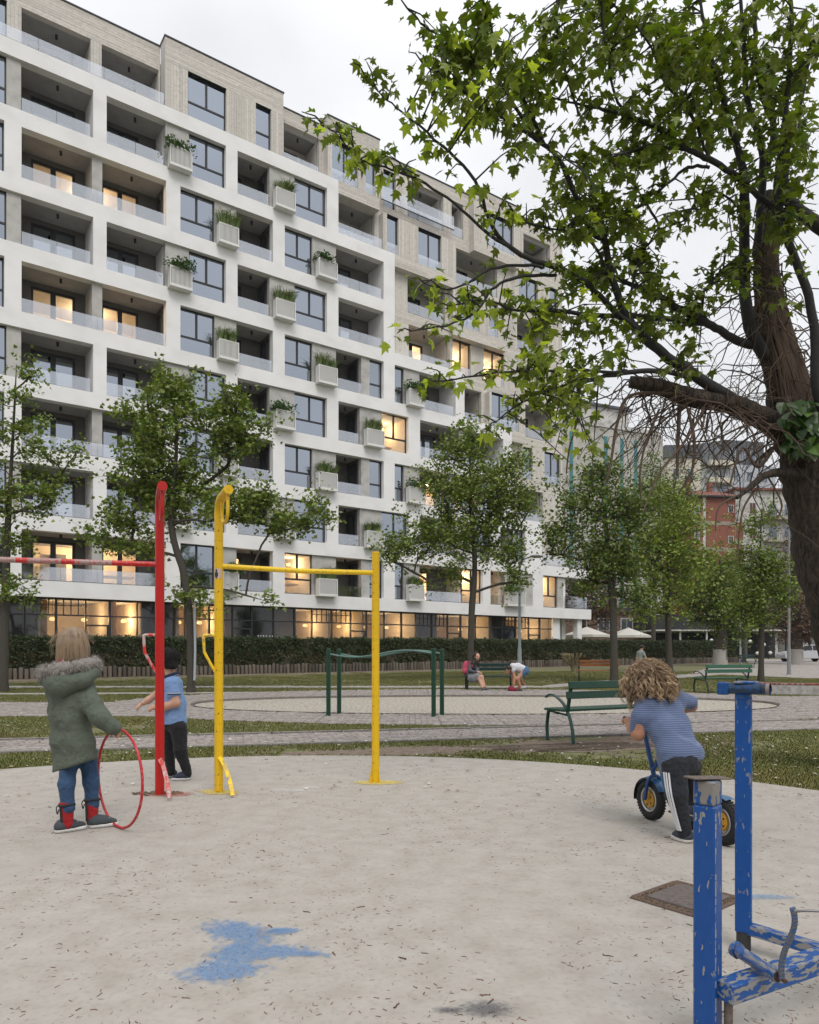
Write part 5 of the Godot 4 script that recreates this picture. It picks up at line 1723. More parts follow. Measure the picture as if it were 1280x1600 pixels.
	for q in [[10.6, 2.6], [12.1, 2.25], [11.4, 1.3], [12.8, 1.35], [6.4, 2.7]]:
		var gl := MB.new()
		gl.ball(Vector3(q[0], q[1], 0.5), Vector3(0.2, 0.2, 0.2), 12, 8)
		part("globe_lamp", gl, mat(lin(0.72, 0.7, 0.66), 0.4), c)
	for i in 2:
		var px: float = [917.0, 982.0][i]
		var um := thing("parasol", ["wide cream parasol at the corner of the white building", "wide cream parasol right of the other one, half behind a tree"][i], "parasol", im(px, 1030, 61.0 + i * 3), 0.0, "cafe parasols behind the hedge")
		um.position.y = gh(um.position.z)
		var pole := MB.new()
		pole.tube([Vector3.ZERO, Vector3(0, 3.0, 0)], 0.035, 8)
		part("pole", pole, wf, um)
		var cn := MB.new()
		for k in 8:
			var a0 := TAU * k / 8.0
			var a1 := TAU * (k + 1) / 8.0
			var e0 := Vector3(cos(a0) * 2.0, 2.25, sin(a0) * 2.0)
			var e1 := Vector3(cos(a1) * 2.0, 2.25, sin(a1) * 2.0)
			var top := Vector3(0, 2.95, 0)
			var nn := (e0 - top).cross(e1 - top).normalized()
			cn.tri(top, e0, e1, nn if nn.y > 0 else -nn)
			cn.quad(e0, e1, e1 - Vector3(0, 0.2, 0), e0 - Vector3(0, 0.2, 0), Vector3(cos(a0 + 0.4), 0, sin(a0 + 0.4)))
		part("canopy", cn, mat(lin(0.6, 0.58, 0.54), 0.9), um)
	# cars parked across the pavement
	var cs := [[1258.0, 62.0, lin(0.45, 0.46, 0.48), "silver parked car half hidden by the far whitewashed trunk"], [1320.0, 66.0, lin(0.10, 0.105, 0.115), "dark grey parked car at the right edge behind the whitewashed trunk"], [1108.0, 74.0, lin(0.6, 0.6, 0.6), "white parked car behind the hedge's far end"]]
	for q in cs:
		var p := im(q[0], 1030, q[1])
		car(Vector3(p.x, gh(p.z) + 0.012, p.z), q[2], q[3])
	# hills closing the horizon
	var hl := MB.new()
	var ha := []
	var hb := []
	var f := noise(0.006, 4, 95)
	for i in 61:
		var x := -420.0 + i * 16.0
		ha.append(Vector3(x, -2, -330))
		hb.append(Vector3(x, 9.0 + 7.0 * f.get_noise_1d(x * 2.0) + 5.0, -420))
	hl.strip(ha, hb, Vector3(0, 0.7, 0.7))
	struct("hills", hl, tex(mat(lin(0.13, 0.15, 0.13), 0.95), M.t_worn, 0.01))
	# what stands behind the playground and shows in the windows: a row of houses under trees
	var tn := 0
	for q in [[-52.0, 46.0, 22.0, 19.0], [-26.0, 54.0, 20.0, 22.0], [0.0, 56.0, 22.0, 18.0], [26.0, 50.0, 20.0, 21.0]]:
		var hs := thing("house", ["grey house across the street, far left behind the playground", "tall brown house across the street behind the playground", "lower grey house across the street behind the playground", "brown house across the street, far right behind the playground"][tn], "house", Vector3(q[0], 0, q[1]))
		block(hs, "wall", Vector3(0, 0, 0), Vector3(q[2], q[3], 9), tex(mat(lin(0.16, 0.145, 0.13), 0.9), M.t_worn, 0.1))
		block(hs, "roof", Vector3(-0.4, q[3], -0.4), Vector3(q[2] + 0.4, q[3] + 0.5, 9.4), dark)
		house_windows(hs, [3.0, 7.0, 11.0, 15.0], [1.2, 4.4, 7.6, 10.8, 14.0], 1.4, 1.6, -0.02, pane_m, wf)
		tn += 1

func car(at: Vector3, paint: Color, label: String) -> void:
	var t := thing("parked_car", label, "car", at, 0.0)
	var pm := mat(paint, 0.35, 0.2)
	pm.clearcoat_enabled = true
	pm.clearcoat = 0.6
	var prof := PackedVector2Array([Vector2(-2.05, 0.28), Vector2(-2.12, 0.55), Vector2(-1.95, 0.78), Vector2(-1.1, 0.92), Vector2(-0.45, 1.38), Vector2(0.9, 1.44), Vector2(1.7, 1.0), Vector2(2.02, 0.95), Vector2(2.08, 0.5), Vector2(2.0, 0.28), Vector2(1.68, 0.28), Vector2(1.55, 0.56), Vector2(1.25, 0.64), Vector2(0.95, 0.56), Vector2(0.84, 0.28), Vector2(-0.96, 0.28), Vector2(-1.08, 0.56), Vector2(-1.36, 0.64), Vector2(-1.64, 0.56), Vector2(-1.76, 0.28)])
	var b := MB.new()
	var tri := Geometry2D.triangulate_polygon(prof)
	for s in [-1.0, 1.0]:
		for i in range(0, tri.size(), 3):
			var q := []
			for k in 3:
				var v: Vector2 = prof[tri[i + k]]
				q.append(Vector3(v.x, v.y, s * (0.82 - maxf(0.0, v.y - 0.9) * 0.32)))
			b.tri(q[0], q[1], q[2], Vector3(0, 0.1, s).normalized())
	for i in prof.size():
		var u: Vector2 = prof[i]
		var v: Vector2 = prof[(i + 1) % prof.size()]
		var zu := 0.82 - maxf(0.0, u.y - 0.9) * 0.32
		var zv := 0.82 - maxf(0.0, v.y - 0.9) * 0.32
		var nn := Vector3(v.y - u.y, u.x - v.x, 0).normalized()
		if Geometry2D.is_point_in_polygon((u + v) * 0.5 + Vector2(nn.x, nn.y) * 0.03, prof):
			nn = -nn
		b.quad(Vector3(u.x, u.y, -zu), Vector3(v.x, v.y, -zv), Vector3(v.x, v.y, zv), Vector3(u.x, u.y, zu), nn)
	part("body", b, pm, t)
	var gm := mat(lin(0.03, 0.035, 0.04), 0.08, 0.3)
	for w in [[[-0.92, 0.95], [-0.42, 1.32], [0.18, 1.36], [0.18, 0.95]], [[0.26, 0.95], [0.26, 1.36], [0.86, 1.36], [1.4, 1.02], [1.4, 0.95]]]:
		var m := MB.new()
		for s in [-1.0, 1.0]:
			for i in range(1, w.size() - 1):
				var q := []
				for k in [0, i, i + 1]:
					q.append(Vector3(w[k][0], w[k][1], s * (0.832 - maxf(0.0, w[k][1] - 0.9) * 0.32)))
				m.tri(q[0], q[1], q[2], Vector3(0, 0.2, s).normalized())
		part("side_window", m, gm, t)
	var ws := MB.new()
	ws.quad(Vector3(-1.05, 0.955, -0.7), Vector3(-1.05, 0.955, 0.7), Vector3(-0.5, 1.355, 0.6), Vector3(-0.5, 1.355, -0.6), Vector3(-0.6, 0.8, 0).normalized())
	part("windscreen", ws, gm, t)
	for x in [-1.36, 1.25]:
		for s in [-1.0, 1.0]:
			var wh := MB.new()
			var tr := Transform3D(Basis(Vector3(1, 0, 0), Vector3(0, 0, s), Vector3(0, -s, 0)), Vector3(x, 0.3, s * 0.66))
			wh.lathe([[0.001, 0.17], [0.2, 0.17], [0.21, 0.19], [0.28, 0.19], [0.3, 0.16], [0.3, 0.0]], 18, tr)
			part("wheel", wh, M.black, t)
			var hc := MB.new()
			hc.lathe([[0.001, 0.20], [0.14, 0.20], [0.19, 0.175]], 14, tr)
			part("hubcap", hc, mat(lin(0.4, 0.4, 0.41), 0.3, 0.8), t)
	for s in [-0.6, 0.6]:
		var hd := MB.new()
		hd.ball(Vector3(-2.05, 0.66, s), Vector3(0.06, 0.09, 0.16), 8, 6)
		part("headlight", hd, mat(lin(0.6, 0.62, 0.64), 0.2), t)

# ---------------------------------------------------------------- the playground equipment
func worn(paint: Color, metal: Color, amount: float, sd: int, scale := 3.0, stretch := 1.0) -> StandardMaterial3D:   # paint chipped down to metal
	var f := noise(0.022, 6, sd)
	var t := ntex(f, [[0.0, metal], [amount - 0.015, metal], [amount, paint.darkened(0.12)], [amount + 0.05, paint], [1.0, paint.lightened(0.04)]], 512)
	var m := tex(mat(Color.WHITE, 0.42), t, Vector3(scale, scale * stretch, scale), false)
	m.roughness_texture = null
	return m

func paint_stain(called: String, label: String, c: Vector2, size: Vector2, color: Color, blobs: Array, sd: int, dens := 1.0, edge := 0.35) -> void:
	var n := 160
	var img := Image.create(n, n, false, Image.FORMAT_RGBA8)
	var f := noise(0.05, 5, sd)
	for y in n:
		for x in n:
			var p := Vector2((x + 0.5) / n, (y + 0.5) / n)
			var v := -1.0
			for b in blobs:   # [x, y, rx, ry, angle]
				var q := (p - Vector2(b[0], b[1])).rotated(-b[4])
				v = maxf(v, 1.0 - Vector2(q.x / b[2], q.y / b[3]).length())
			v += f.get_noise_2d(x * 1.4, y * 1.4) * 0.42
			var al := smoothstep(0.0, edge, v) * dens * clampf(0.85 + f.get_noise_2d(x * 5.0 + 300.0, y * 5.0) * 0.7, 0.0, 1.0)
			var k := 1.0 + f.get_noise_2d(x * 3.0 + 90.0, y * 3.0) * 0.22
			img.set_pixel(x, y, Color(color.r * k, color.g * k, color.b * k, al))
	var m := mat(Color.WHITE, 0.85)
	m.albedo_texture = ImageTexture.create_from_image(img)
	m.transparency = BaseMaterial3D.TRANSPARENCY_ALPHA
	var s := MB.new()
	var y0 := 0.0235
	s.quad(Vector3(-size.x * 0.5, 0, -size.y * 0.5), Vector3(size.x * 0.5, 0, -size.y * 0.5), Vector3(size.x * 0.5, 0, size.y * 0.5), Vector3(-size.x * 0.5, 0, size.y * 0.5), Vector3.UP)
	s.uv = PackedVector2Array([Vector2(0, 0), Vector2(1, 0), Vector2(1, 1), Vector2(0, 1)])
	var o := part(called, s, m)
	o.position = Vector3(c.x, y0, -c.y)
	tag(o, label, "paint stain")

func chin_post(t: Node3D, at: Vector3, arm: Vector3, bar: Vector3, paint: Material, worn_m: Material, red: bool) -> void:
	var post := MB.new()
	var w := arm.normalized()
	post.tube([at, at + Vector3(0, 1.2, 0), at + Vector3(0, 2.27, 0)] + curve([at + Vector3(0, 2.29, 0), at + Vector3(0, 2.345, 0) + w * 0.02, at + Vector3(0, 2.385, 0) + w * 0.08, at + Vector3(0, 2.395, 0) + w * 0.16], 3) + [at + Vector3(0, 2.395, 0) + w * 0.47], 0.036, 20)
	part("post", post, paint, t)
	var lp := MB.new()
	var a0 := at + Vector3(0, 2.37, 0) + w * 0.17
	var a1 := at + Vector3(0, 2.37, 0) + w * 0.43
	lp.tube(curve([a0, a0 - Vector3(0, 0.13, 0), a0 - Vector3(0, 0.19, 0) + w * 0.05, a1 - Vector3(0, 0.19, 0) - w * 0.05, a1 - Vector3(0, 0.13, 0), a1], 4), 0.013, 10)
	part("hand_loop", lp, paint, t)
	var hd := MB.new()
	var o := -bar.normalized()
	hd.tube([at + Vector3(0, 1.29, 0), at + Vector3(0, 1.29, 0) + o * 0.105, at + Vector3(0, 1.285, 0) + o * 0.12, at + Vector3(0, 1.27, 0) + o * 0.122, at + Vector3(0, 1.155, 0) + o * 0.115, at + Vector3(0, 1.13, 0) + o * 0.105, at + Vector3(0, 0.99, 0) + o * 0.03], 0.0125, 10)
	part("side_handle", hd, worn_m, t)
	var br := MB.new()
	var ft := (w * 0.30 + bar.normalized() * 0.06)
	var cp := curve([at + Vector3(0, 0.29, 0) + w * 0.03, at + Vector3(0, 0.235, 0) + ft * 0.42, at + Vector3(0, 0.12, 0) + ft * 0.8, at + Vector3(0, 0.02, 0) + ft], 5)
	for i in cp.size() - 1:
		var wd := bar.normalized()
		br.beam(cp[i], cp[i + 1] + (cp[i + 1] - cp[i]) * 0.04, 0.034, 0.012, 0.002, w)
	part("foot_brace", br, worn_m, t)
	var gs := MB.new()
	for s in ([] if red else [0.9]):
		var d := Vector3(cos(s + 0.5), 0, sin(s + 0.5))
		var sd := Vector3(-d.z, 0, d.x) * 0.004
		var p0 := at + d * 0.03
		gs.tri(p0 + sd + Vector3(0, 0.17, 0), p0 + sd + d * 0.036 + Vector3(0, 0.02, 0), p0 + sd + Vector3(0, 0.02, 0), sd.normalized())
		gs.tri(p0 - sd + Vector3(0, 0.17, 0), p0 - sd + d * 0.036 + Vector3(0, 0.02, 0), p0 - sd + Vector3(0, 0.02, 0), -sd.normalized())
		gs.quad(p0 + sd + Vector3(0, 0.17, 0), p0 - sd + Vector3(0, 0.17, 0), p0 - sd + d * 0.036 + Vector3(0, 0.02, 0), p0 + sd + d * 0.036 + Vector3(0, 0.02, 0), (d + Vector3(0, 0.3, 0)).normalized())
	if not red:
		part("gusset", gs, paint, t)

func playground() -> void:
	var yel := worn(Color(0.87, 0.70, 0.05), Color(0.25, 0.2, 0.1), 0.18, 201, 2.0)
	var yel_w := worn(Color(0.93, 0.78, 0.05), Color(0.55, 0.53, 0.5), 0.40, 202, 1.3, 0.6)
	var red := worn(Color(0.70, 0.06, 0.045), Color(0.33, 0.17, 0.14), 0.17, 203, 2.0)
	var red_w := worn(Color(0.78, 0.15, 0.13), Color(0.72, 0.68, 0.67), 0.46, 204, 1.3, 0.6)
	var A := pt(-1.571, 0.02, 6.01)
	var C := pt(-0.30, 0.02, 6.458)
	var bar := (C - A).normalized()
	var arm := Vector3(0.40, 0, 0.917)
	var t := thing("chin_up_frame", "yellow chin-up frame of two posts with a high bar between them", "play frame", A)
	chin_post(t, Vector3.ZERO, arm, bar, yel, yel_w, false)
	var p2 := MB.new()
	p2.lathe([[0.034, 0.0], [0.034, 2.03], [0.030, 2.04], [0.001, 2.04]], 20, Transform3D(Basis(), C - A))
	part("post", p2, yel, t)
	var bm := MB.new()
	var b0 := Vector3(0, 1.86, 0)
	var b1 := C - A + Vector3(0, 1.855, 0)
	bm.tube([b0, b0.lerp(b1, 0.5) - Vector3(0, 0.012, 0), b1], 0.0215, 14)
	part("high_bar", bm, worn(Color(0.93, 0.77, 0.03), Color(0.5, 0.48, 0.46), 0.27, 205, 4.0), t)
	var gs := MB.new()
	for s in [0.75, 2.9]:
		var d := Vector3(cos(s), 0, sin(s))
		var sd := Vector3(-d.z, 0, d.x) * 0.004
		var p0 := C - A + d * 0.028
		for q in [1.0, -1.0]:
			gs.tri(p0 + sd * q + Vector3(0, 0.22, 0), p0 + sd * q + d * 0.03, p0 + sd * q, sd.normalized() * q)
		gs.quad(p0 + sd + Vector3(0, 0.22, 0), p0 - sd + Vector3(0, 0.22, 0), p0 - sd + d * 0.03, p0 + sd + d * 0.03, (d + Vector3(0, 0.3, 0)).normalized())
	part("gusset", gs, yel, t)
	# the torn sticker on the near post
	var stk := MB.new()
	var blot := MB.new()
	for q in [[stk, -0.9, 0.9, 1.755, 1.835, 0.0368], [blot, -0.1, 0.75, 1.768, 1.805, 0.0374], [blot, 0.1, 0.5, 1.755, 1.83, 0.0375]]:
		var l := []
		var h := []
		for i in 9:
			var a := lerpf(q[1], q[2], i / 8.0) + PI * 0.5
			l.append(Vector3(cos(a) * q[5], q[3] + 0.004 * sin(i * 2.1), sin(a) * q[5]))
			h.append(Vector3(cos(a) * q[5], q[4] + 0.004 * cos(i * 1.7), sin(a) * q[5]))
		(q[0] as MB).strip(l, h, Vector3(0, 0, 1))
	part("sticker", stk, mat(lin(0.55, 0.42, 0.40), 0.7), t)
	part("sticker_print", blot, mat(lin(0.03, 0.03, 0.035), 0.7), t)
	# the red frame: its far post stands outside the picture on the left
	var R := pt(-2.02, 0.02, 5.90)
	var rb := Vector3(-0.966, 0, 0.259)
	var r := thing("chin_up_frame", "red chin-up frame with a peeling high bar running off to the left", "play frame", R)
	chin_post(r, Vector3.ZERO, Vector3(0.36, 0, 0.93), -rb, red, red_w, true)
	var rp := MB.new()
	rp.lathe([[0.036, 0.0], [0.036, 2.03], [0.001, 2.04]], 20, Transform3D(Basis(), rb * 2.2))
	part("post", rp, red, r)
	var hb := MB.new()
	var at := 0.0
	var on := true
	for L in [0.36, 0.27, 0.10, 0.24, 0.08, 0.26, 0.3, 0.2, 0.39]:
		var m := MB.new()
		m.tube([Vector3(0, 1.86, 0) + rb * at, Vector3(0, 1.86, 0) + rb * (at + L)], 0.0215, 14, false)
		part("high_bar", m, worn(Color(0.74, 0.05, 0.04), Color(0.6, 0.57, 0.56), 0.30 if on else 0.62, 210 + int(at * 10.0), 5.0), r)
		at += L
		on = not on
	# wavy green parallel bars
	var gm := worn(Color(0.03, 0.22, 0.15), Color(0.2, 0.25, 0.22), 0.12, 220)
	var pb := thing("parallel_bars", "dark green parallel bars with two wavy rails on four posts beside the gravel bed", "play frame", pt(-1.5, 0.0, 13.5))
	for q in [[-1.50, 13.5, 0.44, 13.3], [-1.345, 13.95, 0.61, 13.72]]:
		var a := pt(q[0], 0, q[1]) - pb.position
		var b := pt(q[2], 0, q[3]) - pb.position
		for e in [a, b]:
			var m := MB.new()
			m.lathe([[0.042, 0.0], [0.042, 1.25], [0.035, 1.262], [0.001, 1.264]], 16, Transform3D(Basis(), e))
			part("post", m, gm, pb)
		var m2 := MB.new()
		var cp := []
		for i in 25:
			var u := i / 24.0
			cp.append(a.lerp(b, u) + Vector3(0, 1.165 - 0.062 * sin(u * TAU), 0))
		m2.tube(cp, 0.02, 10)
		part("rail", m2, tex(mat(lin(0.10, 0.20, 0.17), 0.35), M.t_worn, 3.0), pb)
	exercise_machine()
	manhole()
	# paint left on the concrete
	var blue := Color(0.33, 0.54, 0.75)
	paint_stain("paint_stain", "big splashed patch of blue paint on the concrete pad, nearest the camera", Vector2(-0.60, 2.78), Vector2(0.62, 0.66), blue, [[0.36, 0.22, 0.38, 0.20, 0.55], [0.58, 0.52, 0.36, 0.14, -0.08], [0.40, 0.76, 0.30, 0.19, -0.15], [0.42, 0.5, 0.2, 0.3, 0.4], [0.82, 0.54, 0.2, 0.06, 0.15]], 301, 0.56, 0.6)
	paint_stain("paint_stain", "small oval patch of blue paint beside the big blue splash", Vector2(-0.52, 2.98), Vector2(0.19, 0.13), blue, [[0.5, 0.5, 0.45, 0.34, 0.0]], 302, 0.6, 0.5)
	paint_stain("paint_stain", "faint blue paint smear right of the rear blue post", Vector2(1.63, 3.40), Vector2(0.40, 0.16), Color(0.42, 0.60, 0.76), [[0.5, 0.5, 0.5, 0.3, 0.2]], 303, 0.45, 0.6)
	paint_stain("paint_stain", "dark greyish oily patch at the bottom edge of the pad", Vector2(0.22, 2.33), Vector2(0.30, 0.15), Color(0.27, 0.27, 0.31), [[0.58, 0.55, 0.40, 0.5, 0.0], [0.2, 0.6, 0.25, 0.2, 0.1]], 304, 0.6, 0.8)
	paint_stain("paint_stain", "pale yellow paint round the foot of the left yellow post", Vector2(-1.57, 6.0), Vector2(0.46, 0.46), Color(0.80, 0.72, 0.40), [[0.5, 0.5, 0.42, 0.26, 0.4]], 305, 0.85, 0.25)
	paint_stain("paint_stain", "pale yellow paint round the foot of the right yellow post", Vector2(-0.28, 6.44), Vector2(0.52, 0.40), Color(0.82, 0.74, 0.42), [[0.5, 0.5, 0.46, 0.3, 0.0]], 306, 0.85, 0.25)
	paint_stain("paint_stain", "pinkish red paint round the foot of the red post", Vector2(-1.96, 5.9), Vector2(0.5, 0.36), Color(0.72, 0.42, 0.38), [[0.55, 0.5, 0.42, 0.36, 0.0]], 307, 0.6, 0.4)
	paint_stain("paint_stain", "white chalky scuffs on the pad between the yellow posts", Vector2(-0.9, 6.12), Vector2(0.7, 0.55), Color(0.85, 0.85, 0.84), [[0.4, 0.6, 0.36, 0.14, 0.1], [0.6, 0.35, 0.22, 0.1, -0.3]], 308, 0.45, 0.6)
	var dirt := thing("dirt_patch", "heap of brown dirt and debris at the foot of the red post", "dirt", pt(-2.05, 0.02, 5.94))
	var db := MB.new()
	for i in 260:
		var a := rng.randf() * TAU
		var rr := rng.randf() * 0.17
		var c := Vector3(cos(a) * rr * 1.3, 0.006 * (1.0 - rr * 4.0), sin(a) * rr * 0.6)
		db.col = Color.WHITE * rng.randf_range(0.5, 1.4)
		db.ball(c, Vector3(rng.randf_range(0.004, 0.014), rng.randf_range(0.003, 0.008), rng.randf_range(0.004, 0.012)), 5, 3)
	part("crumbs", db, mat(lin(0.16, 0.115, 0.08), 0.95, 0.0, true), dirt).set_meta("kind", "stuff")

func exercise_machine() -> void:
	var blue := Color(0.0, 0.265, 0.545)
	var bare_m := Color(0.55, 0.54, 0.535)
	var b_ok := worn(blue, bare_m, 0.24, 401, 3.2, 0.35)
	var b_mid := worn(Color(0.03, 0.30, 0.58), bare_m, 0.45, 402, 2.4, 0.6)
	var b_bad := worn(Color(0.03, 0.28, 0.55), Color(0.52, 0.51, 0.505), 0.47, 403, 4.0)
	b_bad.uv1_scale = Vector3(4.5, 4.5, 1.3)
	var rust := tex(mat(lin(0.17, 0.135, 0.115), 0.8), M.t_worn, 5.0, false)
	# the near post with its seat plate
	var a := thing("exercise_post", "stout chipped blue square post with a rusty flat plate on top, nearest the camera", "exercise post", pt(0.858, 0.0, 2.1))
	a.rotation.y = 0.82
	var m := MB.new()
	m.bbox(Transform3D(Basis(), Vector3(0, 0.36, 0)), Vector3(0.062, 0.72, 0.062), 0.005)
	part("post", m, b_ok, a)
	var top := MB.new()
	top.bbox(Transform3D(Basis(), Vector3(0, 0.7555, 0)), Vector3(0.0615, 0.07, 0.0615), 0.005)
	part("worn_top", top, worn(blue, Color(0.5, 0.485, 0.46), 0.62, 404, 2.2, 0.6), a)
	var pl := MB.new()
	pl.bbox(Transform3D(Basis.from_euler(Vector3(0.0, -0.5, -0.05)), Vector3(0.0, 0.796, 0.0)), Vector3(0.13, 0.005, 0.05), 0.002)
	part("top_plate", pl, rust, a)
	# one edge strip of bare metal
	var ed := MB.new()
	for i in 30:
		var y := 0.02 + i * 0.0235
		var x1 := -0.019 + rng.randf_range(-0.004, 0.003)
		if rng.randf() < 0.85:
			ed.box(Vector3(-0.026, y, 0.029), Vector3(x1, y + rng.randf_range(0.014, 0.0236), 0.0314))
	part("bare_edge", ed, mat(lin(0.33, 0.31, 0.30), 0.5, 0.3), a)
	# the rear post with its cross tube and beam
	var t := thing("exercise_machine", "blue pedal exercise machine with a worn frame, crank and tall rear post", "exercise machine", pt(1.282, 0.0, 2.8))
	var P := t.position
	var p := MB.new()
	p.bbox(Transform3D(Basis(Vector3.UP, 1.08), Vector3(0, 0.54, 0)), Vector3(0.058, 0.90, 0.058), 0.005)
	part("post", p, b_ok, t)
	var ft := MB.new()
	ft.lathe([[0.026, 0.02], [0.026, 0.10]], 14)
	part("foot_pipe", ft, mat(lin(0.03, 0.03, 0.032), 0.6), t)
	var wt := MB.new()
	wt.bbox(Transform3D(Basis(Vector3.UP, 1.08), Vector3(0, 0.975, 0)), Vector3(0.0575, 0.06, 0.0575), 0.005)
	part("worn_top", wt, b_mid, t)
	var u := (im(1203, 1077, 2.72) - im(1128, 1075, 2.82)).normalized()
	var q0 := im(1138, 1075, 2.81) - P
	var q1 := im(1203, 1077, 2.70) - P
	var ct := MB.new()
	var pipe := [0.0205, 0.0205, 0.0205, 0.0205]
	ct.tube([q0, q0.lerp(q1, 0.5), q1], 0.0205, 16, false)
	ct.tube([q1 - u * 0.03, q1], 0.016, 16, false)
	part("cross_tube", ct, worn(Color(0.02, 0.25, 0.46), Color(0.13, 0.16, 0.12), 0.45, 405, 6.0), t)
	var mo := MB.new()
	mo.tube([q1 - u * 0.03, q1 - u * 0.029], 0.0195, 16)
	part("tube_mouth", mo, M.black, t)
	var rim := MB.new()
	rim.tube([q1 - u * 0.012, q1 + u * 0.001], 0.0222, 16, false)
	part("tube_rim", rim, tex(mat(lin(0.30, 0.22, 0.20), 0.6), M.t_worn, 6.0), t)
	var eb := MB.new()
	eb.bbox(Transform3D(Basis(u, Vector3.UP, u.cross(Vector3.UP)), im(1131, 1075.5, 2.82) - P), Vector3(0.04, 0.048, 0.05), 0.004)
	part("end_block", eb, worn(Color(0.02, 0.27, 0.52), Color(0.02, 0.2, 0.4), 0.4, 406, 5.0), t)
	var cap := MB.new()
	cap.bbox(Transform3D(Basis(u, Vector3.UP, u.cross(Vector3.UP)), im(1166, 1066, 2.78) - P), Vector3(0.075, 0.008, 0.07), 0.002)
	part("cap_plate", cap, b_mid, t)
	var bm := MB.new()
	var e0 := im(1176, 1076, 2.86) - P
	var e1 := im(1300, 1078, 2.86) - P
	bm.beam(e0, e1, 0.045, 0.042, 0.003)
	part("top_beam", bm, tex(mat(lin(0.40, 0.385, 0.37), 0.6), M.t_worn, 3.0), t)
	var rs := MB.new()
	rs.beam(e0 + Vector3(0, 0.0215, 0), e1 + Vector3(0, 0.0215, 0), 0.05, 0.006, 0.001)
	part("red_edge", rs, worn(Color(0.48, 0.20, 0.18), Color(0.60, 0.56, 0.54), 0.45, 407, 5.0), t)
	# the low frame
	var lb := MB.new()
	var f0 := im(1164, 1449, 2.8) - P
	var f1 := f0 + Vector3(0.40, 0, 0.50)
	along(part("low_bar", BoxMesh.new(), b_bad, t), lb, f0, f1, 0.042, 0.042)
	var kb := MB.new()
	var k0 := pt(0.885, 0.20, 2.055) - P
	var k1 := pt(1.46, 0.20, 2.37) - P
	along(part("low_beam", BoxMesh.new(), b_bad, t), kb, k0, k1, 0.062, 0.057)
	var lg := MB.new()
	lg.tube([pt(0.905, 0.172, 2.07) - P, pt(0.905, 0.02, 2.07) - P], 0.012, 10)
	part("leg", lg, rust, t)
	var ax := MB.new()
	var c0 := pt(0.985, 0.262, 2.19) - P
	var c1 := pt(1.028, 0.252, 2.035) - P
	ax.tube([c0, c1], 0.0185, 16)
	ax.tube([c0 - (c1 - c0).normalized() * 0.012, c0 + (c1 - c0).normalized() * 0.004], 0.024, 16)
	part("bearing", ax, b_bad, t)
	var ri := MB.new()
	var cu := (c1 - c0).normalized()
	ri.tube([c1 - cu * 0.006, c1 + cu * 0.002], 0.0145, 12)
	ri.tube([c1, c1 + cu * 0.028], 0.006, 10)
	part("axle", ri, tex(mat(lin(0.09, 0.045, 0.03), 0.9), M.t_worn, 8.0), t)
	var cr := MB.new()
	var cq := []
	for v in [[1222, 1532], [1221, 1512], [1224, 1493], [1230, 1476], [1238, 1458], [1242, 1442], [1241, 1428], [1238, 1418]]:
		cq.append(im(v[0], v[1], 2.02) - P)
	cq = curve(cq, 3)
	for i in cq.size() - 1:
		cr.beam(cq[i], cq[i + 1] + (cq[i + 1] - cq[i]) * 0.12, 0.008, 0.0165, 0.002, Vector3(1, 0.2, 0))
	part("crank", cr, worn(Color(0.12, 0.3, 0.52), Color(0.33, 0.33, 0.34), 0.6, 408, 6.0), t)
	var rod := MB.new()
	rod.tube([im(1240, 1424, 2.02) - P, im(1262, 1423, 2.0) - P, im(1330, 1426, 1.98) - P], 0.0035, 8)
	rod.ball(im(1242, 1425, 2.02) - P, Vector3(0.007, 0.01, 0.007), 10, 6)
	part("pedal_rod", rod, mat(lin(0.2, 0.2, 0.21), 0.4, 0.8), t)

func along(o: MeshInstance3D, m: MB, a: Vector3, b: Vector3, w: float, h: float) -> void:   # a bar in its own axes, so that its wear runs along it
	m.bbox(Transform3D(), Vector3(w, h, a.distance_to(b)), 0.004)
	o.mesh = m.mesh()
	var z := (b - a).normalized()
	var x := Vector3.UP.cross(z).normalized()
	o.transform = Transform3D(Basis(x, z.cross(x), z), (a + b) * 0.5)

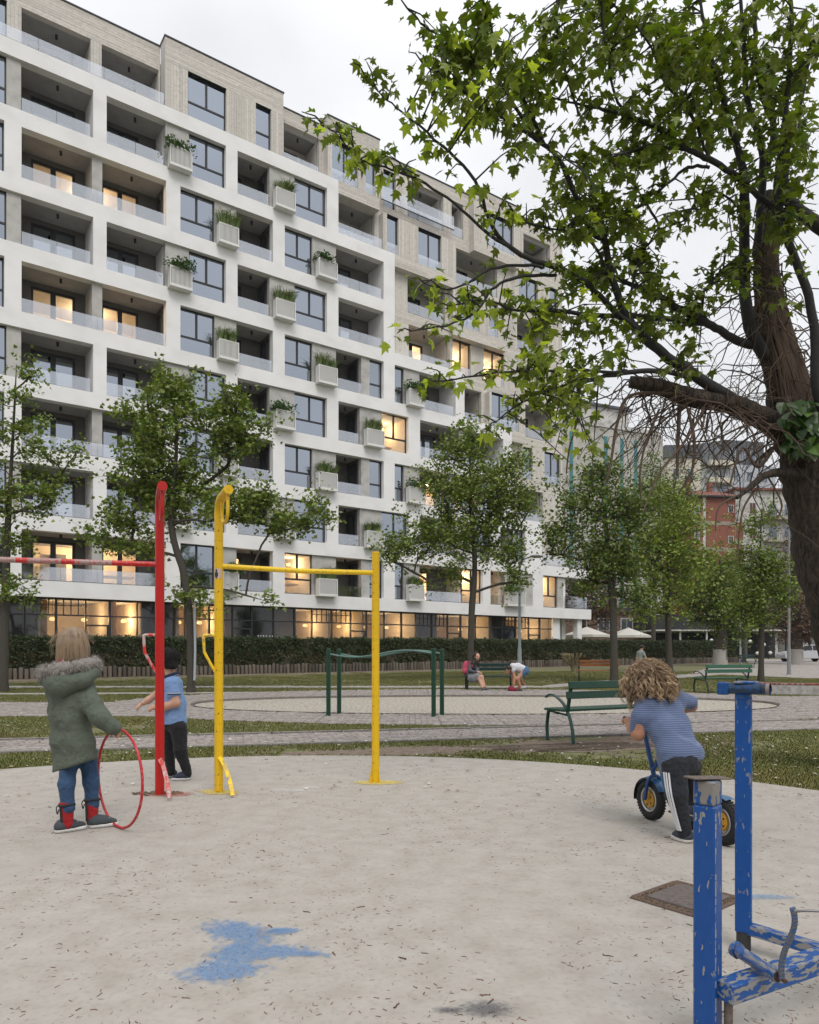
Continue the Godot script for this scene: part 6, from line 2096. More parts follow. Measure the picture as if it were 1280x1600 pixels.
func manhole() -> void:
	var t := thing("inspection_cover", "rusty square inspection cover sunk in the concrete, behind the near blue post", "manhole cover", pt(1.285, 0.02, 3.38))
	t.rotation.y = 0.68
	var s := MB.new()
	s.bbox(Transform3D(Basis(), Vector3(0.01, 0.006, 0)), Vector3(0.29, 0.012, 0.25), 0.003)
	part("plate", s, tex(mat(lin(0.17, 0.14, 0.13), 0.75), M.t_worn, 3.0), t)
	var f := MB.new()
	for q in [[-0.19, 0.0, 0.012, 0.34], [0.19, 0.0, 0.012, 0.34]]:
		f.box(Vector3(q[0] - q[2], 0.0, -q[3] * 0.5), Vector3(q[0] + q[2], 0.006, q[3] * 0.5))
	for z in [-0.165, 0.165]:
		f.box(Vector3(-0.178, 0.0, z - 0.012), Vector3(0.178, 0.006, z + 0.012))
	part("frame", f, tex(mat(lin(0.15, 0.10, 0.08), 0.9), M.t_worn, 4.0), t)
	var bed := MB.new()
	bed.box(Vector3(-0.178, 0.0, -0.153), Vector3(0.178, 0.0035, 0.153))
	part("gap_dirt", bed, tex(mat(lin(0.13, 0.095, 0.07), 0.95), M.t_worn, 8.0), t)
	var d := MB.new()
	for i in 620:
		var side := rng.randi() % 4
		var u := rng.randf_range(-1, 1)
		var v := rng.randf_range(0.88, 1.12)
		var c := Vector3(u * 0.18, 0.006, v * 0.148) if side < 2 else Vector3(v * 0.172, 0.006, u * 0.155)
		if side % 2 == 1:
			c = -c + Vector3(0, 0.012, 0)
		d.col = Color.WHITE * rng.randf_range(0.4, 1.6)
		d.obox(Transform3D(Basis.from_euler(Vector3(rng.randf(), rng.randf() * TAU, rng.randf())), c), Vector3(rng.randf_range(0.005, 0.016), 0.003, rng.randf_range(0.002, 0.005)))
	part("debris", d, mat(lin(0.20, 0.145, 0.10), 0.95, 0.0, true), t).set_meta("kind", "stuff")

# ---------------------------------------------------------------- benches, lamp posts
func bench(called: String, label: String, at: Vector3, yaw: float, length: float, plank: Material, iron: Material, group: String, scroll := true) -> Node3D:
	var t := thing(called, label, "bench", at, yaw, group)
	var plank_b := func(nm: String, c: Vector3, size: Vector3, tilt: float) -> void:
		var m := MB.new()
		m.bbox(Transform3D(Basis.from_euler(Vector3(tilt, 0, 0)), c), size, 0.006)
		part(nm, m, plank, t)
	for i in 3:
		plank_b.call("seat_plank", Vector3(0, 0.425, -0.14 + i * 0.135), Vector3(length, 0.032, 0.118), 0.0)
	plank_b.call("back_plank", Vector3(0, 0.755, -0.285), Vector3(length * 0.97, 0.095, 0.03), 0.16)
	plank_b.call("back_plank", Vector3(0, 0.625, -0.262), Vector3(length * 0.99, 0.095, 0.03), 0.16)
	for s in [-1.0, 1.0]:
		var x: float = s * (length * 0.5 - 0.09)
		var f := MB.new()
		if scroll:
			var cp := curve([Vector3(x, 0, -0.30), Vector3(x, 0.16, -0.285), Vector3(x, 0.34, -0.225), Vector3(x, 0.50, -0.11), Vector3(x, 0.60, 0.06), Vector3(x, 0.615, 0.17), Vector3(x, 0.575, 0.26)], 5)
			for i in cp.size() - 1:
				f.beam(cp[i], cp[i + 1] + (cp[i + 1] - cp[i]) * 0.1, 0.045, 0.02, 0.003, Vector3.RIGHT.cross(cp[i + 1] - cp[i]))
			var c2 := curve([Vector3(x, 0, 0.22), Vector3(x, 0.2, 0.235), Vector3(x, 0.405, 0.2)], 5)
			for i in c2.size() - 1:
				f.beam(c2[i], c2[i + 1] + (c2[i + 1] - c2[i]) * 0.1, 0.045, 0.022, 0.003, Vector3.RIGHT.cross(c2[i + 1] - c2[i]))
			f.beam(Vector3(x, 0.395, 0.2), Vector3(x, 0.36, -0.22), 0.04, 0.02, 0.003)
			f.beam(Vector3(x, 0.40, -0.185), Vector3(x, 0.80, -0.268), 0.045, 0.03, 0.003, Vector3.BACK)
		else:
			f.beam(Vector3(x, 0, -0.2), Vector3(x, 0.80, -0.262), 0.05, 0.04, 0.003, Vector3.BACK)
			f.beam(Vector3(x, 0, 0.15), Vector3(x, 0.405, 0.15), 0.05, 0.04, 0.003, Vector3.BACK)
			f.beam(Vector3(x, 0.39, 0.19), Vector3(x, 0.39, -0.23), 0.04, 0.03, 0.003)
		part("side_frame", f, iron, t)
	return t

func on_ground(x: float, d: float) -> Vector3:
	return Vector3(x, gh(-d), -d)

func lamp_post(label: String, px: float, d: float, top: float, arm: bool, m: Material) -> void:
	var at := im(px, 1030, d)
	at.y = gh(at.z)
	var t := thing("lamp_post", label, "lamp post", at, 0.0, "lamp posts in the park")
	var p := MB.new()
	p.lathe([[0.12, 0], [0.12, 0.03], [0.085, 0.06], [0.08, 1.2], [0.06, 1.25], [0.045, top], [0.001, top + 0.01]], 14)
	part("pole", p, m, t)
	if arm:
		var a := MB.new()
		a.tube(curve([Vector3(0, top - 0.1, 0), Vector3(0.12, top + 0.18, 0.05), Vector3(0.45, top + 0.30, 0.15)], 4), 0.03, 8)
		part("arm", a, m, t)
		var h := MB.new()
		h.ball(Vector3(0.62, top + 0.30, 0.2), Vector3(0.26, 0.07, 0.12), 12, 8)
		part("lamp_head", h, mat(lin(0.3, 0.3, 0.31), 0.5), t)
	else:
		var h := MB.new()
		h.lathe([[0.06, top], [0.2, top + 0.08], [0.22, top + 0.16], [0.08, top + 0.22], [0.001, top + 0.23]], 14)
		part("lamp_head", h, mat(lin(0.3, 0.3, 0.31), 0.5), t)

func furniture() -> void:
	var green := tex(mat(lin(0.012, 0.085, 0.05), 0.42), M.t_worn, 3.0, false, M.n_fine, 0.3)
	var green2 := tex(mat(lin(0.02, 0.12, 0.065), 0.45), M.t_worn, 3.0, false, M.n_fine, 0.3)
	var teal := tex(mat(lin(0.015, 0.055, 0.052), 0.5), M.t_worn, 3.0, false)
	var iron := mat(lin(0.012, 0.065, 0.048), 0.38)
	var dark_iron := mat(lin(0.012, 0.017, 0.016), 0.4)
	var orange := tex(mat(lin(0.36, 0.14, 0.045), 0.6), M.t_worn, 3.0, false)
	bench("park_bench", "green plank bench seen from behind, close by the child on the scooter", Vector3(2.70, 0.004, -10.0), -2.66, 1.85, green, iron, "park benches")
	bench("park_bench", "green plank bench seen from behind on the lawn beyond the blue posts", on_ground(8.75, 20.45), -2.76, 1.72, green2, dark_iron, "park benches")
	bench("park_bench", "dark green bench with the seated woman in front of the hedge", on_ground(2.40, 21.9), 0.06, 1.55, teal, dark_iron, "park benches", false)
	bench("park_bench", "small dark bench far off beside the whitewashed tree", on_ground(20.6, 44.0), 0.5, 1.5, teal, dark_iron, "park benches")
	bench("park_bench", "dark green bench cut off by the left edge, its end against the lawn", on_ground(-12.62, 21.0), 0.3, 1.5, teal, dark_iron, "park benches", false)
	bench("park_bench", "bench with orange wooden planks and black curved ends, near the dry tussock", on_ground(6.95, 26.9), -0.25, 1.55, orange, dark_iron, "park benches")
	var pale := mat(lin(0.33, 0.38, 0.42), 0.55)
	var grey := tex(mat(lin(0.30, 0.31, 0.32), 0.6), M.t_worn, 1.5)
	lamp_post("pale blue-grey lamp post in front of the hedge beside the bending girl", 812, 28.5, 4.5, true, pale)
	lamp_post("slim pale lamp post standing between the whitewashed tree and the slim young tree", 1157, 55.0, 5.6, false, pale)
	lamp_post("tall grey lamp post on the lawn right of the slim young tree", 1233, 33.5, 6.6, true, grey)
	lamp_post("thin grey lamp post behind the tall one by the parked car", 1241, 58.0, 6.0, false, grey)

func small_things() -> void:
	pass

# ---------------------------------------------------------------- people: smooth bodies from tapered limbs
class Flesh:
	var prims := []      # [kind, a, b, ra, rb]
	var cuts := []       # planes [point, normal]: what lies beyond the normal is cut off
	var k := 0.03
	var nz: FastNoiseLite = null
	var amp := 0.0

	func cap(a: Vector3, b: Vector3, ra: float, rb: float) -> Flesh:
		prims.append([0, a, b, ra, rb]); return self

	func limb(p: Array, r: Array) -> Flesh:
		for i in p.size() - 1:
			cap(p[i], p[i + 1], r[i], r[i + 1])
		return self

	func ell(c: Vector3, r: Vector3, b := Basis()) -> Flesh:
		prims.append([1, c, r, b.inverse(), 0.0]); return self

	func cut(p: Vector3, nn: Vector3) -> Flesh:
		cuts.append([p, nn.normalized()]); return self

	func into(m: MB, h: float) -> void:
		var lo := Vector3(1e9, 1e9, 1e9)
		var hi := -lo
		var mg := k * 0.6 + amp + 3.0 * h
		for q in prims:
			var l: Vector3
			var g: Vector3
			if q[0] == 0:
				var ra: Vector3 = Vector3.ONE * q[3]
				var rb: Vector3 = Vector3.ONE * q[4]
				l = (q[1] - ra).min(q[2] - rb)
				g = (q[1] + ra).max(q[2] + rb)
			else:
				var rm: float = maxf(q[2].x, maxf(q[2].y, q[2].z))
				l = q[1] - Vector3.ONE * rm
				g = q[1] + Vector3.ONE * rm
			lo = lo.min(l); hi = hi.max(g)
		lo -= Vector3.ONE * mg
		hi += Vector3.ONE * mg
		var nx := int((hi.x - lo.x) / h) + 2
		var ny := int((hi.y - lo.y) / h) + 2
		var nzz := int((hi.z - lo.z) / h) + 2
		var f := PackedFloat32Array()
		f.resize(nx * ny * nzz)
		f.fill(1.0)
		for q in prims:
			var l: Vector3
			var g: Vector3
			if q[0] == 0:
				l = (q[1] - Vector3.ONE * q[3]).min(q[2] - Vector3.ONE * q[4])
				g = (q[1] + Vector3.ONE * q[3]).max(q[2] + Vector3.ONE * q[4])
			else:
				var rm: float = maxf(q[2].x, maxf(q[2].y, q[2].z))
				l = q[1] - Vector3.ONE * rm
				g = q[1] + Vector3.ONE * rm
			var i0 := ((l - lo - Vector3.ONE * mg) / h).floor().max(Vector3.ZERO)
			var i1 := ((g - lo + Vector3.ONE * mg) / h).ceil().min(Vector3(nx - 1, ny - 1, nzz - 1))
			var a: Vector3 = q[1]
			var kind: int = q[0]
			var ba := Vector3.ZERO
			var bb := 1.0
			var ra := 0.0
			var dr := 0.0
			var er := Vector3.ONE
			var eb := Basis()
			var em := 1.0
			if kind == 0:
				ba = q[2] - a
				bb = maxf(ba.length_squared(), 1e-9)
				ra = q[3]
				dr = q[4] - ra
			else:
				er = q[2]
				eb = q[3]
				em = minf(er.x, minf(er.y, er.z))
			for z in range(int(i0.z), int(i1.z) + 1):
				for y in range(int(i0.y), int(i1.y) + 1):
					var at := (z * ny + y) * nx
					var p := lo + Vector3(i0.x, y, z) * h
					for x in range(int(i0.x), int(i1.x) + 1):
						var d: float
						var pa := p - a
						if kind == 0:
							var t := clampf(pa.dot(ba) / bb, 0.0, 1.0)
							d = (pa - ba * t).length() - ra - dr * t
						else:
							var u := eb * pa
							var k0 := (u / er).length()
							var k1 := (u / (er * er)).length()
							d = k0 * (k0 - 1.0) / k1 if k1 > 1e-6 else -em
						var o := f[at + x]
						var hh := k - absf(o - d)
						f[at + x] = minf(o, d) - (hh * hh * 0.25 / k if hh > 0.0 else 0.0)
						p.x += h
		if amp > 0.0 or cuts.size():
			var idx := 0
			for z in nzz:
				for y in ny:
					for x in nx:
						var d := f[idx]
						if absf(d) < 0.09:
							var p := lo + Vector3(x, y, z) * h
							if amp > 0.0:
								d += nz.get_noise_3dv(p) * amp
							for c in cuts:
								d = maxf(d, (p - c[0]).dot(c[1]))
							f[idx] = d
						elif cuts.size() and d < 0.0:
							var p := lo + Vector3(x, y, z) * h
							for c in cuts:
								d = maxf(d, (p - c[0]).dot(c[1]))
							f[idx] = d
						idx += 1
		var sx := 1
		var sy := nx
		var sz := nx * ny
		var cell := PackedInt32Array()
		cell.resize(nx * ny * nzz)
		cell.fill(-1)
		var off := [0, sx, sy, sx + sy, sz, sz + sx, sz + sy, sz + sx + sy]
		var first := m.v.size()
		for z in range(1, nzz - 2):
			for y in range(1, ny - 2):
				var idx := (z * ny + y) * nx + 1
				for x in range(1, nx - 2):
					var s := 0
					var c0 := f[idx]
					if c0 < 0.08 and c0 > -0.08:
						for j in 8:
							if f[idx + off[j]] < 0.0:
								s += 1
						if s > 0 and s < 8:
							var sum := Vector3.ZERO
							var cnt := 0
							for e in [[0, 1], [2, 3], [4, 5], [6, 7], [0, 2], [1, 3], [4, 6], [5, 7], [0, 4], [1, 5], [2, 6], [3, 7]]:
								var fa := f[idx + off[e[0]]]
								var fb := f[idx + off[e[1]]]
								if (fa < 0.0) != (fb < 0.0):
									var t := fa / (fa - fb)
									var pa := Vector3(e[0] & 1, (e[0] >> 1) & 1, e[0] >> 2)
									var pb := Vector3(e[1] & 1, (e[1] >> 1) & 1, e[1] >> 2)
									sum += pa.lerp(pb, t)
									cnt += 1
							var p := sum / cnt
							var gr := Vector3(f[idx + sx] - f[idx - sx] + f[idx + sx + sy + sz] - f[idx + sy + sz], f[idx + sy] - f[idx - sy] + f[idx + sx + sy + sz] - f[idx + sx + sz], f[idx + sz] - f[idx - sz] + f[idx + sx + sy + sz] - f[idx + sx + sy])
							cell[idx] = m.v.size() - first
							m.vert(lo + (Vector3(x, y, z) + p) * h, gr.normalized())
					idx += 1
		for z in range(1, nzz - 2):
			for y in range(1, ny - 2):
				var idx := (z * ny + y) * nx + 1
				for x in range(1, nx - 2):
					var c0 := f[idx]
					if c0 < 0.08 and c0 > -0.08:
						for ax in 3:
							var st: int = [sx, sy, sz][ax]
							if (c0 < 0.0) != (f[idx + st] < 0.0):
								var s1: int = [sy, sz, sx][ax]
								var s2: int = [sz, sx, sy][ax]
								var q := [cell[idx], cell[idx - s1], cell[idx - s1 - s2], cell[idx - s2]]
								if q[0] < 0 or q[1] < 0 or q[2] < 0 or q[3] < 0:
									continue
								for j in 4:
									q[j] += first
								m.face(q[0], q[1], q[2])
								m.face(q[0], q[2], q[3])
					idx += 1

func flesh(k := 0.03, amp := 0.0, freq := 6.0, sd := 1) -> Flesh:
	var f := Flesh.new()
	f.k = k
	f.amp = amp
	if amp > 0.0:
		f.nz = noise(freq, 3, sd)
	return f

func skin_part(called: String, f: Flesh, h: float, m: Material, parent: Node) -> MeshInstance3D:
	var b := MB.new()
	f.into(b, h)
	return part(called, b, m, parent)

# a small hand: palm and five fingers; fwd from wrist to knuckles, up = back of the hand, curl 0..1
func hand(m: MB, wrist: Vector3, fwd: Vector3, back: Vector3, size: float, curl: float, side: float) -> void:
	var f := fwd.normalized()
	var u := (back - f * back.dot(f)).normalized()
	var s := f.cross(u) * side     # towards the thumb
	var b := flesh(0.008 * size)
	b.cap(wrist, wrist + f * 0.045 * size + s * 0.010 * size, 0.017 * size, 0.016 * size)
	b.cap(wrist + f * 0.02 * size, wrist + f * 0.052 * size - s * 0.014 * size, 0.015 * size, 0.014 * size)
	for i in 4:
		var base := wrist + f * (0.062 - 0.004 * absf(i - 1.3)) * size + s * (0.021 - 0.0145 * i) * size
		var L: float = [0.052, 0.058, 0.054, 0.043][i] * size
		var d := f
		var p := base
		var down := -u
		for j in 3:
			var ang := curl * (0.9 + 0.3 * j)
			d = (d * cos(ang) + down * sin(ang)).normalized()
			down = (down - d * down.dot(d)).normalized()
			var e: Vector3 = p + d * L * [0.44, 0.31, 0.25][j]
			b.cap(p, e, [0.0085, 0.0078, 0.0068][j] * size, [0.0078, 0.0068, 0.0055][j] * size)
			p = e
	var tb := wrist + f * 0.02 * size + s * 0.02 * size
	var t1 := tb + (f * 0.55 + s * 0.6 - u * 0.35 * (0.4 + curl)).normalized() * 0.03 * size
	b.cap(tb, t1, 0.011 * size, 0.0095 * size)
	b.cap(t1, t1 + (f * 0.85 + s * 0.05 - u * curl * 0.7).normalized() * 0.027 * size, 0.0092 * size, 0.007 * size)
	b.into(m, 0.0034 * maxf(size, 0.9))

func cloth_mat(c: Color, n := true, sc := 9.0) -> StandardMaterial3D:
	var m := mat(c, 0.92)
	m.rim_enabled = true
	m.rim = 0.25
	if n:
		tex(m, M.t_soft, 3.0, false, fold_map(), 1.0)
	return m

func fold_map() -> NoiseTexture2D:   # soft creases in cloth
	if not M.has("n_fold"):
		M.n_fold = nnorm(noise(0.014, 4, 511), 16.0)
	return M.n_fold

func shoe(t: Node3D, heel: Vector3, toe: Vector3, w: float, up_c: Color, sole_c: Color) -> void:
	var d := (toe - heel)
	var L := d.length()
	d /= L
	var Y := Vector3.UP
	var u := flesh(0.03)
	u.cap(heel + d * w + Y * 0.036, heel + d * L * 0.5 + Y * 0.036, w * 0.92, w * 0.95)
	u.cap(heel + d * L * 0.5 + Y * 0.034, toe - d * w * 0.9 + Y * 0.022, w * 0.95, w * 0.80)
	u.cap(heel + d * w * 0.95 + Y * 0.038, heel + d * w * 1.2 + Y * 0.052, w * 0.92, w * 0.88)
	u.cut(heel + Y * 0.02, -Y)
	var sh := Node3D.new()
	sh.name = "shoe"
	t.add_child(sh, true)
	skin_part("upper", u, 0.007, mat(up_c, 0.75), sh)
	var s := flesh(0.02)
	s.cap(heel + d * w + Y * 0.014, heel + d * L * 0.5 + Y * 0.014, w * 1.06, w * 1.01)
	s.cap(heel + d * L * 0.5 + Y * 0.012, toe - d * w * 0.9 + Y * 0.012, w * 1.01, w * 0.95)
	s.cut(heel + Y * 0.027, Y)
	s.cut(heel + Y * 0.001, -Y)
	skin_part("sole", s, 0.007, mat(sole_c, 0.7), sh)
	var l := MB.new()
	for i in 3:
		var c := heel + d * (L * (0.48 + 0.1 * i)) + Y * (0.036 + w * 0.93 - 0.006 * i)
		l.beam(c - d.cross(Y) * w * 0.55, c + d.cross(Y) * w * 0.55, 0.007, 0.006, 0.001)
	part("laces", l, mat(sole_c, 0.8), sh)

func face(b: Flesh, c: Vector3, f: Vector3, r: float) -> void:   # brow, nose, chin, cheeks and ears on a head at c looking along f
	var s := f.cross(Vector3.UP).normalized()
	b.ell(c, Vector3(r * 0.86, r * 1.02, r * 0.92))
	b.cap(c + f * r * 0.35 - Vector3.UP * r * 0.55, c + f * r * 0.55 - Vector3.UP * r * 0.82, r * 0.48, r * 0.3)
	b.cap(c + f * r * 0.86 + Vector3.UP * r * 0.05, c + f * r * 1.04 - Vector3.UP * r * 0.24, r * 0.09, r * 0.15)
	b.cap(c + f * r * 0.80 - Vector3.UP * r * 0.5 - s * r * 0.16, c + f * r * 0.80 - Vector3.UP * r * 0.5 + s * r * 0.16, r * 0.10, r * 0.10)
	for q in [-1.0, 1.0]:
		b.ell(c + s * q * r * 0.86 - Vector3.UP * r * 0.08, Vector3(r * 0.12, r * 0.24, r * 0.16))

func eyes(t: Node3D, c: Vector3, f: Vector3, r: float) -> void:
	var s := f.cross(Vector3.UP).normalized()
	for q in [-1.0, 1.0]:
		var e := MB.new()
		e.ball(c + f * r * 0.80 + s * q * r * 0.33 + Vector3.UP * r * 0.04, Vector3.ONE * r * 0.12, 10, 6)
		part("eye", e, mat(lin(0.03, 0.02, 0.015), 0.2), t)

func people() -> void:
	var sk := mat(lin(0.52, 0.30, 0.21), 0.6)
	sk.subsurf_scatter_enabled = true
	sk.subsurf_scatter_strength = 0.15
	girl(sk)
	boy(sk)
	scooter()
	var tan := mat(lin(0.40, 0.20, 0.125), 0.6)
	tan.subsurf_scatter_enabled = true
	tan.subsurf_scatter_strength = 0.1
	rider(tan)
	far_people(sk)

# ------------------------------------------------ the girl in the parka and her hoop
func girl(sk: Material) -> void:
	var P := pt(-2.152, 0.02, 4.7)
	var G := func(px: float, py: float, z := 0.0) -> Vector3: return im(px, py, 4.7 - z) - P
	var t := thing("person", "person with ash-blonde hair in a grey-green fur-hooded parka holding a red hoop", "person", P)
	var f := Vector3(0.55, 0, -0.83).normalized()
	var r := Vector3(0.83, 0, 0.55).normalized()
	# skin: head, neck and the hand on the hoop
	var b := flesh(0.02)
	var hc: Vector3 = G.call(114, 1009)
	face(b, hc, f, 0.098)
	b.cap(G.call(112, 1030), G.call(110, 1056), 0.042, 0.05)
	var body := MB.new()
	b.into(body, 0.007)
	var wr: Vector3 = G.call(179, 1139, 0.10)
	hand(body, wr, (G.call(186, 1143, 0.06) - wr).normalized() + Vector3(0, -0.25, 0), Vector3(0.3, 0.9, 0.3), 0.78, 0.95, 1.0)
	part("body", body, sk, t)
	eyes(t, hc, f, 0.098)
	# the parka
	var k := flesh(0.045, 0.020, 4.5, 501)
	var o := r * 0.055
	var C := [G.call(107, 1083), G.call(110, 1122), G.call(114, 1160), G.call(119, 1208)]
	for s in [-1.0, 1.0]:
		k.limb([C[0] + o * s, C[1] + o * s, C[2] + o * s, C[3] + o * s], [0.088, 0.087, 0.096, 0.106])
	k.cap(G.call(91, 1077, -0.03), G.call(131, 1076, 0.03), 0.058, 0.060)
	k.limb([G.call(133, 1079, 0.03), G.call(146, 1103, 0.09), G.call(155, 1119, 0.12), G.call(176, 1136, 0.11)], [0.060, 0.058, 0.057, 0.046])
	k.limb([G.call(89, 1080, -0.05), G.call(89, 1114, -0.14), G.call(102, 1130, -0.22)], [0.056, 0.05, 0.044])
	k.cut(G.call(118, 1196), Vector3(0.30, -0.95, 0.0))
	var pk := cloth_mat(lin(0.098, 0.118, 0.092))
	pk.rim = 0.1
	tex(pk, M.t_soft, Vector3(2.5, 2.5, 2.5), false, nnorm(noise(0.012, 4, 509), 15.0), 1.0)
	skin_part("parka", k, 0.0095, pk, t)
	var hd := flesh(0.03, 0.008, 6.0, 502)
	hd.ell(G.call(95, 1068, 0.10), Vector3(0.105, 0.075, 0.085))
	hd.ell(G.call(112, 1064, 0.08), Vector3(0.11, 0.05, 0.085))
	hd.limb([G.call(72, 1062, 0.03), G.call(95, 1074, 0.12), G.call(128, 1064, 0.11), G.call(146, 1052, 0.04)], [0.045, 0.05, 0.045, 0.04])
	skin_part("hood", hd, 0.009, pk, t)
	# seams and drawcord
	var sm := MB.new()
	for q in [[1121, 0.0], [1124, 0.0]]:
		var l := []
		for i in 19:
			var a := lerpf(-0.3, PI + 0.6, i / 18.0)
			var c: Vector3 = G.call(110.5, q[0])
			l.append(c + r * cos(a) * 0.148 + Vector3(0.55, 0, -0.83) * -sin(a) * 0.098 + Vector3(0, 0.003 * sin(i * 2.3), 0))
		sm.tube(l, 0.0028, 5)
	part("waist_seam", sm, pk, t)
	# fur trim: a soft roll with many hairs
	var ring := []
	for i in 25:
		var a := TAU * i / 24.0
		ring.append((G.call(108, 1045) as Vector3) + Vector3(cos(a) * 0.158, 0.030 * cos(a - 0.4) - 0.012 * sin(a), sin(a) * 0.125))
	var fr := flesh(0.02, 0.012, 14.0, 503)
	for i in 24:
		fr.cap(ring[i], ring[i + 1], 0.036, 0.036)
	skin_part("fur_trim", fr, 0.009, mat(lin(0.24, 0.22, 0.205), 0.95), t)
	var hair := MB.new()
	hair.tri(Vector3(-0.5, 0, 0), Vector3(0.5, 0, 0), Vector3(0, 1, 0.12), Vector3(0, 0.1, 1))
	hair.tri(Vector3(0, 0, -0.5), Vector3(0, 0, 0.5), Vector3(0, 1, 0.12), Vector3(1, 0.1, 0))
	var w := []
	var c := []
	var fn := noise(9.0, 3, 504)
	for i in 7000:
		var q := rng.randi() % 24
		var p: Vector3 = ring[q].lerp(ring[q + 1], rng.randf())
		var n := Vector3(rng.randfn(), rng.randfn(), rng.randfn()).normalized()
		var lean := Vector3(fn.get_noise_3dv(p * 3.0), fn.get_noise_3dv(p * 3.0 + Vector3(5, 0, 0)) - 0.25, fn.get_noise_3dv(p * 3.0 + Vector3(0, 7, 0))) * 1.3
		var dir := (n + lean).normalized()
		var L := rng.randf_range(0.018, 0.048)
		var x := dir.cross(Vector3(0.3, 0.8, 0.5)).normalized()
		w.append(Transform3D(Basis(x * 0.0032, dir * L, x.cross(dir) * 0.0032), p + n * 0.031))
		var tn := clampf(0.72 + fn.get_noise_3dv(p * 8.0) * 1.3 + rng.randf_range(-0.25, 0.25), 0.12, 1.0)
		c.append(Color(tn * 0.66, tn * 0.62, tn * 0.60))
	many("fur_hairs", hair, mat(Color.WHITE, 0.8, 0.0, true), w, c, t)
	# the hair
	var hm := mat(lin(0.235, 0.165, 0.105), 0.5)
	var hs := flesh(0.03)
	hs.ell(hc + Vector3(0, 0.012, 0), Vector3(0.098, 0.104, 0.100))
	hs.ell(G.call(115, 1017), Vector3(0.094, 0.085, 0.088))
	hs.cut(hc - f * -0.06 + Vector3(0, -0.01, 0), (f - Vector3(0, 0.45, 0)).normalized())
	hs.cut(G.call(115, 1031), Vector3.DOWN)
	skin_part("hair", hs, 0.008, hm, t)
	var hb := MB.new()
	for i in 620:
		var a := rng.randf() * TAU
		var out := Vector3(cos(a), 0, sin(a))
		if out.dot(f) > 0.55:
			continue
		var l := []
		var jl := rng.randf_range(0.99, 1.045)
		var tw := rng.randf_range(-0.22, 0.22)
		var end := rng.randf_range(0.105, 0.178)
		for j in 8:
			var u := j / 7.0
			var th := u * 1.75
			var rad := 0.101 * sin(minf(th, 1.45)) * jl
			var y := 0.117 * cos(minf(th, 1.57)) if th < 1.57 else 0.0
			y -= maxf(0.0, u - 0.55) / 0.45 * end * 0.85
			var o2 := Vector3(cos(a + tw * u), 0, sin(a + tw * u))
			l.append(hc + Vector3(0.004, y + 0.004, 0) + o2 * (rad * (1.0 - 0.12 * maxf(0.0, u - 0.7))) + Vector3(0, 0, 0))
		hb.col = Color(1, 1, 1) * rng.randf_range(0.55, 1.5)
		hb.tube(l, ramp([0.0012, 0.0026, 0.0026, 0.001], 8), 4, false)
	for i in 90:   # flyaway hairs
		var n := Vector3(rng.randfn(), absf(rng.randfn()), rng.randfn()).normalized()
		if n.dot(f) > 0.5:
			continue
		var p := hc + n * 0.112
		var dn := (Vector3.DOWN - n * n.dot(Vector3.DOWN)).normalized()
		hb.tube([p, p + dn * 0.03 + n * 0.010, p + dn * 0.06 + n * 0.008, p + dn * 0.09 + n * rng.randf_range(-0.01, 0.02)], 0.0011, 3, false)
	part("hair_strands", hb, mat(lin(0.30, 0.215, 0.14), 0.42, 0.0, true), t).set_meta("kind", "stuff")
	var sc := flesh(0.02, 0.004, 20.0, 505)
	sc.ell(G.call(101, 1033, 0.07), Vector3(0.035, 0.03, 0.03))
	sc.cap(G.call(98, 1040, 0.06), G.call(112, 1040, 0.075), 0.03, 0.03)
	skin_part("scarf", sc, 0.007, cloth_mat(lin(0.30, 0.03, 0.055)), t)
	# jeans, leg warmers, shoes
	var j := flesh(0.03, 0.006, 9.0, 506)
	j.limb([G.call(109, 1188, 0.0), G.call(104, 1226, 0.05), G.call(106, 1262, 0.055)], [0.060, 0.046, 0.042])
	j.limb([G.call(138, 1178, -0.05), G.call(142, 1222, -0.07), G.call(145, 1256, -0.08)], [0.060, 0.046, 0.042])
	skin_part("jeans", j, 0.008, cloth_mat(lin(0.032, 0.075, 0.16)), t)
	var rm := cloth_mat(lin(0.36, 0.012, 0.018), true, 14.0)
	for q in [[G.call(104.5, 1254, 0.055), G.call(105.5, 1288, 0.048)], [G.call(144.0, 1246, -0.08), G.call(144.5, 1284, -0.08)]]:
		var lw := flesh(0.02, 0.004, 18.0, 507)
		lw.cap(q[0], q[1], 0.042, 0.035)
		lw.cut(q[0] + Vector3(0, 0.008, 0), Vector3.UP)
		skin_part("leg_warmer", lw, 0.0075, rm, t)
		var bd := MB.new()
		var cc: Vector3 = q[0] - Vector3(0, 0.012, 0)
		var l := []
		for i in 17:
			var a := TAU * i / 16.0
			l.append(cc + Vector3(cos(a) * 0.0445, 0.004 * sin(a * 2.0), sin(a) * 0.0445))
		bd.tube(l, 0.009, 6, false)
		bd.beam(cc + Vector3(-0.022, 0, 0.038), q[1] + Vector3(-0.020, 0.01, 0.034), 0.016, 0.006, 0.001, Vector3.BACK)
		bd.tube(curve([cc + Vector3(-0.045, 0, 0.01), cc + Vector3(-0.062, -0.02, 0.01), cc + Vector3(-0.055, -0.06, 0.01), cc + Vector3(-0.045, -0.03, 0.012)], 4), 0.0035, 5)
		part("strap", bd, mat(lin(0.02, 0.02, 0.022), 0.8), t)
	shoe(t, Vector3(-0.092, 0, 0.085), Vector3(0.052, 0, -0.045), 0.037, lin(0.045, 0.055, 0.065), lin(0.62, 0.62, 0.61))
	shoe(t, Vector3(0.060, 0, -0.055), Vector3(0.222, 0, -0.135), 0.037, lin(0.045, 0.055, 0.065), lin(0.62, 0.62, 0.61))
	# the hoop, held at its top and resting on the ground
	var hp := thing("hula_hoop", "thin red hoop standing on the ground, held by the person in the parka", "hoop", pt(-1.885, 0.02, 4.74))
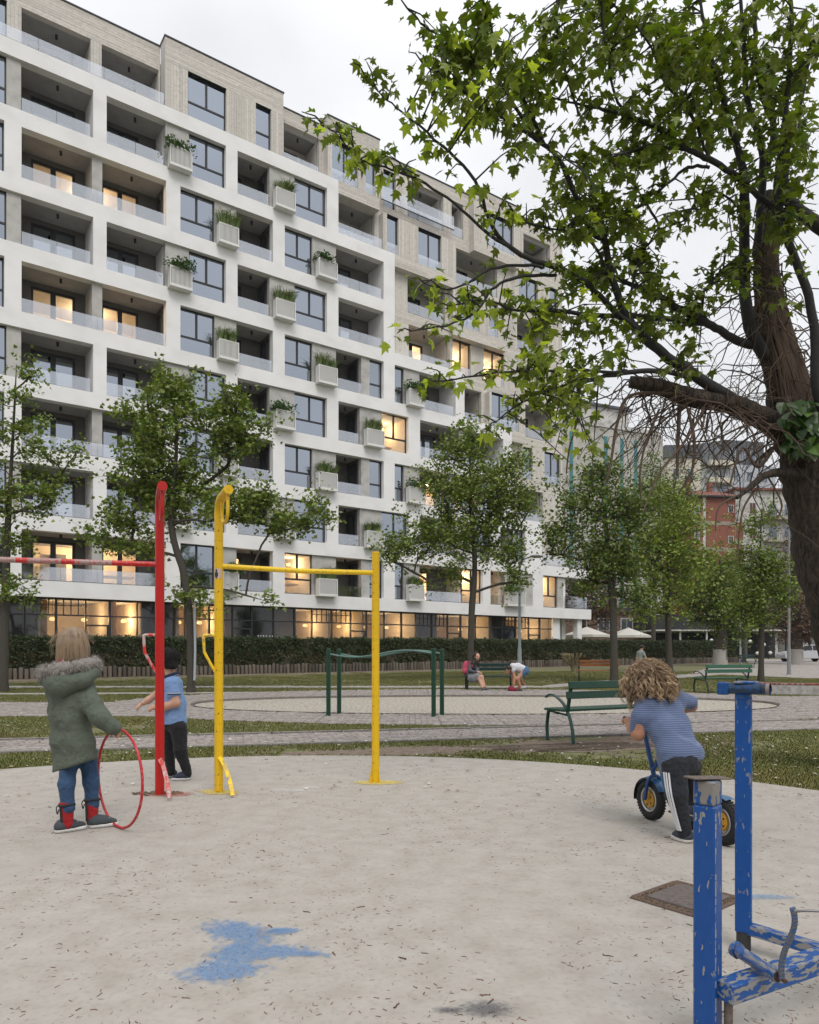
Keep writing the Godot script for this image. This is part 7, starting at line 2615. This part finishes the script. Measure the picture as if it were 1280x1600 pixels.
	var hoop := MB.new()
	var l := []
	for i in 65:
		var a := TAU * i / 64.0
		l.append(Vector3(cos(a) * 0.318, 0.327 + sin(a) * 0.318, 0.0))
	hoop.tube(l, 0.0088, 12, false)
	var ho := part("ring", hoop, worn(Color(0.70, 0.10, 0.13), Color(0.78, 0.32, 0.36), 0.4, 510, 2.0), hp)
	ho.rotation = Vector3(0.0, -0.76, 0.0)

# ------------------------------------------------ the boy behind the red post
func boy(sk: Material) -> void:
	var P := pt(-2.131, 0.02, 6.62)
	var G := func(px: float, py: float, z := 0.0) -> Vector3: return im(px, py, 6.62 - z) - P
	var t := thing("person", "person with black hair in a light blue polo shirt behind the red post", "person", P)
	var f := Vector3(-0.80, 0, -0.60)
	var b := flesh(0.025)
	var hc: Vector3 = G.call(262, 1031)
	face(b, hc, f, 0.095)
	b.cap(G.call(264, 1044), G.call(268, 1062), 0.042, 0.05)
	# near arm, bent at the elbow; far arm reaching forward
	var body := MB.new()
	b.limb([G.call(272, 1078, 0.09), G.call(275, 1099, 0.10), G.call(257, 1104, 0.12), G.call(243, 1106, 0.12)], [0.040, 0.035, 0.034, 0.025])
	b.limb([G.call(258, 1075, -0.10), G.call(245, 1085, -0.12), G.call(232, 1094, -0.10), G.call(224, 1099, -0.08)], [0.038, 0.033, 0.030, 0.023])
	b.into(body, 0.008)
	hand(body, G.call(243, 1106, 0.12), Vector3(-1, -0.05, 0.0), Vector3(0.1, 0.5, 0.9), 0.86, 0.95, 1.0)
	hand(body, G.call(224, 1099, -0.08), Vector3(-0.85, -0.5, 0.1), Vector3(-0.2, 0.8, 0.6), 0.86, 0.38, 1.0)
	part("body", body, sk, t)
	eyes(t, hc, f, 0.095)
	var hs := flesh(0.02, 0.006, 22.0, 521)
	hs.ell(hc + Vector3(0.006, 0.014, 0.004), Vector3(0.097, 0.098, 0.098))
	hs.ell(hc + Vector3(0.04, -0.04, 0.03), Vector3(0.06, 0.06, 0.06))
	hs.cut(hc + f * 0.05, (f - Vector3(0, 0.75, 0)).normalized())
	hs.cut(hc - Vector3(0, 0.085, 0), Vector3.DOWN)
	var hm := mat(lin(0.009, 0.008, 0.008), 0.85)
	skin_part("hair", hs, 0.007, hm, t)
	var st := MB.new()
	for i in 700:
		var n := Vector3(rng.randfn(), absf(rng.randfn()) * 0.9 - 0.25, rng.randfn()).normalized()
		if n.dot(f) > 0.5 and n.y < 0.5:
			continue
		var p := hc + Vector3(0.006, 0.014, 0.004) + n * 0.096
		var d := (Vector3(0, -1, 0) - n * n.dot(Vector3(0, -1, 0)) + n * 0.25 + Vector3(rng.randf_range(-0.4, 0.4), 0, rng.randf_range(-0.4, 0.4))).normalized()
		st.tube([p, p + d * 0.018 + n * 0.004, p + d * 0.034], [0.0018, 0.0016, 0.0006], 3, false)
	part("hair_strands", st, hm, t).set_meta("kind", "stuff")
	var s := flesh(0.035, 0.007, 7.0, 522)
	var blue := cloth_mat(lin(0.20, 0.33, 0.60), true, 12.0)
	s.limb([G.call(270, 1070, 0.02), G.call(272, 1100, 0.0), G.call(274, 1140, 0.0)], [0.088, 0.098, 0.108])
	s.limb([G.call(270, 1070, -0.05), G.call(272, 1100, -0.05), G.call(274, 1140, -0.04)], [0.080, 0.09, 0.10])
	s.limb([G.call(270, 1068, 0.07), G.call(272, 1082, 0.09)], [0.055, 0.055])
	s.limb([G.call(264, 1068, -0.10), G.call(252, 1081, -0.12)], [0.052, 0.05])
	s.cut(G.call(272, 1087, 0.09), Vector3(0.12, -1, 0.9))
	s.cut(G.call(274, 1131, 0.0), Vector3(0.04, -1, 0))
	# the sleeve cut must not reach the trunk: the trunk is added again below it
	s.cuts.remove_at(0)
	skin_part("polo_shirt", s, 0.0085, blue, t)
	var sl := MB.new()
	var cc: Vector3 = G.call(272, 1084.5, 0.09)
	for q in [[0.0, lin(0.02, 0.03, 0.07)], [0.009, lin(0.5, 0.55, 0.62)]]:
		var l := []
		for i in 17:
			var a := TAU * i / 16.0
			l.append(cc + Vector3(cos(a) * 0.057, q[0], sin(a) * 0.054))
		var m := MB.new()
		m.tube(l, 0.0042, 6, false)
		part("sleeve_band", m, mat(q[1], 0.9), t)
	for q in [[0.0, lin(0.02, 0.03, 0.07), 0.014], [-0.016, lin(0.5, 0.55, 0.62), 0.004]]:
		var l := []
		for i in 21:
			var a := TAU * i / 20.0
			l.append((G.call(268, 1055) as Vector3) + Vector3(cos(a) * 0.062, q[0] + 0.022 * cos(a), sin(a) * 0.062))
		var m := MB.new()
		m.tube(l, q[2], 8, false)
		part("collar", m, mat(q[1], 0.9), t)
	var lg := flesh(0.03, 0.006, 9.0, 523)
	lg.ell(G.call(274, 1133), Vector3(0.095, 0.07, 0.09))
	lg.limb([G.call(267, 1138, -0.05), G.call(264, 1172, -0.07), G.call(267, 1206, -0.06)], [0.075, 0.052, 0.040])
	lg.limb([G.call(279, 1138, 0.05), G.call(282, 1172, 0.07), G.call(293, 1208, 0.04)], [0.078, 0.056, 0.040])
	skin_part("trousers", lg, 0.0085, cloth_mat(lin(0.012, 0.012, 0.015)), t)
	shoe(t, (G.call(298, 1217, 0.03) as Vector3) * Vector3(1, 0, 1), (G.call(268, 1217, 0.07) as Vector3) * Vector3(1, 0, 1), 0.034, lin(0.02, 0.026, 0.05), lin(0.6, 0.6, 0.6))
	shoe(t, (G.call(276, 1215, -0.10) as Vector3) * Vector3(1, 0, 1), (G.call(247, 1215, -0.12) as Vector3) * Vector3(1, 0, 1), 0.034, lin(0.02, 0.026, 0.05), lin(0.6, 0.6, 0.6))

# ------------------------------------------------ the scooter and its rider
func scooter() -> void:
	var F := pt(1.655, 0.02, 5.0)
	var R := pt(1.865, 0.02, 4.34)
	var h := (F - R).normalized()
	var rt := h.cross(Vector3.UP).normalized()
	var t := thing("kick_scooter", "blue kick scooter with fat black tyres and yellow hubs under the curly-haired person", "scooter", R)
	var blue := mat(lin(0.012, 0.11, 0.27), 0.3)
	blue.clearcoat_enabled = true
	blue.clearcoat = 0.5
	var wb := R.distance_to(F)
	for wz in [0.0, wb]:
		var wh := Node3D.new()
		wh.name = "wheel"
		t.add_child(wh, true)
		wh.transform = Transform3D(Basis(h, rt, h.cross(rt)), h * wz + Vector3(0, 0.14, 0))   # y is the axle
		var ty := MB.new()
		var prof := []
		for i in 13:
			var a := TAU * i / 12.0
			prof.append([0.108 + 0.031 * cos(a), 0.030 * sin(a)])
		ty.lathe(prof, 36)
		for i in 40:
			var a := TAU * i / 40.0
			for s in [-1.0, 1.0]:
				ty.obox(Transform3D(Basis(Vector3.UP, -a), Vector3(cos(a) * 0.1365, s * 0.011, sin(a) * 0.1365)).rotated_local(Vector3.RIGHT, 0.4 * s), Vector3(0.007, 0.019, 0.011))
		part("tyre", ty, mat(lin(0.012, 0.012, 0.013), 0.75), wh)
		var rim := MB.new()
		rim.lathe([[0.068, 0.020], [0.082, 0.024], [0.088, 0.018], [0.088, -0.018], [0.082, -0.024], [0.068, -0.020], [0.068, 0.020]], 32)
		part("rim", rim, mat(lin(0.45, 0.45, 0.46), 0.3, 0.8), wh)
		var sp := MB.new()
		for i in 10:
			var a := TAU * i / 10.0
			sp.beam(Vector3(cos(a) * 0.04, 0, sin(a) * 0.04), Vector3(cos(a) * 0.075, 0, sin(a) * 0.075), 0.012, 0.02, 0.002)
		part("spokes", sp, mat(lin(0.5, 0.5, 0.5), 0.35, 0.5), wh)
		var hub := MB.new()
		hub.lathe([[0.001, 0.030], [0.018, 0.030], [0.022, 0.022], [0.05, 0.022], [0.056, 0.016], [0.056, -0.016], [0.05, -0.022], [0.022, -0.022], [0.018, -0.030], [0.001, -0.030]], 28)
		part("hub", hub, mat(lin(0.50, 0.26, 0.015), 0.45), wh)
		var bt := MB.new()
		for i in 5:
			var a := TAU * i / 5.0
			for s in [-1.0, 1.0]:
				bt.ball(Vector3(cos(a) * 0.036, s * 0.023, sin(a) * 0.036), Vector3(0.007, 0.004, 0.007), 8, 4)
		part("hub_bolts", bt, M.black, wh)
	var fr := MB.new()
	var hd := h * (wb - 0.11) + Vector3(0, 0.40, 0)
	fr.tube(curve([hd + Vector3(0, 0.05, 0), hd, h * (wb - 0.16) + Vector3(0, 0.26, 0), h * (wb - 0.22) + Vector3(0, 0.15, 0), h * (wb - 0.30) + Vector3(0, 0.105, 0), h * 0.25 + Vector3(0, 0.10, 0), h * 0.17 + Vector3(0, 0.11, 0), h * 0.0 + Vector3(0, 0.14, 0) + rt * 0.05], 5), 0.021, 14)
	fr.tube(curve([h * 0.19 + Vector3(0, 0.105, 0), h * 0.1 + Vector3(0, 0.125, 0) - rt * 0.04, Vector3(0, 0.14, 0) - rt * 0.05], 4), 0.017, 12)
	fr.tube(curve([hd + Vector3(0, 0.03, 0), h * (wb - 0.21) + Vector3(0, 0.36, 0), h * (wb - 0.26) + Vector3(0, 0.24, 0), h * (wb - 0.30) + Vector3(0, 0.12, 0)], 5), 0.017, 12)
	part("frame", fr, blue, t)
	var dk := MB.new()
	dk.bbox(Transform3D(Basis(rt, Vector3.UP, -h), h * 0.31 + Vector3(0, 0.115, 0)), Vector3(0.13, 0.014, 0.24), 0.005)
	part("deck", dk, mat(lin(0.02, 0.02, 0.022), 0.8), t)
	var top := im(1004, 1128, 4.985) - R
	var fk := MB.new()
	var crown := h * (wb - 0.035) + Vector3(0, 0.30, 0)
	fk.tube([top, crown], 0.0165, 12)
	for s in [-1.0, 1.0]:
		fk.tube(curve([crown + Vector3(0, 0.01, 0), crown + rt * s * 0.045 - Vector3(0, 0.02, 0), h * wb + Vector3(0, 0.14, 0) + rt * s * 0.05], 4), 0.0125, 10)
	fk.tube([hd + Vector3(0, 0.04, 0), crown + (top - crown) * 0.12], 0.015, 10)
	part("fork", fk, mat(lin(0.012, 0.06, 0.20), 0.3), t)
	var hb := MB.new()
	var l0 := im(977, 1123, 4.93) - R
	var r0 := im(1034, 1119, 5.04) - R
	hb.tube(curve([l0, l0.lerp(top, 0.55) + Vector3(0, 0.004, 0), top, top.lerp(r0, 0.45), r0], 4), 0.011, 10)
	part("handlebar", hb, mat(lin(0.2, 0.2, 0.21), 0.35, 0.8), t)
	for e in [[l0, top], [r0, top]]:
		var gp := MB.new()
		gp.tube([e[0] - (e[1] - e[0]).normalized() * 0.01, e[0] + (e[1] - e[0]).normalized() * 0.085], 0.016, 12)
		part("grip", gp, mat(lin(0.012, 0.012, 0.014), 0.7), t)
	for w in [[h * wb, 0.5, 2.5, blue], [h * wb, 2.5, 3.3, M.black], [Vector3.ZERO, 0.9, 2.0, blue]]:
		var fd := MB.new()
		var la := []
		var lb := []
		var lc := []
		for i in 15:
			var a := lerpf(w[1], w[2], i / 14.0)
			var d := -h * cos(a) + Vector3.UP * sin(a)
			if w[0] == Vector3.ZERO:
				d = -h * -cos(a) + Vector3.UP * sin(a)
			la.append(w[0] + Vector3(0, 0.14, 0) + d * 0.148 - rt * 0.036)
			lc.append(w[0] + Vector3(0, 0.14, 0) + d * 0.156)
			lb.append(w[0] + Vector3(0, 0.14, 0) + d * 0.148 + rt * 0.036)
		fd.strip(la, lc)
		fd.strip(lc, lb)
		part("mudguard", fd, w[3], t)

func rider(sk: Material) -> void:
	var P := pt(1.70, 0.02, 4.55)
	var G := func(px: float, py: float, d: float) -> Vector3: return im(px, py, d) - P
	var t := thing("person", "person with big light-brown curls in a striped blue T-shirt riding the scooter", "person", P)
	var f := Vector3(-0.42, -0.12, -0.90).normalized()
	var r := Vector3(0.949, 0, -0.316)
	var hc: Vector3 = G.call(1014, 1060, 4.74)
	var b := flesh(0.025)
	face(b, hc, f, 0.095)
	b.cap(hc - Vector3(0, 0.06, 0), G.call(1024, 1096, 4.68), 0.045, 0.052)
	b.limb([G.call(1000, 1122, 4.60), G.call(997, 1147, 4.62), G.call(989, 1138, 4.78), G.call(981, 1127, 4.90)], [0.043, 0.039, 0.034, 0.025])
	b.limb([G.call(1072, 1094, 4.74), G.call(1080, 1103, 4.77), G.call(1058, 1112, 4.92), G.call(1036, 1118, 5.00)], [0.040, 0.036, 0.030, 0.024])
	var body := MB.new()
	b.into(body, 0.008)
	hand(body, G.call(981, 1126, 4.885), Vector3(-0.1, 0.12, -0.95), Vector3(-0.5, 0.8, 0.0), 0.86, 1.0, 1.0)
	hand(body, G.call(1036, 1117, 4.98), Vector3(-0.3, 0.05, -0.95), Vector3(0.2, 0.9, 0.0), 0.86, 1.0, -1.0)
	part("body", body, sk, t)
	eyes(t, hc, f, 0.095)
	# striped shirt
	var im2 := Image.create(8, 64, false, Image.FORMAT_RGBA8)
	for y in 64:
		for x in 8:
			var st := (y % 16) < 5
			im2.set_pixel(x, y, Color(0.42, 0.48, 0.60) if st else Color(0.30, 0.355, 0.48))
	var stm := cloth_mat(Color.WHITE, false)
	stm = tex(stm, ImageTexture.create_from_image(im2), Vector3(1, 19, 1), false)
	stm.uv1_triplanar_sharpness = 6.0
	var s := flesh(0.045, 0.012, 5.5, 541)
	var o := r * 0.052
	for q in [-1.0, 1.0]:
		s.limb([(G.call(1033, 1104, 4.66) as Vector3) + o * q, (G.call(1047, 1140, 4.60) as Vector3) + o * q, (G.call(1063, 1180, 4.52) as Vector3) + o * q, (G.call(1066, 1212, 4.50) as Vector3) + o * q], [0.075, 0.084, 0.090, 0.092])
	s.limb([G.call(1008, 1104, 4.62), G.call(1001, 1120, 4.61), G.call(997, 1139, 4.63)], [0.052, 0.052, 0.052])
	s.limb([G.call(1060, 1092, 4.70), G.call(1078, 1098, 4.75)], [0.056, 0.047])
	s.cut(G.call(1066, 1197, 4.5), Vector3(0.33, -0.94, 0.1))
	skin_part("striped_shirt", s, 0.0085, stm, t)
	# tracksuit trousers with white stripes
	var black := cloth_mat(lin(0.014, 0.016, 0.022))
	var lg := flesh(0.035, 0.006, 8.0, 542)
	lg.ell(G.call(1064, 1190, 4.5), Vector3(0.11, 0.09, 0.10))
	lg.limb([G.call(1054, 1196, 4.46), G.call(1057, 1240, 4.42), G.call(1070, 1302, 4.40)], [0.078, 0.062, 0.042])
	lg.limb([G.call(1076, 1196, 4.56), G.call(1082, 1240, 4.66), G.call(1086, 1288, 4.62)], [0.075, 0.060, 0.042])
	skin_part("trousers", lg, 0.0085, black, t)
	for i in 3:
		var m := MB.new()
		var a := 2.75 - i * 0.22
		var l := []
		for q in [[1054, 1205, 4.46, 0.083], [1055, 1222, 4.44, 0.077], [1057, 1240, 4.42, 0.071], [1063, 1270, 4.41, 0.061], [1069, 1296, 4.40, 0.050]]:
			l.append((G.call(q[0], q[1], q[2]) as Vector3) + Vector3(cos(a), 0, sin(a)) * q[3])
		var cp := curve(l, 5)
		for j in cp.size() - 1:
			m.beam(cp[j], cp[j + 1] + (cp[j + 1] - cp[j]) * 0.05, 0.009, 0.005, 0.0, Vector3(cos(a), 0, sin(a)))
		part("side_stripe", m, mat(lin(0.62, 0.63, 0.66), 0.85), t)
	shoe(t, Vector3(-0.015, 0, 0.185), Vector3(-0.075, 0, 0.045), 0.036, lin(0.035, 0.045, 0.07), lin(0.6, 0.58, 0.55))
	shoe(t, Vector3(0.115, 0.105, 0.03), Vector3(0.055, 0.105, -0.16), 0.035, lin(0.035, 0.045, 0.07), lin(0.6, 0.58, 0.55))
	# curls
	var base := flesh(0.04, 0.02, 11.0, 543)
	base.ell(hc + Vector3(-0.004, 0.02, 0.012), Vector3(0.118, 0.108, 0.112))
	base.ell(G.call(1012, 1076, 4.70), Vector3(0.125, 0.075, 0.10))
	base.cut(hc + f * 0.06, (f - Vector3(0, 0.5, 0)).normalized())
	skin_part("hair", base, 0.009, mat(lin(0.10, 0.058, 0.032), 0.7), t)
	var cu := MB.new()
	var rg := RandomNumberGenerator.new()
	rg.seed = 88
	for i in 340:
		var n := Vector3(rg.randfn(), rg.randfn() * 0.8 + 0.25, rg.randfn()).normalized()
		if n.dot(f) > 0.62:
			continue
		var p := hc + Vector3(0, 0.015, 0.01) + n * Vector3(0.108, 0.10, 0.105)
		var dir := (n * Vector3(1, 0.3, 1) * 0.55 + Vector3(0, -0.9, 0)).normalized()
		var L := rg.randf_range(0.06, 0.15) * (1.15 if n.y < 0.4 else 0.8)
		var x := dir.cross(n + Vector3(0.01, 0.3, 0)).normalized()
		var y := x.cross(dir)
		var turns := rg.randf_range(1.2, 2.6)
		var ph := rg.randf() * TAU
		var cr := rg.randf_range(0.007, 0.017)
		var pts := []
		var nseg := int(turns * 8)
		for k in nseg:
			var u := float(k) / (nseg - 1)
			var a := ph + u * turns * TAU
			pts.append(p + dir * L * u + n * 0.030 * sin(u * PI) + (x * cos(a) + y * sin(a)) * cr * (0.4 + 0.6 * u))
		var tone := rg.randf_range(0.45, 1.3)
		var tip := rg.randf_range(0.0, 1.0) * (1.0 if n.y < 0.3 else 0.5)
		cu.col = Color(0.235 + 0.19 * tip, 0.15 + 0.14 * tip, 0.088 + 0.07 * tip) * tone
		for fine in 6:   # a ringlet is several fine strands that run together
			var off := Vector3(rg.randfn(), rg.randfn(), rg.randfn()) * 0.0038
			var fz := rg.randf_range(0.0, 0.35)
			cu.col = Color(0.30 + 0.24 * tip, 0.205 + 0.19 * tip, 0.13 + 0.11 * tip) * tone * rg.randf_range(0.75, 1.3)
			var sp := []
			for k in nseg:
				var u := float(k) / (nseg - 1)
				sp.append(pts[k] + off * (0.4 + 1.2 * u) + Vector3(sin(k * 1.9 + fine), cos(k * 2.3 + fine), sin(k * 1.3 + fine * 2.0)) * 0.004 * fz * u)
			cu.tube(sp, ramp([0.0016, 0.0021, 0.0018, 0.0007], nseg), 3, false)
	for i in 700:   # stray fine hairs
		var n := Vector3(rg.randfn(), rg.randfn() * 0.8 + 0.2, rg.randfn()).normalized()
		var p := hc + Vector3(0, 0.015, 0.01) + n * Vector3(0.12, 0.112, 0.115)
		var pts := []
		var ph := rg.randf() * TAU
		for k in 9:
			var a := ph + k * 0.9
			pts.append(p + (n * 0.55 + Vector3(0, -0.5, 0)) * 0.011 * k + Vector3(cos(a), sin(a), cos(a + 1.0)) * 0.006)
		cu.col = Color(0.36, 0.25, 0.15) * rg.randf_range(0.6, 1.2)
		cu.tube(pts, 0.0012, 3, false)
	part("curls", cu, mat(Color.WHITE, 0.5, 0.0, true), t).set_meta("kind", "stuff")

# ------------------------------------------------ the people farther off
func far_people(sk: Material) -> void:
	var hair := mat(lin(0.018, 0.012, 0.010), 0.5)
	# seated on the bench
	var P := on_ground(1.98, 21.7)
	var G := func(px: float, py: float, d: float) -> Vector3: return im(px, py, d) - P
	var t := thing("person", "person with long dark hair and a grey dress sitting on the bench before the hedge", "person", P)
	var f := Vector3(0.55, 0, 0.83)
	var hc: Vector3 = G.call(745, 1025.5, 21.66)
	var b := flesh(0.03)
	face(b, hc, f, 0.105)
	b.cap(hc - Vector3(0, 0.08, 0), G.call(741, 1037, 21.75), 0.045, 0.06)
	b.limb([G.call(750, 1057, 21.42), G.call(752.5, 1058, 21.34), G.call(757, 1073, 21.28)], [0.07, 0.062, 0.042])
	b.limb([G.call(746, 1057, 21.46), G.call(748.5, 1058.5, 21.38), G.call(754, 1074, 21.22)], [0.07, 0.062, 0.042])
	b.limb([G.call(746, 1050, 21.45), G.call(750, 1051, 21.38)], [0.034, 0.03])
	var body := MB.new()
	b.into(body, 0.014)
	hand(body, G.call(749, 1051, 21.40), Vector3(0.9, -0.2, 0.3), Vector3(0, 1, 0.2), 1.0, 0.5, 1.0)
	part("body", body, sk, t)
	eyes(t, hc, f, 0.105)
	var h := flesh(0.04, 0.012, 9.0, 551)
	h.ell(hc + Vector3(-0.012, 0.02, -0.015), Vector3(0.112, 0.115, 0.112))
	h.limb([hc + Vector3(-0.06, 0, -0.04), G.call(740, 1036, 21.66), G.call(740, 1044, 21.62)], [0.07, 0.07, 0.045])
	h.limb([hc + Vector3(0.07, 0, 0.0), G.call(748, 1035, 21.58), G.call(748, 1042, 21.56)], [0.05, 0.05, 0.03])
	h.cut(hc + f * 0.062, (f + Vector3(0, 0.1, 0)).normalized())
	skin_part("hair", h, 0.014, hair, t)
	var d := flesh(0.05, 0.012, 6.0, 552)
	d.limb([G.call(740, 1039, 21.74), G.call(737, 1049, 21.80), G.call(736, 1056, 21.80)], [0.115, 0.115, 0.14])
	d.limb([G.call(735, 1039, 21.72), G.call(734.5, 1048, 21.62), G.call(745, 1050.5, 21.46)], [0.058, 0.048, 0.036])
	d.limb([G.call(744.5, 1039, 21.72), G.call(746, 1047, 21.60), G.call(748, 1050.5, 21.46)], [0.055, 0.046, 0.036])
	skin_part("cardigan", d, 0.015, cloth_mat(lin(0.085, 0.095, 0.11)), t)
	var sk2 := flesh(0.06, 0.012, 6.0, 553)
	sk2.limb([G.call(736, 1058, 21.78), G.call(748, 1057, 21.42)], [0.135, 0.10])
	sk2.limb([G.call(737, 1060, 21.70), G.call(745, 1062, 21.46)], [0.12, 0.08])
	skin_part("skirt", sk2, 0.015, cloth_mat(lin(0.24, 0.24, 0.255)), t)
	shoe(t, (G.call(754, 1079, 21.26) as Vector3) * Vector3(1, 0, 1), (G.call(758, 1079, 21.04) as Vector3) * Vector3(1, 0, 1), 0.045, lin(0.05, 0.05, 0.07), lin(0.6, 0.6, 0.6))
	shoe(t, (G.call(758, 1079, 21.32) as Vector3) * Vector3(1, 0, 1), (G.call(764, 1079, 21.12) as Vector3) * Vector3(1, 0, 1), 0.045, lin(0.05, 0.05, 0.07), lin(0.6, 0.6, 0.6))
	var bp := thing("backpack", "bright pink backpack on the bench behind the seated person", "backpack", P)
	var bk := flesh(0.04)
	bk.ell(G.call(729, 1043, 21.95), Vector3(0.12, 0.20, 0.10))
	bk.ell(G.call(728, 1049, 21.90), Vector3(0.11, 0.10, 0.10))
	skin_part("bag", bk, 0.015, cloth_mat(lin(0.50, 0.07, 0.13)), bp)
	var sp := MB.new()
	sp.tube(curve([G.call(731, 1034, 21.9), G.call(737, 1035, 21.66), G.call(738, 1042, 21.60), G.call(733, 1048, 21.8)], 4), 0.016, 6)
	part("strap", sp, cloth_mat(lin(0.45, 0.07, 0.12)), bp)
	# bending down in front of the bench
	var Q := on_ground(3.1, 21.2)
	var H := func(px: float, py: float, dd: float) -> Vector3: return im(px, py, dd) - Q
	var t2 := thing("person", "person in a white T-shirt and denim shorts bending down at the bench's end", "person", Q)
	var hc2: Vector3 = H.call(795, 1046.5, 21.15)
	var f2 := Vector3(-0.75, -0.6, 0.2).normalized()
	var b2 := flesh(0.03)
	face(b2, hc2, f2, 0.095)
	b2.cap(hc2, H.call(801, 1043, 21.2), 0.05, 0.05)
	b2.limb([H.call(801, 1045, 21.12), H.call(804, 1058, 21.08), H.call(803, 1070, 21.02)], [0.05, 0.04, 0.03])
	b2.limb([H.call(800, 1045, 21.32), H.call(801, 1058, 21.32), H.call(802, 1071, 21.2)], [0.05, 0.04, 0.03])
	b2.limb([H.call(819, 1050, 21.12), H.call(808.5, 1061, 21.06), H.call(814, 1078, 21.1)], [0.09, 0.062, 0.042])
	b2.limb([H.call(819, 1050, 21.3), H.call(810.5, 1060, 21.26), H.call(820, 1071, 21.36)], [0.09, 0.062, 0.042])
	var body2 := MB.new()
	b2.into(body2, 0.014)
	hand(body2, H.call(803, 1070, 21.02), Vector3(-0.1, -1, 0.1), Vector3(0.8, 0, 0.4), 1.0, 0.5, 1.0)
	hand(body2, H.call(802, 1071, 21.2), Vector3(0, -1, 0.1), Vector3(0.8, 0, 0.4), 1.0, 0.5, -1.0)
	part("body", body2, mat(lin(0.40, 0.20, 0.125), 0.6), t2)
	eyes(t2, hc2, f2, 0.095)
	var h2 := flesh(0.03, 0.01, 9.0, 556)
	h2.ell(hc2 + Vector3(0.01, 0.03, 0), Vector3(0.105, 0.10, 0.105))
	h2.cut(hc2 + f2 * 0.04, f2)
	skin_part("hair", h2, 0.014, hair, t2)
	var s2 := flesh(0.05, 0.014, 6.0, 557)
	s2.limb([H.call(802, 1042, 21.2), H.call(809, 1043, 21.2), H.call(816, 1046, 21.2)], [0.115, 0.13, 0.13])
	s2.limb([H.call(802, 1042, 21.12), H.call(802, 1048, 21.1)], [0.07, 0.055])
	skin_part("t_shirt", s2, 0.015, cloth_mat(lin(0.62, 0.62, 0.66)), t2)
	var dn := flesh(0.05, 0.01, 6.0, 558)
	dn.ell(H.call(820.5, 1048, 21.2), Vector3(0.125, 0.14, 0.14))
	dn.limb([H.call(820, 1050, 21.12), H.call(816.5, 1054, 21.1)], [0.10, 0.085])
	dn.limb([H.call(820, 1050, 21.3), H.call(817, 1054, 21.28)], [0.10, 0.085])
	skin_part("shorts", dn, 0.015, cloth_mat(lin(0.055, 0.13, 0.24)), t2)
	shoe(t2, (H.call(816, 1081, 21.1) as Vector3) * Vector3(1, 0, 1), (H.call(806, 1081, 21.02) as Vector3) * Vector3(1, 0, 1), 0.045, lin(0.03, 0.03, 0.035), lin(0.1, 0.1, 0.1))
	shoe(t2, (H.call(822, 1075, 21.4) as Vector3), (H.call(814, 1076, 21.28) as Vector3), 0.045, lin(0.55, 0.58, 0.68), lin(0.6, 0.6, 0.6))
	var bag := thing("bag", "small dark red bag on the ground under the bending person's hands", "bag", on_ground(2.98, 21.0))
	var bg := flesh(0.04, 0.01, 9.0, 559)
	bg.ell(Vector3(-0.06, 0.08, 0), Vector3(0.10, 0.09, 0.09))
	bg.ell(Vector3(0.06, 0.06, 0.02), Vector3(0.08, 0.065, 0.08))
	skin_part("pouch", bg, 0.014, cloth_mat(lin(0.22, 0.02, 0.045)), bag)
	# standing beyond the curly head
	var S := on_ground(11.4, 36.0)
	var K := func(px: float, py: float, dd := 36.0) -> Vector3: return im(px, py, dd) - S
	var t3 := thing("person", "person in a grey-green T-shirt standing on the lawn beyond the curly-haired person", "person", S)
	var hc3: Vector3 = K.call(1003.5, 1011)
	var b3 := flesh(0.03)
	var f3 := Vector3(0.7, 0, -0.7)
	face(b3, hc3, f3, 0.105)
	b3.cap(hc3, K.call(1002, 1018), 0.05, 0.06)
	b3.limb([K.call(1006, 1020, 35.85), K.call(1009, 1028, 35.8), K.call(1012, 1033, 35.95)], [0.05, 0.042, 0.03])
	b3.limb([K.call(997, 1020, 36.1), K.call(995, 1028, 36.1), K.call(998, 1035, 36.0)], [0.05, 0.042, 0.03])
	var body3 := MB.new()
	b3.into(body3, 0.016)
	hand(body3, K.call(1012, 1033, 35.95), Vector3(0.4, -0.9, 0), Vector3(1, 0.3, 0), 1.0, 0.4, 1.0)
	hand(body3, K.call(998, 1035, 36.0), Vector3(0, -1, 0), Vector3(-1, 0, 0), 1.0, 0.4, -1.0)
	part("body", body3, sk, t3)
	eyes(t3, hc3, f3, 0.105)
	var h3 := flesh(0.02)
	h3.ell(hc3 + Vector3(-0.01, 0.025, 0.01), Vector3(0.108, 0.10, 0.108))
	h3.cut(hc3 + f3 * 0.05, (f3 - Vector3(0, 0.5, 0)).normalized())
	skin_part("hair", h3, 0.016, hair, t3)
	var s3 := flesh(0.06, 0.012, 6.0, 561)
	s3.limb([K.call(1001.5, 1020), K.call(1001.5, 1030), K.call(1002, 1038)], [0.15, 0.14, 0.15])
	s3.limb([K.call(1005, 1019.5, 35.87), K.call(1007.5, 1025, 35.82)], [0.075, 0.062])
	s3.limb([K.call(997.5, 1019.5, 36.1), K.call(996, 1025, 36.1)], [0.075, 0.062])
	skin_part("t_shirt", s3, 0.016, cloth_mat(lin(0.27, 0.31, 0.29)), t3)
	var l3 := flesh(0.05)
	l3.limb([K.call(1000, 1037), K.call(999, 1044), K.call(998, 1050)], [0.10, 0.07, 0.05])
	l3.limb([K.call(1005, 1037), K.call(1006, 1044), K.call(1006, 1050)], [0.10, 0.07, 0.05])
	skin_part("trousers", l3, 0.016, cloth_mat(lin(0.03, 0.035, 0.05)), t3)
